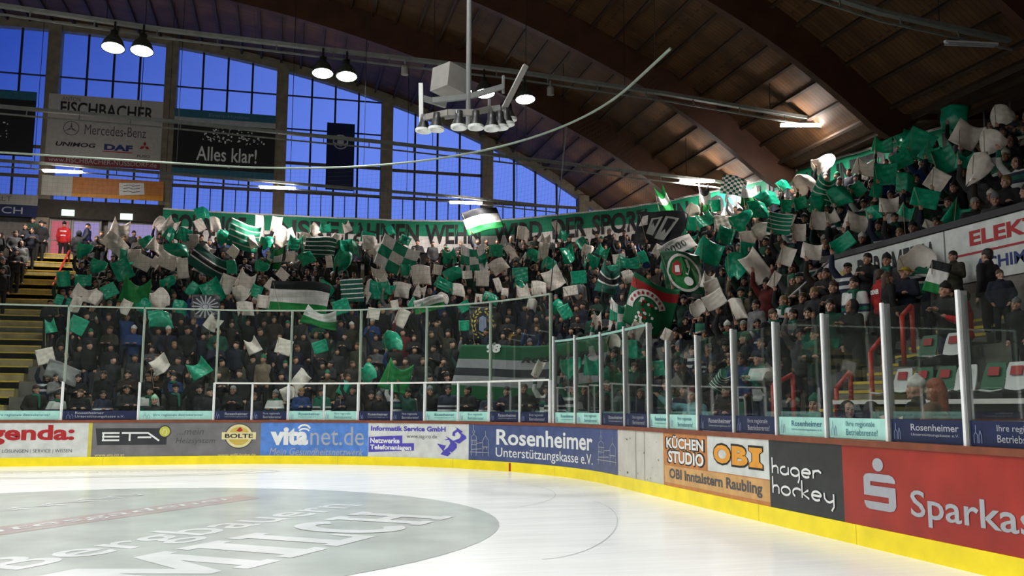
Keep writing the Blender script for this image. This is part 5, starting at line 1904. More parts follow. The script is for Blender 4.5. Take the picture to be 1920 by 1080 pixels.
(1,-5.77,28.9,0.52,5,0,3,2,2,0.94,0,0,1),(5,10.31,24.65,-0.66,3,0,6,0,0,1.01,3,1,8),(0,1.1,27.29,-0.52,0,0,10,0,1,1.01,2,1,3),(0,1.97,27.09,-0.58,1,1,6,3,3,1.04,0,0,4),
(11,15.16,23.09,-1.16,0,0,1,3,2,0.93,0,0,12),(0,-1.41,27.95,-0.03,3,0,5,3,2,1.04,0,0,2),(0,-0.8,27.8,0.2,0,1,1,1,2,0.93,0,0,2),(0,2.49,26.98,-0.19,1,3,6,0,0,0.95,0,0,4),
(0,0.52,27.47,0.42,5,8,2,1,1,1.01,0,0,3),(1,5.1,26.28,-0.47,3,0,1,1,0,1.04,0,0,5),(1,-5.07,28.81,-0.24,0,0,3,3,0,1.0,0,0,1),(1,-6.5,29.18,0.28,3,1,1,3,3,1.04,0,0,0),
(12,15.87,22.94,-1.3,0,2,10,3,3,0.95,0,0,12),(0,-0.21,27.76,-0.39,5,0,9,3,0,0.96,3,0,3),(7,12.02,24.27,-0.73,1,0,1,1,2,1.0,3,1,10),(1,-4.42,28.8,0.16,3,3,0,0,3,1.01,0,0,1),
(9,13.54,23.81,-0.94,0,0,6,0,2,0.97,2,0,11),(14,17.51,22.5,-0.97,1,4,3,0,0,0.94,0,0,13),(3,7.98,25.61,-0.74,3,4,0,3,1,0.96,0,0,7),(2,6.58,26.05,-0.86,5,0,1,2,0,0.94,3,1,6),
(4,9.24,25.25,-0.17,3,9,0,1,0,0.99,2,1,8),(13,16.57,22.9,-0.38,5,0,6,0,1,0.96,0,0,12),(1,4.66,26.65,0.1,1,0,6,0,2,0.97,0,0,5),(1,-3.86,28.78,0.7,4,0,1,3,0,0.96,0,0,1),
(10,14.38,23.67,-0.83,1,3,8,1,2,0.95,2,0,11),(0,1.72,27.48,-0.15,3,2,1,1,3,0.95,0,0,4),(0,0.35,27.92,-0.07,3,1,6,1,1,0.94,0,0,3),(6,11.03,24.88,-0.44,1,0,3,0,0,1.02,0,0,9),
(0,0.13,27.99,-0.06,3,0,8,2,0,1.02,0,0,3),(5,10.13,25.26,-0.51,4,3,9,3,2,0.94,0,0,8),(8,12.67,24.46,-0.96,4,0,1,2,2,0.99,0,1,10),(1,-3.16,28.87,-0.05,5,8,6,2,0,0.97,0,1,2),
(1,4.2,27.04,0.26,4,4,6,2,0,0.96,0,0,5),(1,-2.58,28.74,0.36,1,0,7,0,0,1.02,0,0,2),(1,3.62,27.24,0.02,4,0,0,2,2,1.01,0,0,4),(2,6.14,26.6,-0.21,4,0,4,0,2,0.98,0,0,6),
(12,15.71,23.6,-0.58,1,2,11,3,0,1.01,1,0,12),(11,15.07,23.84,-0.63,1,3,3,1,2,1.03,0,0,11),(2,-6.34,29.77,0.71,0,3,11,1,3,1.06,0,0,0),(4,8.93,25.84,-0.78,3,0,4,1,0,1.02,0,1,8),
(10,14.24,24.13,-0.81,4,0,0,2,3,0.97,0,0,11),(1,-3.69,29.18,0.14,3,3,7,0,3,0.98,0,0,1),(3,7.67,26.24,0.12,0,0,6,2,2,0.93,2,1,7),]
CROWD_ROWS = [
(1,-1.89,28.79,0.4,3,0,1,2,0,1.02),(14,17.28,23.21,-0.9,1,3,0,0,3,0.97),(1,3.05,27.6,0.3,3,5,2,3,0,0.98),(2,-6.7,29.98,0.3,1,0,6,2,3,0.96),(7,11.77,25.09,-1.7,5,2,9,2,3,1.05),
(5,9.86,25.74,-0.2,5,0,0,1,0,1.04),(13,16.5,23.58,-0.6,0,0,9,2,2,1.0),(1,-1.29,28.8,-0.2,0,0,0,2,0,1.05),(2,5.76,27.02,-0.7,1,0,8,2,1,1.0),(1,2.53,27.91,-0.3,2,0,0,2,2,0.94),
(2,-5.0,29.74,0.7,0,1,10,2,2,0.99),(8,12.59,25.0,-0.7,4,2,9,3,0,1.02),(3,7.19,26.72,0.2,2,8,9,1,2,1.01),(6,10.81,25.64,-0.8,3,1,4,3,1,1.02),(1,1.29,28.34,-0.2,0,6,8,1,0,1.03),
(2,-4.38,29.69,-0.0,0,1,10,3,0,1.03),(11,14.87,24.36,-0.8,3,0,3,3,1,1.0),(1,1.9,28.27,0.2,3,0,1,3,0,0.98),(1,-0.07,28.77,0.0,1,0,6,0,1,1.0),(1,0.68,28.6,0.1,3,0,6,2,3,0.99),
(12,15.65,24.23,-1.3,1,2,2,0,1,0.99),(2,5.23,27.49,-0.7,2,4,10,2,1,1.04),(10,14.11,24.78,-0.9,0,3,1,0,2,0.94),(7,11.58,25.62,-0.7,3,2,4,3,1,0.98),
(2,-3.74,29.77,-0.2,3,6,1,2,2,1.04),(9,13.34,25.08,-0.7,0,8,9,2,0,0.99),(5,9.54,26.29,-0.7,5,1,6,3,0,0.96),(6,10.61,26.04,-0.3,4,2,0,0,1,0.93),(2,4.74,27.77,-0.0,3,0,0,2,0,0.99),
(13,16.35,24.21,-0.8,0,0,9,2,3,1.03),(2,-3.15,29.81,-0.4,3,1,3,1,2,1.0),(14,17.11,23.99,-1.5,3,3,7,0,3,0.95),(4,8.52,26.79,-0.5,1,2,6,0,2,0.96),(3,6.73,27.37,-0.6,3,1,6,2,1,0.97),
(2,-2.49,29.72,0.4,3,0,1,3,3,0.93),(3,-6.69,30.77,0.0,1,1,6,3,3,0.94),(8,12.35,25.72,-0.3,6,0,0,2,1,0.95),(2,4.16,28.15,-0.6,4,0,4,0,0,1.0),(4,8.34,27.05,-0.5,1,2,1,1,0,1.01),
(3,-5.86,30.66,0.8,0,0,6,2,2,0.98),(10,14.0,25.31,-0.5,0,0,9,3,3,0.95),(7,11.54,26.14,-0.6,1,1,9,1,2,1.0),(12,15.61,24.82,-0.8,1,7,6,2,1,1.01),(9,13.29,25.6,-0.7,1,2,6,1,1,0.96),
(2,-1.88,29.87,0.5,4,6,0,0,3,0.97),(2,3.67,28.52,-0.4,3,6,3,2,1,1.01),(3,6.34,27.81,-0.2,5,7,9,2,0,0.97),(3,-6.2,30.93,0.3,1,1,6,2,1,0.94),(5,9.31,26.96,-0.4,0,7,6,0,1,0.96),
(3,-5.26,30.73,0.1,0,0,6,3,1,0.95),(6,10.57,26.61,-0.6,1,0,0,1,0,1.01),(2,-0.63,29.68,-0.5,0,10,8,3,0,1.04),(2,2.59,28.95,-0.7,4,0,0,1,3,1.03),(2,3.35,28.78,-0.2,1,8,3,2,1,1.0),
(2,1.43,29.27,-0.9,5,1,10,1,0,0.95),(2,0.35,29.54,-0.1,4,2,3,1,3,1.03),(3,5.86,28.11,0.0,0,5,0,2,2,0.93),(14,16.99,24.63,-1.6,4,2,0,1,3,1.0),(6,10.25,26.85,-0.8,0,0,1,2,3,1.04),
(2,2.09,29.14,0.1,4,3,1,3,3,0.95),(2,-0.95,29.93,0.0,1,0,6,0,0,1.04),(8,12.23,26.27,-0.3,1,2,3,3,1,0.95),(5,8.92,27.33,-0.4,3,1,0,0,3,0.93),(4,7.69,27.71,-0.6,2,2,1,1,0,1.04),
(10,13.89,25.78,-0.7,1,0,1,1,0,0.94),(11,14.71,25.56,-0.5,0,1,0,3,1,0.94),(7,11.22,26.7,-0.6,0,0,3,1,3,0.96),(3,-4.05,30.77,-0.2,3,5,6,0,1,0.93),(2,0.04,29.83,-0.0,1,0,8,2,2,0.95),
(9,13.02,26.2,-0.6,0,1,6,0,1,1.01),(2,1.18,29.62,-0.1,1,0,6,1,0,0.93),(12,15.43,25.43,-0.6,1,0,11,1,2,1.01),(3,-3.4,30.76,0.3,1,0,2,3,2,1.02),(3,5.67,28.53,-0.3,1,9,10,2,0,0.95),
(3,5.17,28.7,-0.1,4,0,6,2,0,1.05),(8,12.04,26.72,-0.7,1,1,2,1,3,0.94),(4,7.23,28.19,-0.7,4,0,0,1,0,1.02),(6,10.07,27.39,-0.6,1,4,8,0,0,0.99),(14,16.91,25.16,-1.2,3,1,8,3,0,1.0),
(3,4.62,28.97,-0.6,3,0,3,1,2,0.97),(4,-6.71,31.76,0.6,4,0,3,0,1,1.0),(11,14.64,26.05,-0.8,1,5,4,0,3,0.97),(3,-2.12,30.74,0.3,3,2,1,3,0,1.04),(4,-6.03,31.65,0.6,0,1,8,0,2,0.96),
(3,-1.5,30.64,-0.5,0,2,3,2,0,1.04),(5,8.61,28.03,-1.0,0,0,6,1,2,0.95),(13,16.16,25.63,-1.3,0,4,1,3,0,1.01),(4,-5.45,31.6,-0.3,5,6,1,3,0,1.03),(9,12.81,26.74,0.0,0,8,8,2,2,1.06),
(4,6.8,28.6,-0.4,1,1,6,2,2,0.93),(3,4.06,29.34,-0.1,0,1,3,0,2,0.95),(6,9.74,27.82,-0.8,3,4,0,3,3,1.04),(3,-0.84,30.65,-0.3,4,1,4,2,2,0.99),(3,3.46,29.66,-0.2,0,0,1,1,2,1.0),
(4,-4.75,31.64,-0.1,5,8,7,3,2,1.04),(14,16.83,25.66,-0.8,1,0,9,2,3,1.05),(10,13.75,26.69,-0.7,1,2,6,2,0,1.01),(5,8.24,28.39,-0.2,0,0,0,0,3,0.99),(4,6.33,28.93,-1.0,2,2,6,3,2,1.01),
(3,-0.18,30.66,-0.4,0,2,8,0,0,0.98),(3,0.4,30.53,0.7,1,2,4,3,3,0.99),(3,2.9,29.98,-0.4,5,5,10,3,2,0.96),(4,-3.69,31.62,0.1,4,2,7,3,2,1.04),(3,2.31,30.21,-0.7,0,6,1,3,3,1.04),
(13,16.02,26.15,-0.8,0,7,0,1,3,1.02),(3,1.1,30.51,0.1,3,1,1,3,0,0.98),(8,11.75,27.55,-1.1,0,3,6,0,3,1.05),(6,9.4,28.28,-1.2,0,2,6,0,1,0.94),(3,1.67,30.42,0.1,1,1,3,1,3,0.93),
(9,12.79,27.27,-0.7,1,2,4,1,1,0.94),(7,10.64,27.95,-0.5,4,2,0,2,0,1.05),(12,15.19,26.49,-0.8,1,0,6,1,3,1.0),(4,-4.03,31.86,0.1,1,1,4,3,0,1.04),(4,-3.12,31.71,0.3,4,0,6,3,0,1.05),
(4,6.14,29.43,-0.3,3,0,0,1,2,0.98),(5,8.0,28.92,-0.4,1,3,6,2,0,0.99),(11,14.42,26.98,-0.9,5,1,7,0,1,1.05),(5,-6.36,32.53,0.1,4,0,11,0,3,1.04),(4,-2.14,31.59,0.2,4,7,0,1,0,1.04),
(4,5.22,29.8,-0.4,1,6,6,0,3,1.01),(4,-2.62,31.85,0.1,1,2,3,0,0,0.95),(4,4.7,30.06,-0.0,4,0,1,1,2,1.0),(8,11.64,28.08,-0.6,1,1,1,1,1,0.97),(10,13.46,27.5,-0.6,5,0,11,2,3,1.0),
(13,16.11,26.64,-0.8,1,5,6,3,3,0.99),(7,10.56,28.43,-0.5,1,0,1,3,0,1.04),(5,-6.63,32.83,0.3,1,0,10,3,1,0.98),(6,9.35,28.83,-0.5,1,1,6,0,3,0.93),(5,-5.7,32.64,0.2,2,0,1,0,3,1.04),
(14,16.73,26.55,-0.2,3,2,0,2,2,1.04),(4,-0.81,31.58,0.4,4,0,1,1,0,1.05),(5,-6.08,32.82,0.2,1,4,7,1,3,0.97),(4,-2.4,32.02,0.1,3,4,6,2,1,0.97),(9,12.45,28.03,-0.7,3,1,7,0,1,0.95),
(5,7.21,29.62,-0.3,3,1,6,0,0,1.01),(13,15.88,26.97,-0.2,3,2,4,1,1,1.04),(4,4.19,30.47,-0.0,3,0,4,2,0,0.94),(4,-0.17,31.56,0.1,3,0,0,0,2,0.97),(11,14.21,27.57,-0.3,0,1,6,3,1,1.0),
(5,-5.16,32.82,0.2,1,8,4,3,2,1.06),(4,0.6,31.47,0.3,0,0,11,0,1,0.97),(4,3.23,30.85,0.4,5,1,1,3,0,0.96),(5,-3.79,32.53,0.6,3,0,5,1,3,1.06),(5,6.7,29.96,0.1,0,0,2,2,0,1.06),
(12,15.17,27.39,-0.7,1,0,3,0,3,0.97),(6,8.66,29.44,-0.6,1,1,11,3,2,1.03),(4,3.85,30.77,-0.2,1,11,0,2,0,1.06),(6,-7.71,33.51,0.7,5,0,3,3,0,1.04),(5,-4.59,32.81,0.2,1,0,9,0,3,1.0),
(4,1.36,31.41,-0.0,4,4,0,1,3,1.01),(10,13.3,28.07,-0.6,3,1,0,1,0,1.0),(8,11.17,28.75,-0.6,1,1,6,3,2,0.97),(4,1.96,31.32,-0.3,3,0,0,2,3,0.98),(5,-4.12,32.81,0.1,1,0,6,2,0,1.03),
(6,-7.01,33.47,0.3,2,2,1,3,2,0.96),(4,1.01,31.62,-0.1,1,5,2,3,1,1.01),(4,2.99,31.17,-0.2,1,1,4,1,2,0.96),(5,6.27,30.31,-0.3,4,2,3,3,3,1.03),(5,-3.02,32.64,-0.3,3,2,2,0,0,0.99),
(5,-2.48,32.51,0.5,3,9,11,1,0,1.04),(9,12.37,28.57,-0.6,1,0,0,2,1,0.95),(14,16.58,27.23,-1.6,3,0,9,3,1,1.01),(11,14.06,28.06,-0.8,5,1,0,3,0,1.02),(5,-3.44,32.8,0.1,1,0,0,3,0,0.99),
(13,15.8,27.58,-1.0,5,2,0,1,2,1.01),(6,-6.38,33.55,0.6,5,5,1,1,2,0.96),(6,8.47,29.86,-0.4,1,4,9,0,3,1.0),(6,-7.49,33.91,0.3,3,2,4,1,3,1.01),(5,-1.78,32.56,0.5,6,3,3,2,1,0.94),
(8,11.14,29.18,-0.6,1,8,3,0,3,1.0),(5,6.02,30.66,-0.3,1,0,6,3,3,1.01),(6,-5.55,33.48,0.1,0,3,4,1,2,1.06),(6,-6.71,33.78,0.2,1,1,9,1,1,1.04),(10,13.1,28.63,-0.8,3,0,1,2,1,1.04),
(7,9.79,29.66,-0.5,1,3,0,3,3,0.95),(5,5.05,31.02,-0.7,0,1,10,0,0,0.97),(12,14.88,28.18,-1.1,5,1,0,3,0,0.96),(6,-4.76,33.46,0.3,3,3,6,1,3,1.02),(6,7.98,30.31,-0.4,1,2,0,1,2,1.01),
(6,-5.9,33.77,0.2,1,2,9,3,1,1.05),(11,13.97,28.57,-0.7,1,6,1,0,0,0.97),(5,-0.38,32.53,-0.4,4,3,0,3,0,1.06),(5,-1.25,32.78,0.0,1,0,1,1,0,1.0),(8,10.71,29.63,-1.0,3,1,0,2,0,0.94),
(14,16.47,27.81,-0.8,3,0,6,1,2,1.01),(7,9.35,30.06,-0.2,0,1,5,2,1,0.97),(6,-4.21,33.5,-0.3,3,1,11,3,1,1.03),(9,11.85,29.32,0.0,3,1,6,1,0,1.05),(6,-5.15,33.77,0.2,1,4,0,1,2,0.98),
(5,4.79,31.38,-0.3,1,2,0,1,1,1.0),(5,-0.71,32.78,-0.0,1,2,6,3,1,0.99),(5,0.51,32.53,-0.3,0,1,0,2,2,1.04),(13,15.61,28.28,-0.9,0,10,1,1,0,0.94),(6,7.53,30.75,-0.4,1,2,1,3,1,0.94),
(5,4.54,31.61,-0.2,1,0,4,3,0,1.02),(10,12.86,29.21,-0.6,5,5,0,3,0,1.0),(5,0.08,32.73,-0.0,1,0,8,1,0,0.97),(5,2.25,32.21,0.4,4,6,7,0,0,0.95),(7,-7.29,34.47,-0.0,0,0,0,0,0,1.05),
(12,14.66,28.71,-0.7,3,0,4,3,3,1.06),(6,-3.53,33.62,0.7,4,1,0,1,1,0.98),(5,1.13,32.55,0.2,3,7,10,2,3,0.99),(5,2.95,32.13,-0.2,3,8,7,1,2,1.03),(7,9.15,30.5,-0.4,1,0,5,2,0,0.96),
(5,3.84,31.96,-0.2,1,1,9,1,3,1.03),(11,13.93,29.07,-0.7,1,0,6,3,1,0.96),(5,1.89,32.48,-0.1,1,2,0,1,3,1.0),(6,7.09,31.12,-0.4,1,3,0,2,1,1.04),(9,11.58,29.82,-0.6,0,2,6,0,1,1.02),
(7,-6.6,34.46,0.9,0,2,1,3,1,1.02),(10,12.49,29.53,-0.6,1,0,1,0,0,1.04),(7,-7.6,34.73,0.3,1,4,4,3,3,1.04),(8,10.45,30.2,0.2,2,2,3,0,1,1.05),(6,-2.18,33.5,0.2,2,2,1,0,3,1.06),
(6,-3.04,33.75,0.1,1,8,6,0,3,1.04),(14,16.36,28.41,-0.9,3,1,0,2,0,0.96),(7,8.78,30.76,-0.9,3,0,0,0,2,0.97),(7,-6.93,34.72,0.2,1,4,6,3,1,1.05),(6,6.8,31.4,-0.3,1,1,0,0,2,0.99),
(6,-2.54,33.74,0.1,1,1,6,3,1,1.0),(6,6.38,31.55,-0.4,2,1,0,0,0,1.03),(7,8.41,31.04,-0.7,1,2,0,0,0,0.99),(7,-5.91,34.59,0.1,2,4,0,3,0,1.02),(7,-5.36,34.48,0.3,3,6,6,1,2,1.02),
(11,13.62,29.51,-0.2,5,2,9,0,3,0.97),(13,15.46,28.93,-1.6,3,0,6,0,3,1.02),(8,10.05,30.68,-0.0,0,9,0,1,3,1.06),(6,-0.58,33.46,-0.1,4,1,0,2,0,0.95),
(6,-1.59,33.73,0.0,1,7,1,1,3,0.99),(6,6.09,31.84,-0.3,1,2,10,1,0,1.06),(9,11.34,30.34,-0.8,1,1,6,3,1,0.94),(7,-4.68,34.48,0.5,5,2,2,1,0,0.93),(12,14.5,29.41,-0.7,0,0,0,1,3,1.02),
(6,-1.0,33.73,0.0,1,0,4,3,0,1.05),(14,16.16,28.96,-0.6,6,2,3,1,3,0.95),(7,-3.89,34.41,0.0,1,1,4,3,2,1.04),(6,0.01,33.55,0.3,1,0,4,0,1,0.98),(6,5.51,32.2,-0.3,1,0,1,3,2,0.96),
(7,8.23,31.47,-0.4,1,0,11,1,3,1.05),(11,13.34,29.96,-0.6,0,3,4,2,3,1.06),(6,4.58,32.56,-0.0,4,0,10,2,1,1.03),(8,-7.68,35.5,-0.1,0,0,11,1,1,1.05),(6,1.08,33.47,0.1,0,8,4,1,1,1.0),
(7,-4.15,34.7,0.1,1,1,1,2,3,0.98),(13,15.26,29.5,-1.2,3,2,2,3,2,0.96),(6,3.98,32.76,-0.1,0,0,0,2,0,0.97),(7,-3.22,34.49,-0.4,4,8,0,2,2,0.98),(8,-7.1,35.42,0.5,0,1,9,0,3,0.98),
(9,11.05,30.89,-0.8,6,1,8,1,3,0.97),(7,-2.53,34.41,-0.0,1,5,6,3,1,0.98),(6,0.71,33.69,-0.1,1,10,6,0,1,1.02),(7,7.61,31.95,-0.4,1,0,0,1,0,1.05),(6,3.39,33.08,-0.0,4,0,9,2,0,1.05),
(8,-6.39,35.43,0.2,0,10,3,3,0,0.97),(6,2.33,33.4,-0.1,1,0,6,3,2,1.02),(7,6.91,32.21,-0.0,4,0,6,1,2,1.03),(14,16.02,29.57,-0.8,3,4,10,1,2,0.96),(8,-5.55,35.35,0.4,0,1,2,1,2,1.03),
(8,-6.73,35.66,0.2,1,1,1,0,3,1.03),(8,9.12,31.74,-0.2,2,0,8,0,3,1.05),(11,13.15,30.64,-0.6,5,2,0,0,2,1.03),(7,-2.06,34.68,0.1,1,1,5,2,1,1.06),(7,-1.13,34.46,-0.7,0,0,7,2,0,0.97),
(9,10.92,31.33,-0.5,1,0,0,2,1,1.05),(7,6.39,32.64,-0.5,0,0,2,0,3,1.03),(13,15.22,30.07,-0.7,1,0,6,0,1,1.03),(8,-5.84,35.66,0.2,1,0,6,0,2,0.95),(7,-1.51,34.68,0.0,1,3,0,0,0,1.05),
(8,-4.87,35.46,1.0,5,0,6,1,3,1.01),(8,8.65,32.14,-0.5,0,1,6,2,2,0.95),(8,-4.28,35.35,-0.4,5,7,10,1,3,1.05),(7,-0.03,34.41,-0.0,3,9,0,3,3,0.99),(7,5.95,32.92,0.4,1,4,9,3,0,1.01),
(12,14.02,30.65,-0.5,2,3,3,0,2,1.02),(14,15.93,30.11,-0.7,1,9,1,2,2,0.95),(9,10.36,31.84,-0.2,0,9,0,3,0,0.93),(7,-0.48,34.67,-0.0,1,0,1,2,0,0.94),
(7,0.57,34.42,-0.1,6,0,0,1,3,1.03),(7,5.59,33.22,-0.3,1,8,7,2,2,1.05),(7,5.14,33.34,-0.5,1,0,1,2,2,0.97),(10,11.74,31.53,-0.9,4,0,2,3,1,1.03),(13,14.88,30.57,-0.6,0,0,5,2,1,0.99),
(11,12.83,31.21,-1.1,1,8,0,0,3,0.99),(9,-7.72,36.45,0.1,5,1,2,0,1,0.94),(8,8.42,32.52,-0.4,1,2,0,3,3,1.03),(7,4.41,33.64,-0.1,5,3,5,0,0,0.96),(7,1.66,34.32,0.2,4,1,8,0,3,0.97),
(9,-7.1,36.37,0.1,5,3,4,2,1,1.04),(8,7.92,32.71,-0.4,5,1,6,0,2,0.99),(8,-2.63,35.35,-0.3,4,2,1,2,3,0.97),(8,-3.69,35.64,0.1,1,2,0,1,2,0.99),(7,2.34,34.24,-0.5,4,8,0,1,3,0.93),
(7,4.92,33.69,-0.2,1,0,1,0,2,0.98),(9,-6.42,36.38,0.0,3,6,6,0,1,1.01),(9,9.85,32.34,-0.1,3,4,0,0,0,1.06),(7,1.36,34.58,-0.1,1,6,6,0,1,1.03),(7,4.12,33.94,-0.2,1,11,9,3,3,1.0),
(9,-5.79,36.32,0.0,4,3,11,1,2,0.93),(7,3.78,34.08,-0.2,1,9,2,2,3,1.05),(8,-2.02,35.45,-0.8,1,2,0,2,1,1.06),(7,3.4,34.19,-0.2,1,1,8,2,2,0.94),(12,13.81,31.28,-0.8,1,0,0,2,0,0.98),
(8,7.4,33.14,-0.2,3,0,1,2,1,0.95),(7,3.11,34.27,-0.2,1,2,0,3,1,0.95),(10,11.59,32.0,-0.5,1,2,9,3,2,0.96),(11,12.6,31.69,-0.4,0,0,7,2,2,0.99),(13,14.84,31.12,-0.6,1,2,1,0,3,0.95),
(14,15.65,30.86,-0.8,0,0,0,0,3,0.98),(8,-1.32,35.48,-0.2,3,0,0,0,0,0.95),(9,9.68,32.75,-0.4,1,0,0,1,3,1.03),(8,7.15,33.47,-0.3,1,4,3,3,1,1.02),(12,13.53,31.72,-0.5,0,6,2,2,1,1.03),
(9,-4.11,36.31,0.1,3,6,8,2,3,1.04),(9,-5.24,36.6,0.2,1,2,11,2,2,0.95),(8,-0.65,35.54,-0.2,3,0,3,0,2,0.95),(9,9.26,33.04,-1.6,3,1,11,0,0,1.03),(8,0.4,35.38,-0.1,3,3,9,3,3,0.97),
(9,-4.74,36.6,0.1,1,1,4,2,1,1.01),(10,11.2,32.6,-0.5,1,9,8,0,0,1.05),(8,6.73,33.84,-0.3,1,3,0,0,0,1.01),(9,-4.45,36.59,0.1,1,0,6,2,0,0.95),(8,-0.03,35.61,-0.0,1,3,3,3,1,0.99),
(9,8.8,33.36,-0.2,0,7,0,2,2,0.98),(11,12.35,32.36,-0.5,3,2,0,0,1,1.0),(10,-7.29,37.31,0.7,0,0,0,3,0,0.94),(8,0.99,35.39,0.2,3,0,0,2,0,0.96),(8,6.2,34.12,-0.3,1,0,6,2,3,1.06),
(9,-2.78,36.32,0.3,5,0,10,3,1,0.96),(13,14.43,31.81,-0.2,3,2,2,1,1,0.94),(10,-6.67,37.26,0.0,5,0,11,3,0,0.93),(8,5.31,34.43,0.2,4,1,5,2,2,1.01),(8,1.57,35.39,-0.2,3,2,6,3,1,0.99),
(10,-7.61,37.56,0.2,1,1,6,0,3,1.01),(14,15.6,31.54,-0.6,1,6,0,3,2,1.02),(8,2.9,35.1,0.6,5,4,1,1,0,0.94),(11,-10.64,38.27,-0.0,0,0,0,1,3,0.95),(8,2.24,35.28,-0.4,5,3,9,1,3,0.94),
(9,-3.19,36.59,0.1,1,0,5,2,0,1.04),(9,8.18,33.77,-0.7,4,3,0,2,3,1.03),(12,13.31,32.31,-0.0,3,0,6,1,1,1.06),(9,-3.08,36.58,0.1,1,4,5,1,2,0.98),(8,5.01,34.71,-0.2,1,3,6,2,3,0.94),
(10,10.55,33.22,-0.5,1,6,3,2,3,0.97),(8,4.03,34.98,0.1,5,1,8,1,3,0.99),(9,-1.48,36.31,0.1,5,1,1,1,0,0.96),(10,-5.5,37.25,0.0,0,2,0,0,1,1.06),(14,15.26,31.85,-0.8,3,0,2,3,2,0.94),
(8,3.66,35.16,-0.2,1,6,3,3,2,1.05),(11,11.86,32.97,-0.8,3,1,3,1,3,0.93),(9,7.95,34.12,-0.3,1,2,10,2,0,0.97),(9,-1.96,36.58,0.0,1,7,1,1,2,0.95),(10,-5.98,37.55,0.2,1,0,1,1,0,0.98),
(10,10.05,33.58,-0.4,2,0,9,3,1,1.02),(9,-0.54,36.31,0.2,0,5,1,1,3,0.96),(10,-5.75,37.55,0.2,1,2,1,0,1,0.96),(10,-4.8,37.37,0.2,0,0,0,0,3,1.04),(9,7.22,34.54,-0.4,0,0,10,1,0,0.97),
(12,12.96,32.93,-0.5,2,1,11,0,3,0.97),(9,-0.87,36.57,0.0,1,3,2,1,3,0.97),(11,11.55,33.36,-0.4,1,0,10,2,2,0.94),(13,14.14,32.58,-0.5,3,1,11,0,2,1.05),
(9,0.03,36.38,-0.1,0,10,6,0,1,0.97),(10,-3.9,37.37,0.4,0,0,1,2,1,0.93),(10,9.87,33.98,-0.4,1,1,1,0,3,1.01),(11,-7.65,38.26,1.0,0,0,2,0,2,0.96),(9,0.7,36.33,-0.0,4,3,0,0,1,1.0),
(10,-4.35,37.54,0.1,1,1,3,0,0,0.99),(10,-3.23,37.27,0.4,0,0,3,0,0,1.0),(9,6.7,34.91,-0.3,3,1,0,2,2,0.96),(10,9.47,34.25,-0.4,1,0,2,3,2,1.05),(12,-11.09,39.28,0.1,2,1,0,0,3,0.95),
(14,15.08,32.66,-0.1,4,0,3,1,3,1.01),(9,1.33,36.4,-0.5,3,0,10,0,2,1.05),(9,6.13,35.23,-0.2,3,2,0,2,0,0.94),(11,11.32,33.84,-0.5,1,2,1,0,1,1.01),(13,13.89,33.08,-0.7,0,0,0,0,3,1.0),
(11,-6.33,38.25,0.6,0,4,4,2,3,0.99),(10,-2.49,37.39,-0.1,5,0,9,0,1,1.02),(10,9.27,34.47,-0.4,1,0,0,1,0,1.04),(9,4.96,35.63,-0.4,1,5,0,1,1,0.98),
(10,-2.93,37.53,0.1,1,10,7,3,3,0.96),(9,2.66,36.22,-0.0,0,0,1,0,3,0.99),(10,-1.71,37.26,-0.3,3,0,1,2,0,1.0),(9,3.91,35.93,-0.2,5,1,11,3,2,0.93),(12,12.67,33.57,-0.1,1,2,2,2,2,1.0),
(9,1.97,36.44,-0.5,0,1,6,2,3,1.04),(11,-6.7,38.5,0.2,1,0,6,3,2,0.97),(9,5.87,35.52,-0.3,1,4,0,1,2,0.97),(14,14.79,33.06,-0.6,4,3,1,1,0,1.04),(11,10.67,34.3,-0.1,3,5,1,2,2,1.02),
(9,3.58,36.19,-0.2,1,4,0,2,0,0.94),(9,4.61,35.95,-0.2,1,1,10,1,0,1.05),(10,-2.0,37.52,0.0,1,1,0,1,0,0.97),(10,8.34,34.99,-0.2,0,0,3,2,3,0.97),(12,12.24,33.95,-0.6,1,1,0,0,2,0.99),
(11,-4.76,38.25,0.3,3,2,9,0,0,0.95),(10,-0.95,37.43,-0.4,3,10,6,1,1,0.98),(11,-5.39,38.49,0.2,1,4,0,2,2,0.95),(10,7.86,35.33,-0.5,0,0,10,3,1,1.01),
(11,-4.2,38.26,-0.0,3,3,1,2,3,0.98),(13,13.55,33.72,-0.5,5,3,1,3,3,0.95),(11,-5.1,38.49,0.2,1,1,3,3,0,0.94),(11,10.28,34.75,-0.8,0,1,3,2,0,0.98),
(10,-0.42,37.51,-0.0,1,2,9,0,1,0.97),(10,-0.34,37.51,-0.0,1,2,9,1,2,1.02),(12,-7.69,39.26,-0.5,3,0,4,3,3,0.95),(13,-11.28,40.09,0.7,5,1,3,2,1,0.99),
(10,1.11,37.24,-0.5,5,1,1,3,2,0.98),(11,-3.54,38.34,0.1,2,0,6,0,2,0.97),(11,9.76,35.05,-0.8,5,1,4,0,3,1.01),(14,14.77,33.63,-0.6,1,3,0,2,3,1.02),
(10,0.27,37.5,-0.0,1,0,11,0,1,0.97),(10,7.65,35.69,-0.3,1,2,3,0,2,1.0),(10,7.2,35.83,-0.3,1,4,10,3,1,0.99),(12,11.83,34.6,-0.2,3,1,1,0,0,0.95),(11,-2.9,38.33,-0.3,3,1,1,2,2,0.96),
(13,13.25,34.2,0.0,3,2,0,3,2,0.98),(10,0.79,37.5,-0.1,1,3,11,0,3,1.03),(12,-6.33,39.27,0.0,5,9,0,0,0,0.97),(10,6.39,36.27,-0.6,5,6,6,0,3,1.01),(10,3.32,37.05,-0.3,3,3,0,1,2,1.05),
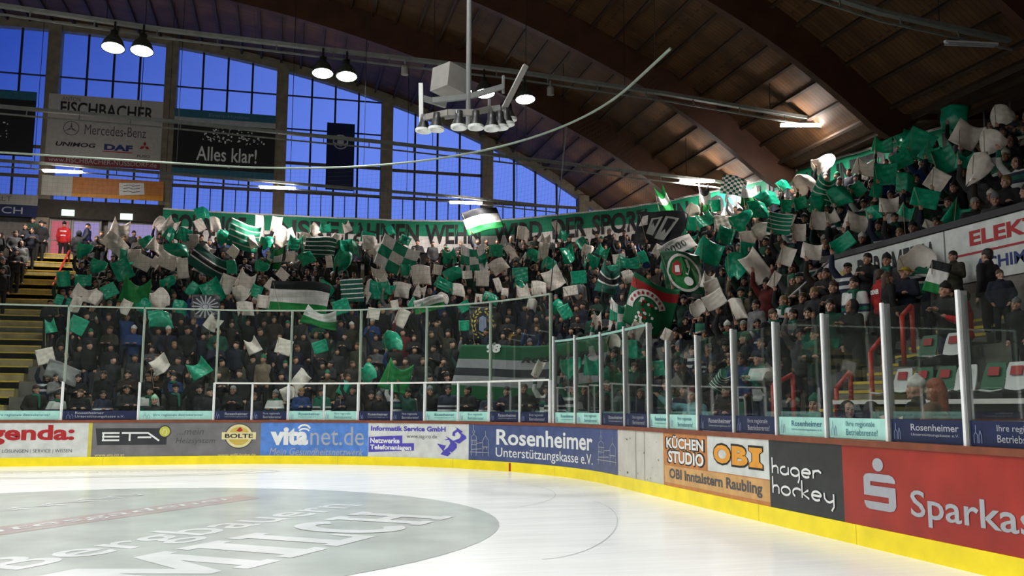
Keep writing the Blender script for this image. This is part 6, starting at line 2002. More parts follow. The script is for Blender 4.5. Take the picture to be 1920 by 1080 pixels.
(10,4.51,36.77,-0.8,3,6,0,2,0,1.0),(11,9.28,35.54,-0.1,5,0,3,2,3,0.97),(11,-1.67,38.27,0.1,3,2,3,0,0,1.01),(10,1.8,37.49,-0.1,1,6,7,1,1,0.97),(10,5.7,36.53,-0.1,4,11,0,1,1,0.93),
(10,2.64,37.3,0.3,0,9,1,1,3,0.98),(12,-5.66,39.23,-0.1,4,1,3,2,2,1.02),(10,5.1,36.7,-0.1,0,1,0,1,0,0.93),(12,11.31,35.04,-0.5,1,1,0,3,1,1.02),(11,-1.01,38.22,-0.0,5,4,0,3,0,1.03),
(10,2.23,37.49,-0.1,1,0,6,1,2,1.0),(10,4.13,37.02,-0.2,1,2,6,1,0,1.0),(12,-5.11,39.19,-0.1,3,0,6,2,1,0.94),(13,12.88,34.67,-0.4,0,1,1,1,3,1.04),(14,14.3,34.31,-0.6,3,8,8,3,0,0.99),
(11,9.05,35.9,-0.4,1,2,6,1,2,0.99),(11,-0.37,38.28,0.2,3,0,0,3,1,1.04),(11,0.17,38.27,0.1,0,0,7,3,2,0.94),(12,11.19,35.47,-0.4,1,1,6,0,1,1.05),(12,10.64,35.62,-0.6,0,0,1,0,2,0.94),
(12,-4.69,39.44,0.1,1,4,1,0,1,1.02),(12,-3.67,39.22,0.2,5,5,6,0,0,1.03),(13,-7.66,40.17,0.5,3,0,1,3,3,1.01),(13,12.51,35.19,-0.8,3,2,8,0,2,1.01),
(14,13.95,34.78,-0.4,0,0,6,1,0,0.95),(14,-11.63,41.13,-0.1,6,0,5,1,1,0.94),(11,8.43,36.35,-0.3,1,11,6,1,3,0.97),(12,-4.12,39.43,0.1,1,0,0,0,3,0.96),
(12,-4.05,39.43,0.1,1,3,6,1,1,1.03),(12,-3.09,39.25,0.5,0,1,1,2,2,0.95),(11,1.52,38.22,-0.1,0,1,0,3,1,0.96),(13,-6.6,40.14,0.2,4,0,1,3,3,1.04),
(12,10.41,36.01,-0.4,1,10,3,2,0,0.93),(11,7.57,36.84,0.7,4,1,6,1,2,0.95),(11,1.18,38.44,-0.1,1,0,0,2,3,1.03),(13,-6.01,40.12,0.1,3,5,2,1,2,1.04),(13,-6.91,40.4,0.2,1,1,8,0,2,1.03),
(12,-2.6,39.42,0.1,1,0,2,1,1,0.95),(12,9.75,36.36,-0.7,4,0,2,3,3,1.0),(11,6.87,37.15,0.0,1,1,6,3,1,0.98),(11,2.2,38.34,-0.1,5,7,5,0,0,0.98),(13,12.07,35.78,-0.1,0,1,10,3,1,1.02),
(11,4.63,37.76,-0.4,1,0,3,0,1,0.94),(11,5.87,37.46,-0.5,5,0,1,2,0,1.03),(11,4.07,37.95,-0.3,3,1,0,0,1,0.95),(14,13.61,35.41,0.1,3,0,11,3,2,0.95),
(13,-5.3,40.18,0.4,3,3,11,3,2,1.02),(12,-1.92,39.41,0.0,1,0,0,3,3,1.03),(11,6.55,37.38,-0.3,1,1,1,1,3,1.05),(11,5.27,37.77,0.6,0,2,0,0,2,0.94),(12,-1.45,39.41,0.0,1,1,9,2,2,0.95),
(11,3.71,38.22,-0.2,1,2,0,3,0,1.04),(12,9.32,36.78,-0.5,3,9,3,3,3,1.06),(13,-4.43,40.14,0.3,0,7,3,3,3,0.96),(13,11.66,36.2,-0.3,4,2,1,0,3,0.97),
(12,-0.82,39.41,0.0,1,1,11,0,1,1.03),(13,-4.76,40.38,0.1,1,2,6,3,1,1.04),(14,-7.64,41.05,0.0,3,0,1,0,2,0.93),(13,-3.87,40.22,0.4,3,1,1,1,3,1.01),
(13,11.1,36.54,-0.2,3,0,2,3,3,0.99),(14,13.17,36.01,-0.9,3,2,9,3,1,1.02),(12,1.13,39.16,0.1,5,0,4,3,2,1.01),(14,-6.97,41.06,0.2,0,1,5,0,2,0.93),(12,0.28,39.4,-0.0,1,9,3,3,0,0.99),
(13,-3.22,40.21,-0.2,3,2,9,2,1,1.05),(12,8.22,37.54,-0.2,1,3,4,2,3,1.03),(13,-2.63,40.17,-0.3,4,0,3,3,2,1.01),(12,0.79,39.39,-0.1,1,1,1,1,1,1.06),
(13,10.64,36.88,-0.4,4,0,9,1,0,0.99),(14,-6.37,41.07,0.3,4,1,6,3,1,0.97),(14,12.73,36.37,-0.2,3,0,0,0,2,0.97),(12,7.75,37.82,-0.4,3,0,0,1,0,1.01),
(13,-1.98,40.22,-0.4,3,1,3,2,1,0.96),(12,1.64,39.39,-0.1,1,0,0,1,2,1.04),(12,2.04,39.38,-0.1,1,1,9,3,1,1.01),(13,10.17,37.3,-0.6,3,2,8,1,3,1.0),(14,-5.03,41.05,0.3,3,0,0,3,1,1.03),
(12,2.29,39.38,-0.1,1,2,6,2,2,1.04),(12,4.55,38.82,-0.4,6,1,6,2,2,0.94),(12,7.21,38.18,0.2,3,1,0,3,3,0.98),(12,5.22,38.68,-0.9,3,1,0,0,0,0.99),(13,-0.61,40.09,-0.3,4,2,3,2,0,0.99),
(12,3.91,39.05,-0.4,6,5,1,1,0,1.05),(12,2.64,39.38,-0.1,1,6,4,1,1,1.0),(12,6.56,38.41,-0.3,0,1,6,0,3,0.93),(14,12.29,36.9,-0.3,3,2,10,0,2,0.97),(12,5.87,38.67,-0.8,0,1,0,1,1,0.98),
(14,-4.4,41.09,0.3,6,0,6,1,1,1.03),(12,3.52,39.26,-0.1,1,4,2,1,3,0.98),(14,-5.37,41.33,0.1,1,0,6,0,0,0.97),(13,9.89,37.67,-0.4,1,0,0,0,3,1.04),(13,0.5,40.1,-0.2,4,0,8,2,3,0.95),
(14,11.83,37.26,-0.2,3,2,10,0,0,0.94),(13,-0.32,40.35,-0.0,1,1,0,0,0,1.04),(13,9.53,37.91,-0.5,4,7,10,3,3,0.96),(13,0.07,40.35,-0.0,1,1,0,3,3,1.02),
(13,1.06,40.11,0.2,3,2,0,3,2,1.03),(13,9.0,38.19,-0.7,6,4,10,1,0,1.02),(14,-2.68,41.05,0.2,0,8,6,2,1,1.04),(14,-3.69,41.32,0.1,1,0,3,0,1,0.94),(14,-3.65,41.32,0.1,1,0,6,2,1,0.97),
(14,11.61,37.65,-0.4,1,2,6,3,1,0.94),(14,-3.05,41.32,0.1,1,1,3,3,3,0.94),(13,1.74,40.25,0.6,0,0,6,1,0,0.96),(13,8.5,38.61,-0.6,0,1,2,0,1,1.01),(14,-2.05,41.2,0.1,3,1,4,1,1,0.94),
(14,11.08,37.96,-0.8,4,9,9,3,1,0.98),(14,-1.44,41.09,-0.2,5,0,6,3,0,1.02),(13,2.32,40.23,-0.2,3,0,4,2,1,1.01),(13,8.02,38.86,-0.6,4,4,1,0,3,1.03),
(13,7.37,39.09,-0.4,3,0,6,3,0,1.02),(13,3.79,40.02,0.4,0,1,10,3,0,0.97),(13,6.79,39.29,0.6,3,1,8,3,2,1.02),(13,5.38,39.65,0.4,3,0,9,2,2,1.0),(13,2.98,40.27,-0.2,5,2,1,3,0,0.93),
(14,10.58,38.32,-0.5,5,0,10,0,3,1.04),(13,4.4,39.99,-0.2,3,0,9,3,3,0.94),(14,-1.05,41.3,0.0,1,8,5,0,0,0.96),(13,3.48,40.32,-0.1,1,0,0,3,3,1.04),(14,-0.01,41.13,0.0,3,1,3,2,3,1.04),
(13,5.06,39.95,-0.2,1,1,11,2,0,0.94),(14,-0.46,41.3,-0.0,1,0,2,2,1,1.04),(14,10.11,38.69,-0.5,3,0,1,2,2,0.97),(14,0.67,41.19,-0.2,0,3,6,2,0,0.94),(14,2.0,41.04,0.0,3,1,6,2,0,0.97),
(14,9.66,39.15,-0.1,3,0,7,3,0,1.06),(14,1.24,41.28,-0.1,1,3,0,1,3,1.05),(14,9.1,39.4,-0.2,3,0,6,0,1,1.01),(14,1.65,41.28,-0.1,1,1,0,1,0,1.0),(14,3.02,41.07,-0.5,0,0,6,3,2,1.0),
(14,8.66,39.67,0.2,3,6,11,3,0,1.04),(14,2.62,41.27,-0.1,1,3,9,0,1,0.97),(14,8.3,39.9,-0.3,1,2,3,1,2,1.05),(14,7.57,40.1,-0.3,5,0,4,3,3,0.99),(14,5.68,40.63,-0.1,5,0,6,1,1,1.03),
(14,5.04,40.79,-0.0,4,2,3,2,2,0.93),(14,6.35,40.46,0.2,0,1,0,0,0,0.99),(14,3.73,41.19,-0.3,0,3,0,2,2,1.05),(14,6.93,40.44,-0.6,3,0,0,3,0,0.93),(14,4.68,41.09,-0.2,1,5,3,3,1,1.03),]
# ------------------------------------------------------------------ people: one continuous remeshed body per pose, clothes and hair as its children
def blob(prims, voxel, smooth=4, decimate=None):
    """fuse tapered capsules and ellipsoids into ONE continuous surface; returns (verts, faces)"""
    bm = bmesh.new()
    for p in prims:
        if p[0] == 'e':
            _, c, r = p[:3]
            M_ = Matrix.Translation(c) @ (p[3].to_4x4() if len(p) > 3 else Matrix.Identity(4)) @ Matrix.Diagonal((*r, 1))
            bmesh.ops.create_icosphere(bm, subdivisions=3, radius=1, matrix=M_)
        else:
            _, a, c, ra, rb = p
            a, c = Vector(a), Vector(c)
            n = 6
            for i in range(n + 1):
                t = i / n
                q = a.lerp(c, t)
                r = ra + (rb - ra) * t
                bmesh.ops.create_icosphere(bm, subdivisions=2, radius=r, matrix=Matrix.Translation(q))
            d = c - a
            bmesh.ops.create_cone(bm, cap_ends=True, segments=16, radius1=ra, radius2=rb, depth=d.length,
                                  matrix=Matrix.Translation((a + c) / 2) @ d.to_track_quat('Z', 'Y').to_matrix().to_4x4())
    me = bpy.data.meshes.new('b')
    bm.to_mesh(me)
    bm.free()
    o = bpy.data.objects.new('b', me)
    COL.objects.link(o)
    md = o.modifiers.new('r', 'REMESH')
    md.mode = 'VOXEL'
    md.voxel_size = voxel
    ms = o.modifiers.new('s', 'SMOOTH')
    ms.iterations = smooth
    ms.factor = 0.5
    if decimate:
        dm = o.modifiers.new('d', 'DECIMATE')
        dm.ratio = decimate
    ev = o.evaluated_get(bpy.context.evaluated_depsgraph_get())
    m2 = bpy.data.meshes.new_from_object(ev)
    v = np.zeros(len(m2.vertices) * 3)
    m2.vertices.foreach_get('co', v)
    f = [tuple(p.vertices) for p in m2.polygons]
    bpy.data.objects.remove(o)
    bpy.data.meshes.remove(me)
    bpy.data.meshes.remove(m2)
    return v.reshape(-1, 3), f


def V(*a):
    return Vector(a)


# a person stands at the origin, feet on z = 0, looking towards -Y, 1.75 m tall
HEAD = V(0, -0.01, 1.625)


def arm_joints(side, kind):
    s = side
    sh = V(0.185 * s, 0.0, 1.42)
    if kind == 'down':
        return sh, V(0.235 * s, 0.02, 1.14), V(0.22 * s, -0.06, 0.90), V(0, -0.15, -1)
    if kind == 'up':
        return sh, V(0.30 * s, -0.10, 1.66), V(0.25 * s, -0.16, 1.91), V(0, -0.1, 1)
    if kind == 'front':
        return sh, V(0.25 * s, -0.06, 1.17), V(0.10 * s, -0.30, 1.26), V(-0.5 * s, -0.6, 0.4)
    if kind == 'pocket':
        return sh, V(0.29 * s, 0.05, 1.16), V(0.19 * s, -0.10, 0.98), V(-0.4 * s, -0.4, -0.8)
    if kind == 'crossed':
        return sh, V(0.27 * s, -0.05, 1.18), V(-0.04 * s, -0.24, 1.20), V(-1.0 * s, -0.1, 0.1)
    if kind == 'wide':
        return sh, V(0.42 * s, -0.06, 1.45), V(0.58 * s, -0.12, 1.60), V(0.7 * s, -0.1, 0.6)
    if kind == 'lap':
        return sh, V(0.24 * s, -0.08, 1.16), V(0.10 * s, -0.33, 1.00), V(-0.5 * s, -0.8, -0.2)


def hand_prims(w, d, side, curl):
    """palm, four unequal bent fingers and a thumb leaving the side of the palm"""
    d = d.normalized()
    x = d.cross(V(0, 0, 1))
    if x.length < 0.2:
        x = V(1, 0, 0)
    x.normalize()
    n = x.cross(d).normalized()
    if n.y > 0:
        n = -n
    pr = [('c', w, w + d * 0.085, 0.026, 0.034), ('e', w + d * 0.06, (0.034, 0.034, 0.034))]
    for k, L in zip((-1.5, -0.5, 0.5, 1.5), (0.062, 0.075, 0.080, 0.066)):
        r0 = w + d * 0.09 + x * (0.019 * k)
        m1 = r0 + d * (L * 0.5) + n * (L * 0.25 * curl)
        m2 = m1 + d * (L * 0.45 * (1 - curl)) + n * (L * 0.6 * curl)
        pr += [('c', r0, m1, 0.0095, 0.0088), ('c', m1, m2, 0.0088, 0.0075)]
    t0 = w + d * 0.03 + x * (-0.03 * side)
    t1 = t0 + d * 0.035 + x * (-0.03 * side) + n * 0.012
    pr += [('c', t0, t1, 0.012, 0.0105), ('c', t1, t1 + d * 0.03 + n * 0.012, 0.0105, 0.0085)]
    return pr


def legs_joints(side, seated):
    s = side
    if seated:
        return V(0.09 * s, 0.02, 0.93), V(0.11 * s, -0.42, 0.95), V(0.11 * s, -0.40, 0.52)
    return V(0.09 * s, 0.0, 0.92), V(0.105 * s, -0.015, 0.50), V(0.11 * s, 0.02, 0.09)


def make_pose(armL, armR, seated=False, turn=0.0, female=False):
    k = 0.92 if female else 1.0
    body = [('e', HEAD + V(0, 0.012, 0.025), (0.076, 0.096, 0.102)), ('e', HEAD + V(0, -0.028, -0.055), (0.056, 0.062, 0.068)),
            ('e', HEAD + V(0, -0.078, -0.098), (0.026, 0.022, 0.02)),
            ('c', HEAD + V(0, -0.083, 0.022), HEAD + V(0, -0.108, -0.026), 0.009, 0.0135), ('c', HEAD + V(-0.03, -0.078, 0.036), HEAD + V(0.03, -0.078, 0.036), 0.012, 0.012),
            ('c', HEAD + V(-0.017, -0.090, -0.058), HEAD + V(0.017, -0.090, -0.058), 0.0095, 0.0095),
            ('e', HEAD + V(0.042, -0.062, -0.02), (0.026, 0.026, 0.026)), ('e', HEAD + V(-0.042, -0.062, -0.02), (0.026, 0.026, 0.026)),
            ('e', HEAD + V(0.079, 0.012, -0.012), (0.011, 0.022, 0.034)), ('e', HEAD + V(-0.079, 0.012, -0.012), (0.011, 0.022, 0.034))]
    if turn:
        R = Matrix.Rotation(turn, 3, 'Z')
        q = []
        for p in body:
            if p[0] == 'e':
                q.append(('e', R @ p[1], p[2], R))
            else:
                q.append(('c', R @ p[1], R @ p[2], p[3], p[4]))
        body = q
    body += [('c', V(0, 0.025, 1.42), HEAD + V(0, 0.025, -0.06), 0.058, 0.055), ('e', V(0, 0.01, 1.28), (0.165 * k, 0.105, 0.19)), ('e', V(0, 0.01, 1.08), (0.135 * k, 0.10, 0.17)),
             ('e', V(0, 0.015, 0.95), (0.155, 0.11, 0.12)), ('c', V(-0.15 * k, 0.01, 1.415), V(0.15 * k, 0.01, 1.415), 0.055, 0.055)]
    jacket = [('e', V(0, 0.005, 1.26), (0.205 * k, 0.145, 0.23)), ('e', V(0, 0.0, 1.05), (0.185 * k, 0.145, 0.22)), ('e', V(0, 0.01, 0.90), (0.185, 0.145, 0.12)),
              ('c', V(-0.165 * k, 0.01, 1.415), V(0.165 * k, 0.01, 1.415), 0.078, 0.078), ('c', V(0, 0.02, 1.42), V(0, 0.02, 1.495), 0.095, 0.082)]
    trous = [('e', V(0, 0.012, 0.93), (0.165, 0.125, 0.12))]
    shoes = []
    hands = {}
    for side, kind in ((-1, armR), (1, armL)):          # the person's right arm is at -x
        sh, el, wr, hd = arm_joints(side, kind)
        sh = V(sh.x * k, sh.y, sh.z)
        body += [('c', sh, el, 0.05, 0.042), ('c', el, wr, 0.042, 0.028)] + hand_prims(wr, hd, side, 0.75 if kind == 'up' else 0.45)
        jacket += [('c', sh, el, 0.078, 0.066), ('c', el, wr, 0.066, 0.050)]
        hands[side] = wr + hd.normalized() * 0.09
        hip, kn, an = legs_joints(side, seated)
        body += [('c', hip, kn, 0.08, 0.055), ('c', kn, an, 0.052, 0.036), ('c', an, an + V(0, -0.10, -0.045), 0.036, 0.026)]
        trous += [('c', hip, kn, 0.098, 0.073), ('c', kn, an + V(0, 0, 0.02), 0.073, 0.062)]
        shoes += [('c', an + V(0, 0.03, -0.042), an + V(0, -0.16, -0.048), 0.050, 0.044), ('c', an + V(0, 0.0, 0.05), an + V(0, 0.0, -0.03), 0.052, 0.052)]
    hair_short = [('e', HEAD + V(0, 0.020, 0.052), (0.086, 0.106, 0.092)), ('e', HEAD + V(0, 0.06, -0.01), (0.07, 0.06, 0.08))]
    hair_long = hair_short + [('c', HEAD + V(0.07, 0.04, -0.02), HEAD + V(0.085, 0.02, -0.20), 0.035, 0.028), ('c', HEAD + V(-0.07, 0.04, -0.02), HEAD + V(-0.085, 0.02, -0.20), 0.035, 0.028),
                              ('c', HEAD + V(0, 0.08, 0), HEAD + V(0, 0.10, -0.22), 0.07, 0.06)]
    beanie = [('e', HEAD + V(0, 0.022, 0.075), (0.091, 0.108, 0.088)), ('c', HEAD + V(0, 0.025, 0.15), HEAD + V(0, 0.025, 0.165), 0.04, 0.032)]
    cap = [('e', HEAD + V(0, 0.018, 0.068), (0.088, 0.106, 0.072)), ('e', HEAD + V(0, -0.115, 0.052), (0.062, 0.06, 0.012))]
    hood = [('e', HEAD + V(0, 0.05, 0.01), (0.115, 0.11, 0.145)), ('c', HEAD + V(-0.07, 0.02, -0.13), HEAD + V(0.07, 0.02, -0.13), 0.07, 0.07)]
    scarf = [('c', V(-0.06, -0.05, 1.475), V(0.06, -0.05, 1.475), 0.052, 0.052), ('c', V(-0.07, 0.05, 1.48), V(0.07, 0.05, 1.48), 0.052, 0.052), ('c', V(0.06, -0.10, 1.45), V(0.08, -0.155, 1.16), 0.042, 0.036), ('c', V(-0.07, -0.03, 1.475), V(-0.07, 0.04, 1.475), 0.05, 0.05), ('c', V(0.07, -0.03, 1.475), V(0.07, 0.04, 1.475), 0.05, 0.05)]
    if turn:
        R = Matrix.Rotation(turn, 3, 'Z')

        def rot(l):
            return [('e', R @ p[1], p[2], R) if p[0] == 'e' else ('c', R @ p[1], R @ p[2], p[3], p[4]) for p in l]
        hair_short, hair_long, beanie, cap, hood = map(rot, (hair_short, hair_long, beanie, cap, hood))
    return dict(body=body, jacket=jacket, trousers=trous, shoes=shoes, hands=hands, turn=turn,
                head=dict(short=hair_short, long=hair_long, beanie=beanie, cap=cap, hood=hood), scarf=scarf)


def as_mesh(name, geo, m, smooth=True):
    me = bpy.data.meshes.new(name)
    me.from_pydata(geo[0].tolist(), [], geo[1])
    for q in (m if isinstance(m, (list, tuple)) else [m]):
        me.materials.append(MATS[q])
    me.polygons.foreach_set('use_smooth', [smooth] * len(me.polygons))
    return me


POSES = {'arms hanging': ('down', 'down', False, 0.0), 'one arm raised': ('down', 'up', False, 0.15), 'both arms raised': ('up', 'up', False, 0.0), 'hands held in front': ('front', 'front', False, -0.2),
         'hands in pockets': ('pocket', 'pocket', False, 0.5), 'arms folded': ('crossed', 'crossed', False, -0.35), 'one arm stretched out': ('front', 'wide', False, 0.0), 'seated': ('lap', 'lap', True, 0.1)}
KIT, LOWKIT = {}, {}
for pn, (al, ar, seat_, turn) in POSES.items():
    d = make_pose(al, ar, seat_, turn)
    k = {}
    bv, bf = blob(d['body'], 0.0115, 3)
    me = as_mesh('body', (bv, bf), ['skin', 'eye_dark', 'lip'])
    R = Matrix.Rotation(turn, 3, 'Z')
    cen = np.array([bv[list(f)].mean(0) for f in bf])
    mi = np.zeros(len(bf), int)
    for sx in (-1, 1):
        e = np.array(R @ (HEAD + V(0.031 * sx, -0.078, 0.012)))
        mi[(np.abs(cen - e) < np.array((0.014, 0.022, 0.009))).all(1)] = 1
        br_ = np.array(R @ (HEAD + V(0.031 * sx, -0.085, 0.040)))
        mi[(np.abs(cen - br_) < np.array((0.020, 0.024, 0.006))).all(1)] = 1
    e = np.array(R @ (HEAD + V(0, -0.095, -0.058)))
    mi[(np.abs(cen - e) < np.array((0.022, 0.02, 0.010))).all(1)] = 2
    me.polygons.foreach_set('material_index', mi.tolist())
    k['body'] = me
    k['jacket'] = as_mesh('jacket', blob(d['jacket'], 0.022, 5), 'cloth')
    k['trousers'] = as_mesh('trousers', blob(d['trousers'], 0.026, 4), 'cloth')
    k['shoes'] = as_mesh('shoes', blob(d['shoes'], 0.022, 2), 'shoe')
    k['scarf'] = as_mesh('scarf', blob(d['scarf'], 0.02, 3), 'pat_scarf')
    for hn, pr in d['head'].items():
        k[hn] = as_mesh('hair' if hn in ('short', 'long') else hn, blob(pr, 0.016, 3), 'hair' if hn in ('short', 'long') else 'cloth')
    k['hands'] = d['hands']
    KIT[pn] = k
    low = {}
    low['body'] = blob(d['body'], 0.024, 2, 0.35)
    low['jacket'] = blob(d['jacket'], 0.035, 3, 0.35)
    low['trousers'] = blob(d['trousers'], 0.045, 2, 0.3)
    for hn in ('short', 'beanie'):
        low[hn] = blob(d['head'][hn], 0.03, 2, 0.4)
    LOWKIT[pn] = low

JACKETS = {'black': (0.0050, 0.0050, 0.0056), 'charcoal': (0.0155, 0.0161, 0.0174), 'dark navy': (0.0062, 0.0087, 0.0217), 'dark brown': (0.0217, 0.0136, 0.0087), 'dark green': (0.0062, 0.0310, 0.0186), 'grey': (0.0620, 0.0620, 0.0651),
           'olive': (0.0279, 0.0260, 0.0136), 'bottle green': (0.0050, 0.0558, 0.0341), 'blue': (0.0124, 0.0372, 0.1364), 'pale grey': (0.1860, 0.1860, 0.1860), 'beige': (0.1612, 0.1240, 0.0806), 'dark red': (0.0992, 0.0093, 0.0093)}
JW = [0.26, 0.16, 0.15, 0.08, 0.07, 0.05, 0.05, 0.05, 0.03, 0.04, 0.03, 0.03]
HATS = {'short dark hair': ('short', (0.014, 0.010, 0.008)), 'short brown hair': ('short', (0.06, 0.032, 0.016)), 'fair hair': ('short', (0.22, 0.13, 0.05)), 'long dark hair': ('long', (0.016, 0.011, 0.008)), 'long brown hair': ('long', (0.07, 0.035, 0.018)),
        'grey hair': ('short', (0.22, 0.22, 0.21)), 'black beanie': ('beanie', (0.01, 0.01, 0.011)), 'white beanie': ('beanie', (0.55, 0.54, 0.50)), 'green beanie': ('beanie', (0.012, 0.13, 0.07)), 'grey beanie': ('beanie', (0.13, 0.13, 0.135)),
        'dark cap': ('cap', (0.012, 0.012, 0.016)), 'dark hood': ('hood', (0.014, 0.014, 0.015))}
HW = [0.20, 0.15, 0.05, 0.08, 0.06, 0.05, 0.14, 0.06, 0.06, 0.06, 0.05, 0.04]
SKINS = [(0.44, 0.24, 0.16), (0.36, 0.19, 0.12), (0.48, 0.28, 0.20), (0.31, 0.155, 0.095)]
TROUS = [(0.010, 0.010, 0.012), (0.016, 0.020, 0.036), (0.030, 0.036, 0.055), (0.022, 0.021, 0.020)]
HAND_R = {pn: KIT[pn]['hands'][-1] for pn in POSES}


def part(name, me, root, col, matname=None):
    o = bpy.data.objects.new(name, me)
    COL.objects.link(o)
    o.parent = root
    o.color = (*col, 1)
    if matname:
        o.material_slots[0].link = 'OBJECT'
        o.material_slots[0].material = MATS[matname]
    return o


def person(loc, face, pose, jacket, hat, label, skin=0, trous=0, scale=1.0, jersey=None, scarf=False, jcol=None, hcol=None, hatmat=None, group=None):
    k = KIT[pose]
    r = bpy.data.objects.new('person', k['body'])
    COL.objects.link(r)
    r.location = loc
    r.rotation_euler = (0, 0, face)
    r.scale = (scale, scale, scale)
    r.color = (*SKINS[skin], 1)
    tag(r, label, 'person', group)
    part('jacket', k['jacket'], r, jcol or JACKETS[jacket], jersey)
    part('trousers', k['trousers'], r, TROUS[trous])
    part('shoes', k['shoes'], r, (0.02, 0.02, 0.02))
    hk, hc = HATS[hat]
    part('hair' if hk in ('short', 'long') else hk, k[hk], r, hcol or hc, hatmat)
    if scarf:
        part('scarf', k['scarf'], r, (1, 1, 1))
    return r


CROWD = {'v': [], 'f': [], 'c': [], 'n': 0}


def crowd_person(loc, face, pose, jcol, hk, hc, skin, tcol, scale):
    c, s = math.cos(face) * scale, math.sin(face) * scale
    low = LOWKIT[pose]
    for nm, colr in (('body', skin), ('jacket', jcol), ('trousers', tcol), (hk, hc)):
        v, f = low[nm]
        w = np.empty_like(v)
        w[:, 0] = v[:, 0] * c - v[:, 1] * s + loc[0]
        w[:, 1] = v[:, 0] * s + v[:, 1] * c + loc[1]
        w[:, 2] = v[:, 2] * scale + loc[2]
        n0 = CROWD['n']
        CROWD['v'].append(w)
        CROWD['f'] += [tuple(i + n0 for i in q) for q in f]
        CROWD['c'].append(np.tile(np.array([*colr, 1.0]), (len(v), 1)))
        CROWD['n'] += len(v)


def build_crowd():
    v = np.concatenate(CROWD['v'])
    me = bpy.data.meshes.new('crowd')
    me.from_pydata(v.tolist(), [], CROWD['f'])
    a = me.color_attributes.new('garment', 'FLOAT_COLOR', 'POINT')
    a.data.foreach_set('color', np.concatenate(CROWD['c']).ravel())
    m = mat('crowd_cloth', (0.1, 0.1, 0.1), 0.8, noise=0.3, scale=9)
    t, n, l = nt(m)
    mx = [x for x in n if x.type == 'MIX'][0]
    at = n.new('ShaderNodeAttribute')
    at.attribute_name = 'garment'
    l.new(at.outputs['Color'], mx.inputs[6])
    me.materials.append(m)
    me.polygons.foreach_set('use_smooth', [True] * len(me.polygons))
    o = bpy.data.objects.new('crowd', me)
    COL.objects.link(o)
    return tag(o, 'dense dark crowd of standing fans filling the far rows of the stand', 'crowd', kind='stuff')


RINK_C = np.array((-1.0, 10.0))


def face_to(p, q=RINK_C):
    d = np.array(q) - np.array(p[:2])
    return math.atan2(d[0], -d[1])


# featured people, then everybody listed row by row (nearest ones are individuals, the rest one crowd)
for kw in FEATURED:
    kw = dict(kw)
    loc = kw.pop('loc')
    tgt = kw.pop('to', None)
    person(loc, face_to(loc, tgt if tgt is not None else RINK_C), **kw)
jl, hl = list(JACKETS.values()), list(HATS.values())
jn, hn_, pl = list(JACKETS), list(HATS), list(POSES)
JERSEYS = [None, 'jersey_navy', 'jersey_green', 'jersey_white']
JERSEY_WORDS = ['', 'navy hooped jersey', 'green hooped jersey', 'white hooped jersey']
for i, x, y, fa, po, j, h, sk, tr, sc_, je, sf, zi in PEOPLE:
    wear = JERSEY_WORDS[je] if je else jn[j] + ' jacket'
    person((x, y, row_z(i)), fa, pl[po], jn[j], hn_[h], f'person in {wear}, {hn_[h]}, {POSE_WORDS[pl[po]]}{ROWS[i]} {ZONES[zi]}', sk, tr, sc_, JERSEYS[je], bool(sf), group='fans standing in the rows')
for i, x, y, fa, po, j, h, sk, tr, sc_ in CROWD_ROWS:
    z = row_z(i)
    hk, hc = hl[h]
    crowd_person((x, y, z), fa, pl[po], jl[j], hk if hk in ('short', 'beanie') else 'short', hc, SKINS[sk], TROUS[tr], sc_)
build_crowd()

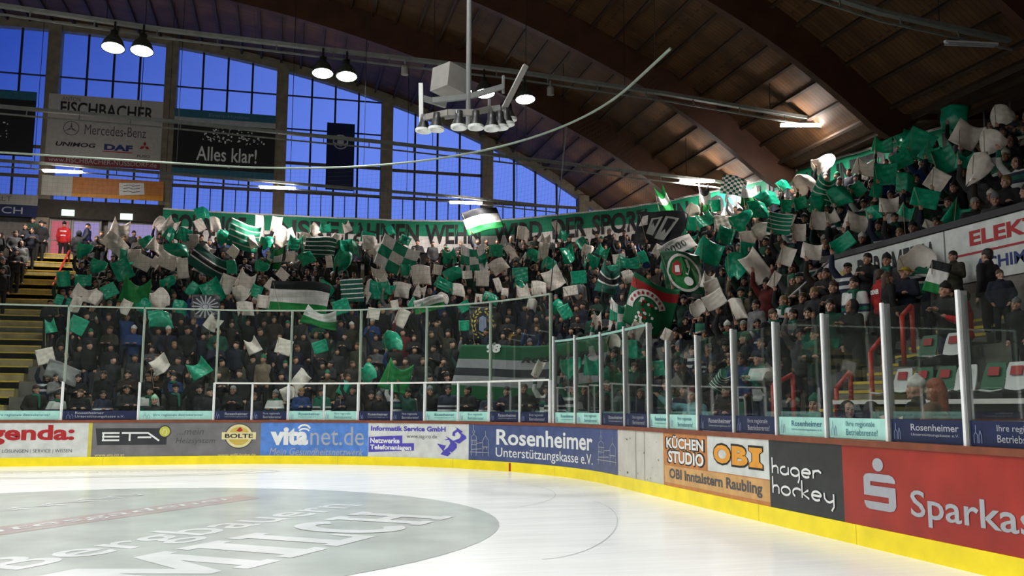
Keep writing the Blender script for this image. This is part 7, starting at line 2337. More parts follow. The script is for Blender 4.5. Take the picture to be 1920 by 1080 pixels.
# ---- measured positions (metres)
FLAG_ZONES = [
    'by the yellow stairs',
    'under the exit signs',
    'under the word SOLANGE',
    'under the word UNSRE',
    'under the word FAHNEN',
    'under the word WEHN',
    'under the word WIRD',
    'under the word DER',
    'under the word SPORT',
    'under the word IN',
    'by the tall white sheets',
    'above the grey aisle rails',
    'under the word UNTERGEHN',
    'over the gold lettered parapet',
    'over the red lettered parapet',
]
FLAGS = [
    ((-5.034, 33.552, 5.425), (-5.365, 33.552, 5.26), 1.104, 1.104, 0.1, 0.149, 'flag_bright', 'big plain bright green flag above the frame of the tall glass', 'drooping', 6, None, None),
    ((-2.85, 36.393, 6.991), (-3.315, 36.393, 6.74), 1.551, 0.857, 0.5, 0.078, 'pat_green_black', 'dark green flag with thin white and black bands swung on a slant', 'billowing', 3, None, None),
    ((-1.787, 39.234, 8.641), (-2.161, 39.234, 8.22), 1.248, 1.158, 0.15, 0.046, 'pat_lines', 'green flag with thin wavy white lines below the long banner', 'billowing', 2, None, None),
    ((-0.482, 37.342, 7.49), (-0.674, 37.342, 7.233), 0.639, 1.066, 0.2, 0.013, 'pat_tri', 'upright green, white and green striped flag', 'drooping', 8, None, None),
    ((1.293, 38.29, 8.03), (0.921, 38.29, 7.727), 1.239, 0.841, 0.15, -0.034, 'pat_lines_dark', 'dark green flag with pale lines waved in the upper rows', 'billowing', 8, None, None),
    ((0.423, 32.572, 5.258), (-0.18, 32.572, 4.767), 2.008, 1.041, 0.15, -0.013, 'pat_black_white', 'long waving flag of black, white and green bands behind the tall glass top', 'billowing', 8, None, None),
    ((2.299, 33.265, 5.685), (2.056, 33.265, 5.26), 0.81, 0.848, -0.1, -0.069, 'pat_lines_dark', 'dark green flag with white lines held above the tall glass', 'flat', 0, None, None),
    ((4.34, 36.899, 7.622), (3.857, 36.899, 7.233), 1.609, 1.305, 0.35, -0.117, 'pat_check', 'green and white chequered flag swung on a slant in the middle rows', 'billowing', 5, None, None),
    ((7.275, 35.743, 7.516), (6.914, 35.743, 7.233), 1.204, 1.29, -0.1, -0.201, 'pat_check', 'green and white chequered flag held upright under the waving tricolour', 'drooping', 7, None, None),
    ((8.507, 39.807, 9.875), (8.015, 39.807, 9.207), 1.64, 1.061, -0.35, -0.211, 'pat_black_white', 'tricolour of black, white and green waved in front of the banner', 'billowing', 1, None, None),
    ((4.816, 31.277, 5.021), (4.506, 31.277, 4.767), 1.034, 0.48, -0.15, -0.153, 'pat_green_white', 'white over green flag just above the tall glass rail', 'billowing', 8, None, None),
    ((12.703, 29.527, 7.705), (12.185, 29.527, 7.233), 1.728, 1.164, 0.2, -0.406, 'panel_dark', 'dark flag with two slanted grey strokes waved before the banner end', 'billowing', 8, None, 'arrow'),
    ((9.99, 27.377, 5.643), (9.765, 27.377, 5.26), 0.75, 1.057, 0.25, -0.35, 'pat_green_black', 'dark green, white and black striped flag beside the chequered cloth', 'drooping', 6, None, None),
    ((8.99, 23.687, 4.091), (8.769, 23.687, 3.78), 0.736, 0.942, 0.0, -0.363, 'pat_check', 'hanging green and white chequered cloth over the corner screen', 'drooping', 5, None, None),
    ((9.405, 22.518, 4.243), (9.015, 22.518, 3.78), 1.3, 1.357, 0.25, -0.396, 'pat_green_red', 'dark green flag with red stripe and ornate red and white ring', 'billowing', 4, None, 'ring'),
    ((10.719, 23.374, 5.241), (10.398, 23.374, 4.767), 1.071, 1.19, -0.15, -0.43, 'seat_green', 'dark flag with a green and red shield emblem edged in white', 'billowing', 6, None, 'shield'),
    ((12.076, 26.733, 6.594), (11.739, 26.733, 6.247), 1.125, 0.511, -0.55, -0.424, 'banner_white', 'white strip cloth with dark ring shaped letters above the shield flag', 'billowing', 1, None, 'band'),
    ((14.61, 33.628, 9.881), (14.468, 33.628, 9.207), 0.473, 1.205, -0.35, -0.41, 'pat_tri', 'narrow green and white flag raised at the banner corner', 'drooping', 4, None, None),
    ((15.899, 30.136, 9.619), (15.627, 30.136, 9.207), 0.907, 0.71, 0.2, -0.485, 'pat_check_fine', 'finely chequered dark green and white flag under the tube lamp', 'billowing', 0, None, None),
    ((14.581, 22.332, 7.664), (14.392, 22.332, 7.233), 0.63, 0.93, 0.35, -0.578, 'pat_lines', 'dark green flag with white diagonal bars in front of the banner', 'drooping', 4, None, None),
    ((13.146, 22.316, 6.58), (12.899, 22.316, 6.247), 0.824, 0.648, 0.2, -0.532, 'pat_lines', 'green flag with fine curved white lines above the aisle rail', 'curled', 3, None, None),
    ((15.058, 27.435, 8.653), (14.875, 27.435, 8.22), 0.612, 0.72, 0.0, -0.502, 'pat_green_white', 'white and green flag at the banner beside the chequered one', 'drooping', 4, None, None),
    ((15.446, 31.556, 9.509), (15.299, 31.556, 9.207), 0.49, 1.104, -0.1, -0.455, 'pat_black_white', 'narrow flag of white, black and green held close to the tube lamp', 'drooping', 7, None, None),
    ((6.242, 29.107, 4.235), (5.971, 29.107, 3.573), 0.904, 1.078, 0.0, -0.211, 'panel_black', 'black flag with a golden laurel wreath behind the tall glass', 'flat', 2, None, 'wreath'),
    ((-2.584, 31.658, 4.795), (-2.859, 31.658, 4.273), 0.917, 0.811, 0.0, 0.081, 'panel_dark', 'dark cloth with a pale grey sunburst near the tall glass top', 'flat', 1, None, 'sun'),
    ((1.13, 31.473, 4.519), (0.752, 31.473, 4.273), 1.262, 0.649, 0.2, -0.036, 'pat_green_white', 'white over green flag sagging behind the tall glass', 'drooping', 5, None, None),
    ((8.08, 16.074, 2.023), (7.989, 16.074, 1.6), 0.305, 0.407, 0.6, -0.466, 'pat_scarf', 'green and white scarf flag held low behind the corner glass', 'drooping', 5, None, None),
    ((10.9, 13.434, 3.766), (10.8, 13.434, 3.82), 0.332, 0.553, 0.35, -0.682, 'pat_black_white', 'small white, black and green pennant held before the parapet', 'flat', 7, None, None),
    ((3.173, 26.434, 2.405), (2.897, 26.434, 2.3), 0.919, 0.919, 0.3, -0.119, 'flag_bright', 'wide green flag hanging low behind the end glass', 'drooping', 5, None, None),
    ((-6.17, 28.819, 2.463), (-6.446, 28.819, 2.093), 0.922, 0.522, 0.25, 0.211, 'alu_dark', 'grey and white crumpled cloth draped behind the glass near the stairs', 'billowing', 7, None, None),
    ((9.609, 24.268, 3.982), (9.473, 24.268, 3.573), 0.454, 0.605, 0.1, -0.377, 'pat_lines_dark', 'dark green lined flag furled over the corner glass', 'twisted', 2, None, None),
]
SHEETS = [
(-6.78,40.18,8.8,-7.12,40.18,8.71,0.84,0.93,0.18,0.32,0,3,0,13,1),(-6.63,38.28,7.85,-6.91,38.28,7.73,0.97,0.62,0.6,0.15,0,1,0,11,1),
(-4.77,40.18,9.06,-4.98,40.18,8.71,0.71,0.75,0.56,-0.27,0,3,0,13,2),(-5.36,41.13,9.28,-5.59,41.13,9.21,0.53,0.58,0.55,0.33,0,5,0,14,1),
(-5.01,38.28,7.84,-5.33,38.28,7.73,0.89,0.58,0.35,0.53,0,3,1,11,1),(-3.95,39.24,8.27,-4.28,39.24,8.22,0.78,0.6,-0.0,-0.04,0,0,1,12,2),
(-3.73,41.13,9.32,-3.92,41.13,9.21,0.39,0.53,-0.53,0.28,0,0,1,14,2),(-3.09,41.13,9.33,-3.28,41.13,9.21,0.44,0.68,-0.13,0.26,0,1,0,14,2),
(-5.27,36.39,6.89,-5.46,36.39,6.74,0.59,0.55,0.42,0.12,0,0,0,9,1),(-4.75,36.39,6.87,-4.96,36.39,6.74,0.51,0.42,0.51,0.5,0,4,0,9,1),
(-4.37,36.39,7.03,-4.67,36.39,6.74,0.72,0.59,0.43,0.1,0,1,1,9,2),(-3.78,35.44,6.61,-3.92,35.44,6.25,0.54,0.83,-0.12,0.42,0,2,1,8,2),
(-5.73,37.34,7.31,-5.96,37.34,7.23,0.65,0.52,-0.02,0.01,0,2,0,10,1),(-6.64,33.55,5.34,-6.91,33.55,5.26,0.88,0.57,0.28,-0.08,0,3,0,6,1),
(-6.71,32.6,4.9,-6.83,32.6,4.77,0.33,0.55,0.32,0.24,0,1,1,5,1),(-4.12,32.6,5.09,-4.34,32.6,4.77,0.64,0.68,-0.42,0.22,0,5,1,5,1),
(-2.11,34.5,5.93,-2.3,34.5,5.75,0.65,0.77,0.34,-0.07,0,2,0,7,2),(-1.43,34.5,6.11,-1.75,34.5,5.75,0.78,0.74,0.41,-0.31,0,3,1,7,2),
(-1.55,33.55,5.44,-1.83,33.55,5.26,0.67,0.56,0.03,-0.32,0,5,0,6,2),(-2.0,37.34,7.53,-2.24,37.34,7.23,0.66,0.44,0.6,0.44,0,4,0,10,2),
(-1.35,32.61,4.84,-1.49,32.61,4.77,0.54,0.5,-0.16,0.03,0,1,0,5,2),(-7.58,37.34,7.36,-7.81,37.34,7.23,0.55,0.64,0.4,-0.14,1,5,1,10,1),
(-6.68,35.44,6.53,-6.93,35.44,6.25,0.57,0.53,0.46,0.02,1,5,1,8,1),(-7.55,34.5,5.95,-7.8,34.5,5.75,0.55,0.59,-0.14,0.01,1,2,0,7,0),
(-6.94,34.49,5.91,-7.13,34.49,5.75,0.71,0.43,-0.03,0.4,1,2,0,7,1),(-7.3,33.55,5.04,-7.44,33.55,4.56,0.57,0.34,0.3,0.23,1,0,0,6,0),
(-5.82,35.44,6.47,-6.05,35.44,6.25,0.82,0.82,-0.45,0.06,1,2,1,8,1),(-5.96,37.34,7.26,-6.19,37.34,7.23,0.65,0.56,-0.03,0.48,1,1,1,10,1),
(-4.23,37.34,7.54,-4.58,37.34,7.23,0.87,0.52,-0.15,0.29,1,1,0,10,2),(-3.6,41.13,9.89,-3.88,41.13,9.21,0.73,0.54,-0.33,-0.05,1,4,1,14,2),
(-4.72,39.23,8.5,-4.91,39.23,8.22,0.46,0.5,0.6,0.04,1,1,0,12,2),(-4.12,34.5,5.92,-4.38,34.5,5.75,0.6,0.4,-0.41,0.04,1,5,1,7,2),
(-2.5,33.55,5.56,-2.78,33.55,5.26,0.91,0.91,-0.5,-0.27,1,2,0,6,2),(-3.97,31.66,4.32,-4.25,31.66,4.27,0.73,0.55,-0.13,0.48,1,1,0,4,1),
(-2.59,39.23,8.49,-2.84,39.23,8.22,0.6,0.6,-0.39,0.35,1,5,0,12,2),(-4.16,39.23,8.53,-4.35,39.23,8.22,0.55,0.55,0.32,0.11,1,0,0,12,2),
(-1.96,36.39,6.86,-2.2,36.39,6.74,0.65,0.52,-0.13,0.35,1,4,0,9,2),(-3.12,33.55,5.54,-3.27,33.55,5.26,0.55,0.51,0.6,-0.12,1,4,1,6,2),
(-5.45,38.28,7.97,-5.61,38.28,7.73,0.53,0.49,-0.45,-0.06,1,5,1,11,1),(-1.12,41.13,9.26,-1.3,41.13,9.21,0.64,1.23,-0.01,0.27,0,4,0,14,3),
(-0.49,41.13,9.53,-0.71,41.13,9.21,0.64,0.74,0.12,-0.34,0,2,1,14,3),(-0.35,40.18,8.77,-0.57,40.18,8.71,0.58,0.87,0.34,0.11,0,1,0,13,3),
(-0.01,40.18,8.9,-0.19,40.18,8.71,0.53,0.48,-0.39,-0.14,0,0,1,13,3),(0.76,39.24,8.53,0.53,39.24,8.22,0.71,0.48,0.48,-0.08,0,5,0,12,3),
(1.94,39.24,8.47,1.77,39.24,8.22,0.53,0.72,0.62,0.2,0,4,0,12,3),(3.56,39.13,8.53,3.24,39.13,8.22,0.96,0.63,-0.04,0.07,0,4,1,12,4),
(3.61,38.09,7.89,3.44,38.09,7.73,0.61,0.61,-0.62,-0.44,0,5,1,11,4),(0.32,39.24,8.4,0.02,39.24,8.22,0.71,0.71,0.12,-0.19,1,3,1,12,3),
(2.22,39.24,8.25,2.03,39.24,8.22,0.53,0.62,-0.15,-0.27,1,1,0,12,3),(2.67,39.24,8.34,2.37,39.24,8.22,0.67,0.67,-0.17,-0.33,1,4,0,12,4),
(2.17,37.34,7.38,1.96,37.34,7.23,0.68,0.91,0.34,0.04,1,5,1,10,4),(1.74,37.34,7.36,1.54,37.34,7.23,0.5,0.5,-0.15,0.29,0,4,1,10,3),
(-0.16,35.45,6.48,-0.28,35.45,6.25,0.47,0.38,0.64,0.38,0,0,0,8,3),(5.0,34.6,6.51,4.72,34.6,6.25,0.73,0.77,-0.14,-0.29,0,1,0,8,4),
(3.52,36.06,6.81,3.31,36.06,6.74,0.62,0.58,-0.26,-0.43,0,3,1,9,4),(3.53,35.04,6.31,3.39,35.04,6.25,0.56,0.52,-0.43,0.29,0,3,0,8,4),
(3.33,34.06,5.88,3.12,34.06,5.75,0.67,0.67,0.11,-0.2,1,1,1,7,4),(4.14,33.82,5.81,3.84,33.82,5.75,0.71,0.58,0.02,-0.5,0,1,0,7,4),
(4.83,33.59,5.81,4.63,33.59,5.75,0.46,0.54,0.28,0.01,0,3,1,7,4),(2.95,34.15,5.77,2.84,34.15,5.75,0.29,0.83,0.22,-0.12,0,5,0,7,4),
(6.15,34.03,6.52,5.91,34.03,6.25,0.72,0.51,-0.52,-0.08,1,1,0,8,5),(5.69,33.12,5.98,5.31,33.12,5.75,1.03,0.45,0.48,-0.07,1,2,0,7,5),
(6.54,37.28,7.78,6.26,37.28,7.73,0.65,0.7,-0.13,-0.11,1,3,1,11,5),(7.11,33.39,6.32,6.86,33.39,6.25,0.63,0.59,0.06,-0.6,0,0,1,8,5),
(7.92,34.04,6.9,7.65,34.04,6.74,0.65,0.56,-0.65,-0.33,0,1,0,9,6),(6.61,33.75,6.5,6.44,33.75,6.25,0.51,0.34,-0.09,0.14,0,2,0,8,5),
(7.48,31.88,5.92,7.31,31.88,5.75,0.44,0.53,-0.33,0.08,0,4,1,7,6),(6.56,31.32,5.3,6.51,31.32,5.26,0.28,0.35,0.11,-0.59,0,0,1,6,5),
(6.94,31.05,5.28,6.79,31.05,5.26,0.55,0.35,0.34,-0.02,1,1,0,6,6),(7.43,30.69,5.48,7.24,30.69,5.26,0.39,0.27,0.14,0.01,0,4,1,6,6),
(3.68,31.85,5.05,3.56,31.85,4.77,0.35,0.39,-0.21,0.12,0,2,0,5,4),(2.88,31.04,4.65,2.71,31.04,4.27,0.42,0.38,0.17,-0.25,0,0,0,4,4),
(3.81,30.66,4.49,3.57,30.66,4.27,0.56,0.68,0.43,-0.44,0,2,1,4,4),(-0.74,32.61,5.13,-0.96,32.61,4.77,0.58,0.5,0.11,-0.25,0,2,1,5,3),
(1.4,34.44,5.8,1.1,34.44,5.75,0.75,0.62,0.56,-0.36,1,4,1,7,3),(0.72,33.53,5.28,0.45,33.53,5.26,0.72,0.48,0.3,0.13,1,4,1,6,3),
(1.88,32.34,4.99,1.62,32.34,4.77,0.59,0.51,-0.37,0.2,1,0,1,5,3),(3.42,40.19,8.94,3.21,40.19,8.71,0.64,0.49,0.19,0.02,1,0,1,13,4),
(5.03,39.83,8.84,4.78,39.83,8.71,0.69,0.4,0.46,-0.4,1,2,0,13,4),(-0.4,37.34,7.49,-0.59,37.34,7.23,0.45,0.45,0.52,0.23,1,4,0,10,3),
(-0.97,36.39,6.9,-1.12,36.39,6.74,0.56,0.43,0.57,-0.06,1,5,1,9,3),(9.87,37.6,8.97,9.6,37.6,8.71,0.63,0.58,0.15,-0.38,0,4,0,13,6),
(11.43,37.6,9.33,11.31,37.6,9.21,0.44,0.63,-0.44,-0.18,0,4,1,14,7),(10.33,35.95,8.39,10.12,35.95,8.22,0.51,0.56,0.07,0.12,0,3,1,12,6),
(9.7,33.92,7.58,9.57,33.92,7.23,0.52,0.74,0.13,-0.49,0,2,1,10,6),(9.06,34.41,7.31,8.97,34.41,7.23,0.26,0.48,0.54,0.14,0,4,0,10,6),
(10.98,35.43,8.55,10.89,35.43,8.22,0.41,0.41,0.31,-0.11,1,1,1,12,7),(9.04,30.46,6.03,8.86,30.46,5.75,0.67,0.71,-0.49,-0.28,0,1,1,7,7),
(8.34,29.81,5.51,8.18,29.81,5.26,0.5,0.5,-0.01,-0.3,0,1,0,6,6),(7.89,30.25,5.5,7.68,30.25,5.26,0.5,0.46,-0.16,-0.31,0,3,1,6,6),
(8.36,32.45,6.38,8.13,32.45,6.25,0.58,0.54,-0.05,-0.22,1,0,1,8,6),(8.09,31.41,5.8,7.93,31.41,5.75,0.48,0.36,0.31,-0.01,1,5,0,7,6),
(9.15,28.8,5.36,9.05,28.8,5.26,0.48,0.33,-0.14,-0.41,0,0,1,6,7),(10.45,33.18,7.39,10.25,33.18,7.23,0.6,0.65,-0.39,0.09,1,1,1,10,7),
(10.77,31.3,6.8,10.62,31.3,6.74,0.49,0.53,0.54,-0.71,1,1,1,9,8),(11.22,28.74,6.42,10.87,28.74,6.25,0.95,0.49,0.08,-0.49,1,3,0,8,8),
(11.0,29.16,6.57,10.84,29.16,6.25,0.58,0.38,-0.16,-0.16,0,2,1,8,8),(10.49,21.17,4.56,10.34,21.17,4.27,0.51,0.43,-0.39,-0.12,0,2,0,4,10),
(9.97,20.0,4.09,9.77,20.0,3.78,0.67,0.43,-0.48,-0.66,0,2,0,3,10),(9.45,17.85,3.62,9.38,17.85,3.29,0.27,0.48,-0.37,-0.65,0,1,0,2,10),
(9.85,20.69,3.95,9.71,20.69,3.78,0.41,0.36,-0.37,-0.27,0,5,1,3,9),(11.32,20.44,5.04,11.19,20.44,4.77,0.5,0.81,-0.64,-0.49,0,1,1,5,10),
(12.9,23.58,6.31,12.65,23.58,6.25,0.55,0.55,-0.11,-0.34,0,0,0,8,10),(10.97,22.34,4.92,10.89,22.34,4.77,0.39,0.45,0.27,-0.67,0,3,1,5,9),
(11.99,24.31,6.09,11.72,24.31,5.75,0.76,0.66,0.59,-0.84,1,1,1,7,10),(11.2,21.2,5.12,10.98,21.2,4.77,0.58,0.63,0.19,-0.53,1,5,0,5,10),
(12.71,27.29,6.96,12.49,27.29,6.74,0.62,0.62,0.46,-0.65,1,3,0,9,9),(13.2,25.64,6.86,12.99,25.64,6.74,0.7,0.59,0.32,-0.15,1,2,1,9,10),
(13.9,25.83,7.36,13.59,25.83,7.23,0.78,0.57,-0.3,-0.88,1,5,1,10,10),(14.59,26.1,7.8,14.34,26.1,7.73,0.65,0.54,-0.06,-0.14,1,1,0,11,10),
(15.24,26.54,8.37,14.89,26.54,8.22,0.85,0.55,-0.45,-0.79,1,4,0,12,11),(12.34,22.74,5.84,12.16,22.74,5.75,0.4,0.47,0.17,-0.38,1,0,0,7,10),
(13.68,26.72,7.44,13.45,26.72,7.23,0.55,0.55,0.05,-0.31,0,0,0,10,10),(13.93,28.59,8.0,13.67,28.59,7.73,0.66,0.54,-0.33,-0.4,1,3,0,11,9),
(14.74,31.13,8.86,14.54,31.13,8.71,0.55,0.51,0.4,-0.07,0,5,1,13,9),(13.76,29.08,7.9,13.63,29.08,7.73,0.51,0.51,0.1,-0.51,1,0,1,11,9),
(13.02,23.02,6.5,12.83,23.02,6.25,0.63,0.41,-0.41,-0.45,0,5,0,8,11),(15.1,30.09,8.86,14.92,30.09,8.71,0.61,0.49,-0.04,-0.66,1,2,0,13,10),
(14.32,23.74,7.45,14.09,23.74,7.23,0.6,0.43,-0.01,-0.65,1,2,1,10,11),(15.94,26.7,8.9,15.82,26.7,8.71,0.48,0.37,-0.5,-0.7,1,4,0,13,11),
(15.56,24.89,8.41,15.31,24.89,8.22,0.7,0.66,-0.47,-0.3,0,5,0,12,11),(16.84,25.73,9.38,16.53,25.73,9.21,0.8,0.55,-0.3,-0.67,0,5,1,14,12),
(16.0,22.43,8.4,15.82,22.43,8.22,0.68,0.51,0.32,-0.98,0,3,0,12,12),(14.87,20.02,7.52,14.63,20.02,7.23,0.72,0.61,0.07,-0.66,1,2,0,10,13),
(17.27,23.31,9.4,17.0,23.31,9.21,0.64,0.51,0.14,-0.54,1,3,0,14,12),(17.59,20.63,9.39,17.36,20.63,9.21,0.77,0.67,0.0,-1.09,1,1,0,14,14),
(16.23,20.43,8.51,15.94,20.43,8.22,0.75,0.75,0.6,-0.94,1,0,0,12,13),(14.26,17.13,7.06,14.08,17.13,6.74,0.63,0.63,-0.33,-0.32,1,2,1,9,13),
(15.6,17.91,8.01,15.35,17.91,7.73,0.61,0.59,0.52,-0.56,0,1,1,11,14),(14.28,15.71,7.05,14.08,15.71,6.74,0.56,0.47,0.51,-0.88,0,5,0,9,14),
(16.32,17.56,8.39,16.11,17.56,8.22,0.53,0.45,0.26,-0.55,0,5,0,12,14),(13.57,16.53,6.4,13.42,16.53,6.25,0.56,0.48,0.65,-0.89,0,2,1,8,13),
(12.88,16.09,5.87,12.73,16.09,5.75,0.54,0.4,0.29,-0.45,1,0,1,7,13),(13.58,15.39,6.33,13.47,15.39,6.25,0.46,0.64,0.63,-0.95,0,5,0,8,14),
(12.88,15.12,5.33,12.72,15.12,5.05,0.55,0.6,0.51,-0.41,1,3,0,7,14),(12.88,17.27,6.0,12.73,17.27,5.75,0.42,0.32,0.02,-0.48,0,1,1,7,13),
(14.21,19.37,6.84,14.03,19.37,6.74,0.47,0.36,0.35,-0.29,1,4,1,9,12),(12.85,18.41,5.84,12.61,18.41,5.75,0.55,0.42,0.33,-0.44,0,1,1,7,12),
(11.51,17.03,5.03,11.25,17.03,4.77,0.62,0.34,-0.55,-0.62,1,2,0,5,12),(13.39,20.82,6.38,13.17,20.82,6.25,0.53,0.53,0.2,-0.51,0,2,1,8,11),
(12.7,20.67,6.0,12.57,20.67,5.75,0.46,0.49,0.07,-0.19,0,2,1,7,11),(11.47,19.19,5.09,11.25,19.19,4.77,0.45,0.48,0.38,-0.61,0,2,1,5,11),
(11.49,18.19,5.05,11.36,18.19,4.77,0.43,0.35,0.26,-0.71,0,1,1,5,11),(14.1,20.89,7.04,13.94,20.89,6.74,0.53,0.53,-0.38,-0.49,1,1,0,9,12),
(14.78,21.08,7.34,14.6,21.08,7.23,0.45,0.39,-0.65,-0.38,1,2,0,10,12),(15.55,20.25,7.98,15.32,20.25,7.73,0.53,0.44,-0.37,-0.78,1,0,0,11,13),
(14.21,18.36,6.86,14.08,18.36,6.74,0.48,0.45,0.1,-0.92,1,4,0,9,13),(13.99,21.59,6.97,13.82,21.59,6.74,0.61,0.46,0.16,-0.3,1,4,0,9,12),
(14.41,23.3,7.44,14.19,23.3,7.23,0.49,0.39,-0.25,-0.21,1,2,1,10,11),(13.76,22.84,6.84,13.59,22.84,6.74,0.41,0.35,0.38,-0.63,0,2,0,9,11),
(13.46,20.32,6.38,13.31,20.32,6.25,0.34,0.37,-0.25,-0.73,0,3,0,8,12),(12.87,16.69,5.73,12.81,16.69,5.05,0.36,0.29,0.6,-0.99,1,3,1,7,13),
(11.52,14.74,4.27,11.29,14.74,4.07,0.74,0.49,-0.41,-0.32,0,5,1,5,13),(10.81,18.66,4.42,10.79,18.66,4.27,0.2,0.38,0.54,-0.22,0,0,1,4,11),
(12.88,15.9,5.23,12.79,15.9,5.05,0.42,0.18,0.41,-0.33,0,0,0,7,13),(12.86,17.77,5.89,12.76,17.77,5.75,0.38,0.33,-0.25,-1.0,1,1,0,7,12),
(15.57,19.16,7.9,15.42,19.16,7.73,0.48,0.48,0.59,-1.03,1,3,0,11,13),(14.26,16.48,6.89,14.12,16.48,6.74,0.44,0.39,0.14,-0.82,1,3,1,9,14),
(17.4,22.61,9.46,17.23,22.61,9.21,0.49,0.43,0.09,-0.84,1,5,0,14,13),(2.54,41.13,9.56,2.35,41.13,9.21,0.45,0.5,-0.47,0.28,0,3,1,14,4),
(1.54,39.24,8.45,1.38,39.24,8.22,0.48,0.57,-0.14,0.18,0,0,1,12,3),(-1.52,39.24,8.31,-1.69,39.24,8.22,0.51,0.61,-0.55,-0.32,0,1,0,12,2),
(-0.87,39.24,8.34,-1.07,39.24,8.22,0.56,0.52,0.02,0.0,1,5,1,12,3),(4.54,35.83,6.92,4.33,35.83,6.74,0.53,0.49,0.09,-0.37,1,2,1,9,4),
(5.75,35.41,6.91,5.59,35.41,6.74,0.49,0.44,0.17,0.04,0,2,0,9,5),(5.93,31.75,5.62,5.8,31.75,5.26,0.44,0.44,0.04,0.2,0,1,0,6,5),
(7.51,35.6,7.33,7.36,35.6,7.23,0.59,0.54,0.43,-0.46,1,3,1,10,5),(8.32,36.28,7.91,8.14,36.28,7.73,0.55,0.51,0.0,-0.41,1,0,0,11,6),
(8.89,35.83,7.86,8.75,35.83,7.73,0.5,0.59,-0.57,-0.19,0,4,0,11,6),(9.35,34.19,7.4,9.17,34.19,7.23,0.57,0.48,0.07,-0.26,1,5,0,10,6),
(9.56,32.7,6.86,9.39,32.7,6.74,0.55,0.46,0.65,-0.13,1,5,1,9,7),(9.71,29.63,5.94,9.49,29.63,5.75,0.54,0.46,-0.09,-0.16,1,0,1,7,7),
(11.0,32.56,7.41,10.9,32.56,7.23,0.42,0.47,0.51,-0.39,0,5,1,10,7),(11.43,31.97,7.33,11.29,31.97,7.23,0.54,0.46,0.46,-0.24,1,3,1,10,8),
(11.2,33.8,7.94,11.02,33.8,7.73,0.53,0.44,-0.57,-0.0,1,2,1,11,7),(10.43,28.41,5.98,10.25,28.41,5.75,0.45,0.45,-0.09,-0.48,1,0,1,7,8),
(10.38,26.62,5.55,10.27,26.62,5.26,0.38,0.42,-0.35,-0.01,0,1,0,6,8),(11.53,28.08,6.51,11.34,28.08,6.25,0.48,0.41,-0.36,-0.15,1,4,0,8,8),
(12.22,28.57,6.8,12.07,28.57,6.74,0.38,0.38,0.54,-0.38,0,4,0,9,8),(11.44,26.15,5.86,11.24,26.15,5.75,0.42,0.38,0.23,-0.77,1,4,0,7,8),
(3.72,33.96,5.92,3.5,33.96,5.75,0.5,0.46,0.42,-0.19,1,3,0,7,4),(4.38,31.51,5.07,4.25,31.51,4.77,0.54,0.43,0.57,-0.42,1,3,1,5,4),
(5.42,32.1,5.36,5.23,32.1,5.26,0.44,0.4,-0.15,0.07,0,5,0,6,5),(5.9,30.57,4.92,5.73,30.57,4.77,0.54,0.38,-0.52,0.07,1,2,0,5,5),
(7.89,28.87,4.89,7.7,28.87,4.77,0.4,0.37,0.2,-0.36,0,4,1,5,6),(8.15,27.02,4.61,8.04,27.02,4.27,0.42,0.38,-0.54,-0.31,1,5,1,4,7),
(-6.04,32.6,5.06,-6.29,32.6,4.77,0.56,0.48,0.54,0.4,0,4,1,5,1),(-5.89,33.55,5.45,-6.11,33.55,5.26,0.5,0.46,-0.53,0.19,1,0,1,6,1),
(-5.2,32.6,4.82,-5.37,32.6,4.77,0.45,0.52,0.41,0.28,0,2,0,5,1),(-4.62,32.6,4.84,-4.81,32.6,4.77,0.53,0.45,-0.58,0.26,1,5,1,5,1),
(-3.43,32.6,4.87,-3.66,32.6,4.77,0.57,0.45,0.1,-0.08,1,4,1,5,2),(-3.23,36.39,6.81,-3.43,36.39,6.74,0.47,0.47,0.31,0.44,0,3,1,9,2),
(-3.04,37.34,7.59,-3.17,37.34,7.23,0.48,0.44,0.49,0.39,0,1,1,10,2),(-1.05,33.55,5.61,-1.25,33.55,5.26,0.52,0.48,0.33,0.26,1,2,1,6,3),
(-0.52,34.5,5.94,-0.74,34.5,5.75,0.45,0.45,0.63,0.12,0,0,0,7,3),(0.12,37.34,7.52,0.01,37.34,7.23,0.45,0.49,-0.04,0.35,0,3,1,10,3),
(0.75,37.34,7.43,0.53,37.34,7.23,0.59,0.5,-0.55,0.0,1,1,0,10,3),(1.13,41.13,9.37,0.98,41.13,9.21,0.45,0.55,-0.39,0.32,0,5,1,14,3),
(1.59,41.13,9.51,1.39,41.13,9.21,0.6,0.45,0.02,0.33,1,3,0,14,3),(4.56,40.97,9.51,4.41,40.97,9.21,0.56,0.41,-0.46,0.09,1,4,1,14,4),
(-2.31,31.66,4.27,-2.43,31.66,3.57,0.48,0.48,0.57,0.25,0,1,1,4,2),(-6.25,30.71,4.01,-6.4,30.71,3.78,0.52,0.52,0.41,-0.02,1,0,0,3,1),
(-6.79,29.75,3.91,-6.89,29.75,3.29,0.33,0.43,-0.22,-0.01,1,3,0,2,0),(-6.66,28.81,2.95,-6.82,28.81,2.79,0.48,0.45,-0.28,0.57,0,0,1,1,0),
(-3.55,28.82,2.77,-3.69,28.82,2.09,0.53,0.46,-0.6,0.33,0,1,1,1,1),(-2.39,27.87,2.62,-2.58,27.87,2.3,0.65,0.55,-0.57,0.02,1,3,1,0,2),
(-0.98,29.76,3.43,-1.2,29.76,3.29,0.46,0.53,-0.48,0.06,0,3,1,2,2),(-0.02,29.67,3.39,-0.22,29.67,3.29,0.49,0.49,0.27,0.17,0,0,1,2,3),
(1.08,29.47,3.4,0.91,29.47,3.29,0.6,0.42,-0.31,0.11,1,2,1,2,3),(0.46,27.57,2.26,0.28,27.57,1.6,0.43,0.59,0.6,-0.38,0,1,0,0,3),
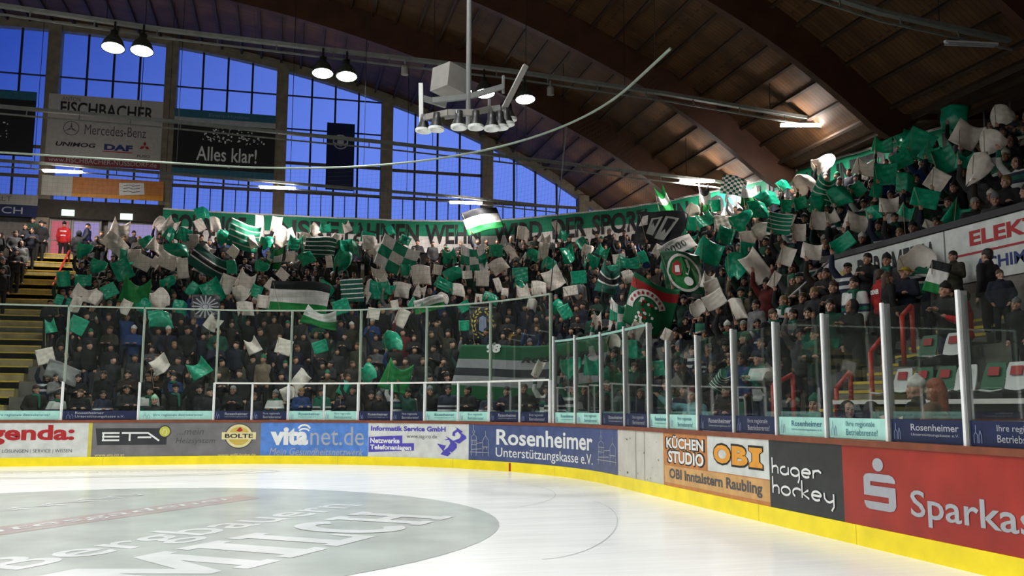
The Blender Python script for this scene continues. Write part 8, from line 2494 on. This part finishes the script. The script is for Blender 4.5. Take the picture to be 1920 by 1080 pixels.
(0.22,27.63,1.95,0.06,27.63,1.6,0.56,0.39,-0.44,0.0,0,4,0,0,3),(3.25,28.66,3.56,3.07,28.66,3.29,0.63,0.6,-0.31,0.27,1,5,0,2,4),
(5.5,28.45,4.09,5.38,28.45,3.78,0.43,0.36,-0.03,-0.31,1,2,0,3,5),(6.48,23.19,2.54,6.4,23.19,2.3,0.23,0.44,0.46,-0.17,0,1,1,0,6),
(7.04,22.18,2.51,6.81,22.18,2.3,0.57,0.48,-0.03,-0.58,1,5,1,0,7),(7.37,21.42,2.55,7.25,21.42,2.3,0.5,0.5,0.04,-0.6,1,3,1,0,8),
(7.78,22.46,2.87,7.68,22.46,2.79,0.43,0.32,-0.42,-0.68,0,0,0,1,8),(8.05,21.8,3.18,7.94,21.8,2.79,0.37,0.34,-0.36,-0.23,0,5,0,1,8),
(8.24,21.2,2.94,8.06,21.2,2.79,0.41,0.47,-0.02,-0.48,1,0,0,1,8),(8.01,18.84,2.39,7.85,18.84,2.3,0.32,0.37,-0.11,-0.52,1,2,1,0,8),
(8.6,19.59,3.16,8.47,19.59,2.79,0.34,0.28,0.48,-0.52,0,4,0,1,9),(8.77,22.04,3.48,8.69,22.04,3.29,0.35,0.43,0.48,-0.08,0,0,1,2,8),
(8.6,24.56,3.98,8.46,24.56,3.78,0.29,0.54,0.05,-0.53,0,3,0,3,8),(8.33,26.76,4.42,8.22,26.76,4.27,0.38,0.45,-0.45,-0.45,1,0,0,4,7),
(2.37,26.86,2.49,2.21,26.86,2.3,0.49,0.49,-0.45,0.15,1,5,1,0,4),(1.79,27.14,2.03,1.62,27.14,1.6,0.49,0.42,0.43,-0.05,1,4,1,0,4),]
# ------------------------------------------------------------------ flags: every sheet and flag is a thing of its own (cloth + stick)
def cloth_fn(kind, w, h, seed):
    r = random.Random(seed)
    ph, ph2, am = r.random() * 6, r.random() * 6, 0.07 + 0.05 * r.random()

    def fn(u, v):
        x, z, y = (u - 0.5) * w, (v - 0.5) * h, 0.0
        if kind == 'flat':
            y = am * 0.4 * math.sin(u * 3 + ph) * w
        elif kind == 'billowing':
            y = am * 2.0 * math.sin(u * 4.5 + v * 1.5 + ph) * w * (0.3 + u) + am * 0.6 * math.sin(v * 5 + ph2) * w
            z += 0.10 * h * math.sin(u * 3 + ph)
        elif kind == 'curled':
            a = (u - 0.5) * 2.3
            x, y = math.sin(a) * w * 0.42, (math.cos(a) - 0.7) * w * 0.42
            z += 0.06 * h * math.sin(v * 4 + ph)
        elif kind == 'drooping':
            sag = 4 * u * (1 - u)
            z -= sag * 0.28 * h * v
            x *= 1 - 0.25 * v
            y = am * 1.6 * math.sin(u * 6 + v * 2 + ph) * w
        elif kind == 'folded':
            if u > 0.55:
                q = (u - 0.55)
                x, y = (0.05 + q * 0.45) * w, q * 1.1 * w
                z -= q * 0.5 * h
            y += am * 0.5 * math.sin(v * 4 + ph) * w
        elif kind == 'twisted':
            a = (v - 0.5) * 1.7 + 0.3 * math.sin(ph)
            x, y = x * math.cos(a), x * math.sin(a)
            z += am * math.sin(u * 5 + ph2) * h
        y += 0.012 * math.sin(u * 17 + v * 9 + ph) + 0.010 * math.sin(v * 21 - u * 6 + ph2)
        return (x, y, z)
    return fn


def cloth_mesh(name, fn, m, nu=14, nv=14, thick=0.003):
    """thin sheet with two faces and real thickness"""
    P = np.array([[fn(i / nu, j / nv) for i in range(nu + 1)] for j in range(nv + 1)])
    du = np.gradient(P, axis=1)
    dv = np.gradient(P, axis=0)
    nn = np.cross(du, dv)
    nn /= np.linalg.norm(nn, axis=2, keepdims=True) + 1e-9
    A, B_ = P + nn * thick / 2, P - nn * thick / 2
    w = nu + 1
    n0 = w * (nv + 1)
    vs_ = np.r_[A.reshape(-1, 3), B_.reshape(-1, 3)]
    fs = []
    for j in range(nv):
        for i in range(nu):
            q = (j * w + i, j * w + i + 1, (j + 1) * w + i + 1, (j + 1) * w + i)
            fs += [q, tuple(n0 + k for k in q[::-1])]
    edge = [i for i in range(w)] + [j * w + nu for j in range(1, nv + 1)] + [nv * w + i for i in range(nu - 1, -1, -1)] + [j * w for j in range(nv - 1, 0, -1)]
    for a, b in zip(edge, edge[1:] + edge[:1]):
        fs.append((a, n0 + a, n0 + b, b))
    me = bpy.data.meshes.new(name)
    me.from_pydata(vs_.tolist(), [], fs)
    me.materials.append(MATS[m])
    uvl = me.uv_layers.new(name='UVMap')
    uv = np.array([(i / nu, j / nv) for j in range(nv + 1) for i in range(nu + 1)] * 2)
    li = np.zeros(len(me.loops), int)
    me.loops.foreach_get('vertex_index', li)
    uvl.data.foreach_set('uv', uv[li].ravel())
    me.polygons.foreach_set('use_smooth', [True] * len(me.polygons))
    return me


SHAPES = ['flat', 'billowing', 'curled', 'drooping', 'folded', 'twisted']
FM = {}


def sheet_mesh(kind, v, m):
    k = (kind, v, m)
    if k not in FM:
        FM[k] = cloth_mesh('cloth', cloth_fn(kind, 1.0, 1.0, 100 * SHAPES.index(kind) + v), m)
    return FM[k]


_sb = MB()
_sb.tube([(0, 0, 0), (0, 0, 1)], 0.008, 6)
STICK = None


def stick_mesh():
    global STICK
    if STICK is None:
        o = _sb.build('stick', 'stick_wood', origin=(0, 0, 0))
        STICK = o.data
        bpy.data.objects.remove(o)
    return STICK


def flag(center, hand, w, h, tilt, yaw, m, label, kind='flat', var=0, group=None, emblem=None):
    """cloth centred at center, stick from the cloth's edge down to the hand that holds it"""
    t = thing('flag', label, 'flag', hand, group)
    R = Matrix.Rotation(yaw, 4, 'Z') @ Matrix.Rotation(tilt, 4, 'Y')
    big = max(w, h) > 1.0
    me = cloth_mesh('cloth', cloth_fn(kind, w, h, var + 7), m, 28, 24) if (big or emblem) else sheet_mesh(kind, var, m)
    o = bpy.data.objects.new('cloth', me)
    COL.objects.link(o)
    o.parent = t
    c = Vector(center) - Vector(hand)
    S = Matrix.Identity(4) if (big or emblem) else Matrix.Diagonal((w, (w + h) / 2, h, 1))
    o.matrix_local = Matrix.Translation(c) @ R @ S
    fn = cloth_fn(kind, w, h, var + 7) if (big or emblem) else (lambda u, v: tuple(np.array(cloth_fn(kind, 1, 1, 100 * SHAPES.index(kind) + var)(u, v)) * (w, (w + h) / 2, h)))
    top = c + (R @ Vector(fn(0.03, 0.92)))
    low = c + (R @ Vector(fn(0.03, 0.0)))
    st = bpy.data.objects.new('stick', stick_mesh())
    COL.objects.link(st)
    st.parent = t
    d = top - Vector((0, 0, 0))
    st.matrix_local = d.to_track_quat('Z', 'Y').to_matrix().to_4x4() @ Matrix.Diagonal((1, 1, d.length, 1))
    if emblem:
        emblem(t, lambda u, v, off=0.02: c + (R @ (Vector(fn(u, v)) + Vector((0, -off, 0)))))
    return t


def emb_build(b, name, mats, t):
    me_off = np.zeros(3)
    o = b.build(name, mats, t, ppos=(0, 0, 0))
    return o


def emb_shield(t, fn):
    b = MB()
    q = lambda u, v: tuple(fn(u, v, 0.03))
    q2 = lambda u, v: tuple(fn(u, v, 0.045))
    ellipse_on(b, 0.52, 0.48, 0.40, 0.44, q, 0)
    ring_on(b, 0.52, 0.48, 0.42, 0.46, 0.06, q2, 1)
    poly_on(b, [(0.22, 0.50), (0.28, 0.70), (0.42, 0.78), (0.50, 0.62), (0.44, 0.42), (0.30, 0.40)], q2, 2)
    poly_on(b, [(0.30, 0.48), (0.32, 0.64), (0.43, 0.66), (0.42, 0.48)], lambda u, v: tuple(fn(u, v, 0.06)), 1)
    stroke_on(b, [(0.62, 0.82), (0.66, 0.66), (0.58, 0.44)], 0.07, q2, 1)
    ellipse_on(b, 0.60, 0.28, 0.11, 0.11, q2, 1)
    emb_build(b, 'emblem', ['flag_bright', 'banner_white', 'ink_red'], t)


def emb_ring(t, fn):
    b = MB()
    q = lambda u, v: tuple(fn(u, v, 0.03))
    q2 = lambda u, v: tuple(fn(u, v, 0.045))
    stroke_on(b, arc_pts(0.42, 0.40, 0.34, 0.34, 20, 190, 18), 0.13, q, 1)
    rr_ = random.Random(8)
    for k in range(46):
        u, v = 0.22 + 0.4 * rr_.random(), 0.10 + 0.5 * rr_.random()
        ellipse_on(b, u, v, 0.03, 0.03, q2, rr_.choice((0, 1, 2, 1)), 8)
    for k in range(9):
        a = math.radians(30 + 17 * k)
        ellipse_on(b, 0.42 + 0.34 * math.cos(a), 0.40 + 0.34 * math.sin(a), 0.028, 0.035, q2, 2, 8)
    emb_build(b, 'emblem', ['flag_bright', 'banner_white', 'ink_red'], t)


def emb_arrow(t, fn):
    b = MB()
    q = lambda u, v: tuple(fn(u, v, 0.03))
    q2 = lambda u, v: tuple(fn(u, v, 0.045))
    poly_on(b, [(0.28, 0.80), (0.50, 0.84), (0.36, 0.30), (0.22, 0.36)], q, 0)
    poly_on(b, [(0.56, 0.84), (0.84, 0.78), (0.60, 0.16), (0.40, 0.22)], q, 0)
    poly_on(b, [(0.32, 0.76), (0.45, 0.78), (0.34, 0.42), (0.27, 0.42)], q2, 1)
    poly_on(b, [(0.61, 0.78), (0.76, 0.74), (0.57, 0.24), (0.48, 0.27)], q2, 1)
    poly_on(b, [(0.05, 0.55), (0.22, 0.62), (0.20, 0.90), (0.10, 0.85)], q, 0)
    emb_build(b, 'emblem', ['banner_white', 'panel_dark'], t)


def emb_wreath(t, fn):
    b = MB()
    q = lambda u, v: tuple(fn(u, v, 0.03))
    for k in range(17):
        a = math.radians(-70 + 320 * k / 16 + 180)
        for dr in (-0.05, 0.05):
            cx, cy = 0.5 + (0.33 + dr) * math.cos(a), 0.5 + (0.40 + dr) * math.sin(a)
            b2 = a + PI / 2 + (0.5 if dr > 0 else -0.5)
            poly_on(b, [(cx - 0.07 * math.cos(b2), cy - 0.07 * math.sin(b2)), (cx + 0.03 * math.cos(b2 + 1.57), cy + 0.03 * math.sin(b2 + 1.57)), (cx + 0.07 * math.cos(b2), cy + 0.07 * math.sin(b2)), (cx - 0.03 * math.cos(b2 + 1.57), cy - 0.03 * math.sin(b2 + 1.57))], q, 0)
    poly_on(b, [(0.35, 0.3), (0.5, 0.22), (0.65, 0.3), (0.62, 0.66), (0.5, 0.72), (0.38, 0.66)], q, 1)
    for k in range(5):
        stroke_on(b, [(0.40 + 0.05 * k, 0.34), (0.40 + 0.05 * k, 0.62)], 0.018, lambda u, v: tuple(fn(u, v, 0.045)), 2)
    emb_build(b, 'emblem', ['ink_gold', 'ink_steel', 'ink_grey'], t)


def emb_sun(t, fn):
    b = MB()
    q = lambda u, v: tuple(fn(u, v, 0.03))
    for k in range(16):
        a = 2 * PI * k / 16
        stroke_on(b, [(0.5 + 0.12 * math.cos(a), 0.5 + 0.12 * math.sin(a)), (0.5 + 0.46 * math.cos(a), 0.5 + 0.46 * math.sin(a))], 0.05, q)
    ellipse_on(b, 0.5, 0.5, 0.10, 0.10, q)
    emb_build(b, 'emblem', 'ink_grey', t)


def emb_band(t, fn):
    b = MB()
    q = lambda u, v: tuple(fn(u, v, 0.03))
    for k in range(4):
        x = 0.22 + 0.16 * k
        ring_on(b, x, 0.5, 0.06, 0.22, 0.03, q)
    emb_build(b, 'lettering', 'panel_dark', t)


EMB = {'shield': emb_shield, 'ring': emb_ring, 'arrow': emb_arrow, 'wreath': emb_wreath, 'sun': emb_sun, 'band': emb_band, None: None}
for c, hnd, w, h, tilt, yaw, m, label, kind, var, grp, emb in FLAGS:
    flag(c, hnd, w, h, tilt, yaw, m, label, kind, var, grp, EMB[emb])

WORD = {'flat': 'smooth', 'billowing': 'billowing', 'curled': 'curling', 'drooping': 'drooping', 'folded': 'folded', 'twisted': 'twisted'}
for cx, cy, cz, hx, hy, hz, w, h, tilt, yaw, green, sh, var, row, zi in SHEETS:
    size = 'small ' if max(w, h) < 0.5 else ('large ' if max(w, h) > 0.95 else '')
    colr = 'green' if green else 'off-white'
    flag((cx, cy, cz), (hx, hy, hz), w, h, tilt, yaw, 'flag_green' if green else 'flag_white',
         f'{size}{WORD[SHAPES[sh]]} {colr} sheet flag waved in the {ROWS[row]} {FLAG_ZONES[zi]}', SHAPES[sh], var, colr + ' sheets waved by the fans')

# ---- measured positions (metres)
RED_RAILS = [
    ('red handrail nearest the green club board', ((8.15, 14.25, 1.912), (8.535, 14.25, 2.098)), (0.75, 0.95)),
    ('low red handrail between the dark glass posts', ((8.686, 13.2, 1.841), (8.954, 13.2, 2.111)), (1.35, 1.5)),
    ('tall red handrail beside the glass post next to the seats', ((8.938, 12.62, 2.398), (9.172, 12.62, 2.638)), (1.4, 1.75)),
    ('dim red handrail high above the white seat', ((9.543, 12.62, 2.987), (9.73, 12.62, 3.155)), (2.2, 2.4)),
    ('long red handrail down the middle of the yellow stairs', ((-8.95, 41.521, 8.032), (-8.95, 36.881, 4.632)), (7.032, 3.632)),
]
GREY_RAILS = [
    ('sloping grey handrail rising to the end of the parapet', [(10.9, 19.093, 3.666), (11.3, 18.415, 4.219), (11.9, 18.118, 4.834)], [[(10.9, 19.093, 2.566), (10.9, 19.093, 3.666)], [(11.3, 18.415, 3.119), (11.3, 18.415, 4.219)], [(11.9, 18.118, 3.734), (11.9, 18.118, 4.834)]]),
    ('short level grey rail beside the parapet end', [(11.6, 19.394, 4.634), (11.8, 18.315, 4.651)], [[(11.6, 19.394, 3.534), (11.6, 19.394, 4.634)], [(11.8, 18.315, 3.551), (11.8, 18.315, 4.651)]]),
    ('thin dark pipe railing above the top row near the roof', [(19.6, 22.604, 10.431), (19.9, 20.537, 10.438)], [[(19.7, 21.911, 9.335), (19.7, 21.911, 10.435)], [(19.82, 21.037, 9.332), (19.82, 21.037, 10.432)]]),
    ('sloping grey handrail behind the corner glass', [(8.679, 18.923, 1.902), (9.362, 18.998, 2.386), (10.037, 19.178, 2.889)], [[(8.679, 18.923, 0.802), (8.679, 18.923, 1.902)], [(9.362, 18.998, 1.286), (9.362, 18.998, 2.386)], [(10.037, 19.178, 1.789), (10.037, 19.178, 2.889)]]),
]
SEATS = [
    (10.2, 12.91, 2.3, 'green', 'green plastic seat beside the upper white seat'),
    (10.2, 12.318, 2.3, 'white', 'white plastic seat with red plate alone in the upper row'),
    (9.2, 12.265, 1.72, 'white', 'white plastic seat with red plate next to the aisle, lower row'),
    (9.2, 11.803, 1.72, 'green', 'first green plastic seat after the aisle in the lower row'),
    (9.2, 11.325, 1.72, 'green', 'second green plastic seat of the lower row'),
    (9.2, 10.92, 1.72, 'white', 'pale plastic seat half behind the glass post, lower row'),
    (9.2, 10.385, 1.72, 'green', 'green plastic seat between two white ones in the lower row'),
    (9.2, 9.988, 1.72, 'white', 'white plastic seat at the picture edge of the lower row'),
]
DRUMS = [
    ((7.361, 29.418, 3.615), 0.18, 0.34, 'drum_gold', 'golden drum raised above the striped fan cloth'),
    ((-6.661, 29.767, 1.287), 0.3, 0.38, 'drum_chrome', 'shiny metal drum behind the glass near the yellow stairs'),
]
CLUB = (7.0, 13.275, 1.0)
BACKTEXT = [
    ('steward in red jacket with white lettering turned to the lit doors', 0, 0, [('STEWARD', 1.3, 1.36, 0.13), ('SERVICE', 1.12, 1.17, 0.1)]),
    ('steward in red jacket with white back lettering before the parapet', 0, 0, [('ORDNER', 1.24, 1.34, 0.15)]),
]
# ------------------------------------------------------------------ side stand: counter wall, seat decks, parapet with adverts, stairs and handrails
b = MB()
b.box((8.25, -2, 0), (8.40, 12.55, 1.58))
tag(b.build('wall_counter', 'panel_black'), 'dark front wall under the seats', 'wall', kind='structure')
b = MB()
b.box((8.18, -2, 1.58), (8.46, 12.55, 1.64))
tag(b.build('counter_top', 'white_paint'), 'pale ledge on top of the dark wall before the seats', 'ledge')
b = MB()
for x0, x1, z in ((8.40, 9.55, 1.28), (9.55, 10.65, 1.90), (10.65, 12.0, 2.52)):
    b.box((x0, -2, z - 0.8), (x1, 12.45, z))
tag(b.build('floor_decks', 'concrete'), 'stepped concrete decks that carry the plastic seats', 'deck', kind='structure')
b = MB()
b.box((12.0, -2, 2.4), (12.12, 18.6, 4.84))
tag(b.build('wall_parapet', 'wall_plaster'), 'parapet wall of the upper side stand', 'wall', kind='structure')
b = MB()
b.box((11.94, -2, 4.84), (12.18, 18.6, 4.96))
tag(b.build('parapet_rail', 'black_metal'), 'black glossy rail on top of the white advert parapet', 'rail')


def par(off=0.0):
    return lambda y, z: (11.985 - off, y, z)


def par_sign(label, ya, yb, m):
    t = thing('parapet_sign', label, 'advertising sign', (11.98, (ya + yb) / 2, 3.75), 'signs on the parapet')
    b = MB()
    b.box((11.97, min(ya, yb), 3.78), (11.995, max(ya, yb), 4.82))
    b.build('board', m, t)
    return t


SG = par_sign('white parapet sign with gold then tall black capitals beside the aisle rail', 18.5, 14.52, 'panel_white')
lettering('lettering', 'INN', par(0.02), 18.2, 17.45, 3.90, 4.55, 'ink_gold', SG, bold=0.02)
lettering('lettering', 'DERS MEDIA', par(0.02), 17.2, 14.72, 3.95, 4.70, 'ink_black', SG, bold=0.02)
SG = par_sign('white parapet sign with red capitals above a red line and navy name', 14.48, 9.0, 'panel_white')
lettering('lettering', 'ELEKTRO', par(0.02), 13.85, 11.4, 4.42, 4.70, 'ink_red', SG, bold=0.035)
lettering('lettering', 'ACHIM A', par(0.02), 13.75, 12.2, 3.95, 4.17, 'ink_navy', SG, bold=0.03)
b = MB()
poly_on(b, [(14.25, 4.27), (9.2, 4.27), (9.2, 4.31), (14.25, 4.31)], par(0.02))
b.build('red_line', 'ink_red', SG)

# aisle stairs beside the seats
b, e_ = MB(), MB()
for i in range(13):
    x0 = 8.45 + i * 0.29
    z = 1.35 + i * 0.155
    b.box((x0, 12.55, z - 0.75), (x0 + 0.31, 14.1, z))
    e_.box((x0 - 0.012, 12.56, z - 0.045), (x0 + 0.05, 14.09, z + 0.004))
st = b.build('floor_aisle', 'concrete')
tag(st, 'grey aisle stairs with yellow step edges between red handrails', 'stairs', kind='structure')
e_.build('step_edge', 'stair_edge', st)


def handrail(lab, pts, m, r=0.028, group=None, posts=()):
    t = thing('handrail', lab, 'handrail', pts[0], group)
    b = MB()
    b.tube(pts, r, 8)
    b.build('top_bar', m, t, smooth=True)
    for p in posts:
        b = MB()
        b.tube(p, r * 0.95, 8)
        b.build('post', m, t, smooth=True)
    return t


for lab, (a, c), zz in RED_RAILS:
    handrail(lab, [a, c], 'rail_red', 0.04, 'red stair handrails', [[(*a[:2], zz[0]), a], [(*c[:2], zz[1]), c]])
for lab, pts, posts in GREY_RAILS:
    handrail(lab, pts, 'rail_grey', 0.028, 'grey pipe handrails', posts)

# plastic seats
def make_seat(kind):
    t = thing('stadium_seat', 'x', 'seat', (0, 0, 0))
    m = 'seat_' + kind
    b = MB()

    def shell(u, v):
        y = (u - 0.5) * 0.43
        if v < 0.5:
            q = v / 0.5
            return (-0.42 + 0.40 * q, y * (0.9 + 0.1 * math.sin(q * PI)), 0.045 - 0.03 * math.sin(q * PI) + 0.02 * abs(u - 0.5) * 2 - (0.03 if v == 0 else 0))
        q = (v - 0.5) / 0.5
        return (-0.02 + 0.10 * q, y * (1 - 0.22 * q ** 3), 0.05 + 0.36 * q)
    for s in (0, 0.012):
        b.grid(lambda u, v: tuple(np.array(shell(u, v)) + np.array((s, 0, -s))), 10, 18)
    b.build('shell', m, t, smooth=True)
    b = MB()
    b.box((0.0, -0.10, 0.23), (0.012, 0.10, 0.35), M=Matrix.Translation((0.018, 0, 0.0)) @ Matrix.Rotation(0.26, 4, 'Y') @ Matrix.Translation((-0.075, 0, 0)))
    b.build('red_plate', 'ink_red', t)
    b = MB()
    b.box((-0.40, -0.20, -0.10), (0.0, 0.20, -0.005))
    b.build('bracket', 'black_metal', t)
    return t


_seat = {'white': make_seat('white'), 'green': make_seat('green')}
_used = set()
for x, y, z, kind, lab in SEATS:
    o = _seat[kind] if kind not in _used else copy_tree(_seat[kind])
    _used.add(kind)
    o.location = (x, y, z)
    o['label'] = lab
    o['group'] = 'plastic seats of the side stand'

# ------------------------------------------------------------------ things in the front rows behind the glass
def curtain(sa, sb, off, za, zb, sag=0.0, sk=0.0):
    """cloth hanging along the stand front; u along, v up"""
    def fn(u, v, d=0.0):
        s = sa + (sb - sa) * u + sk * (1 - v)
        x, y = bpt(s, off + 0.05 * math.sin(u * 11 + v * 3) - d)
        return (x, y, za + (zb - za) * v - sag * 4 * u * (1 - u) + 0.02 * math.sin(u * 9))
    return fn


t = thing('fan_banner', 'striped green, white and grey fan cloth with black lettering hung behind the tall glass', 'banner', (*bpt(7.6, 2.4), 1.9))
fn = curtain(5.95, 9.95, 2.4, 1.75, 3.30, 0.10, -0.35)
me = cloth_mesh('cloth', lambda u, v: tuple(np.array(fn(u, v)) - np.array(t.location)), 'pat_striped', 40, 24)
o = bpy.data.objects.new('cloth', me)
COL.objects.link(o)
o.parent = t
b = MB()
for sk_ in (0.66, 0.80):
    poly_on(b, [(sk_ - 0.10, 0.0), (sk_ - 0.03, 0.0), (sk_ + 0.06, 0.74), (sk_ - 0.01, 0.74)], lambda u, v: fn(u, v, 0.035), 0)
b.build('dark_bar', 'panel_dark', t)
lettering('lettering', 'ROSENHEIM', lambda u, v: fn(u, v, 0.05), 0.42, 0.98, 0.70, 0.80, 'ink_black', t, bold=0.03, shear=0.25)
lettering('lettering', '98', lambda u, v: fn(u, v, 0.05), 0.18, 0.27, 0.86, 1.02, 'ink_white', t, bold=0.05)

for loc, r_, h_, m, lab in DRUMS:
    t = thing('drum', lab, 'drum', loc)
    b = MB()
    b.lathe([(r_, 0), (r_, h_), (r_ * 0.97, h_ + 0.005), (0, h_ + 0.005)], loc, 28)
    b.build('shell', m, t, smooth=False)
    for z in (0.0, h_ - 0.03):
        b = MB()
        b.lathe([(r_ + 0.012, z), (r_ + 0.02, z + 0.015), (r_ + 0.012, z + 0.03), (r_, z + 0.03)], loc, 28)
        b.build('hoop', 'drum_chrome', t, smooth=True)
    b = MB()
    for k in range(8):
        a = k * PI / 4
        b.tube([(loc[0] + (r_ + 0.015) * math.cos(a), loc[1] + (r_ + 0.015) * math.sin(a), loc[2] + 0.02), (loc[0] + (r_ + 0.015) * math.cos(a), loc[1] + (r_ + 0.015) * math.sin(a), loc[2] + h_ - 0.02)], 0.006, 5)
    b.build('tension_rods', 'drum_chrome', t)['kind'] = 'stuff'

t = thing('club_sign', 'small green board with pale letters in a bent grey pipe frame behind the glass', 'sign', CLUB)
x, y, z = CLUB
R_ = Matrix.Translation(CLUB) @ Matrix.Rotation(math.radians(75), 4, 'Z')
b = MB()
b.box((-0.33, -0.01, 0.06), (0.33, 0.01, 0.62), M=R_)
bo = b.build('board', 'seat_green', t)
b = MB()
b.tube([tuple(R_ @ Vector(p)) for p in ((-0.38, 0, -0.93), (-0.38, 0, 0.62), (-0.33, 0, 0.68), (0.33, 0, 0.68), (0.38, 0, 0.62), (0.38, 0, -0.93))], 0.02, 8)
b.build('pipe_frame', 'rail_grey', t, smooth=True)
lettering('lettering', 'CK', lambda u, v: tuple(R_ @ Vector((u, -0.016, v))), -0.10, 0.12, 0.2, 0.42, 'ink_grey', bo, bold=0.05)

# steward lettering on the two red jackets
for nm, loc, face, rows in BACKTEXT:
    own = [o for o in bpy.data.objects if o.get('label') == nm][0]
    jk = [c for c in own.children if c.name.startswith('jacket')][0]
    for txt, z0, z1, hw in rows:
        vv, ff, _ = text_geo(txt, 0.05, 0)
        b = MB()
        b.add([(hw - 2 * hw * a, 0.165 - abs(hw - 2 * hw * a) * 0.12, z0 + (z1 - z0) * c) for a, c in vv], ff)
        b.build('lettering', 'ink_white', jk, ppos=(0, 0, 0))
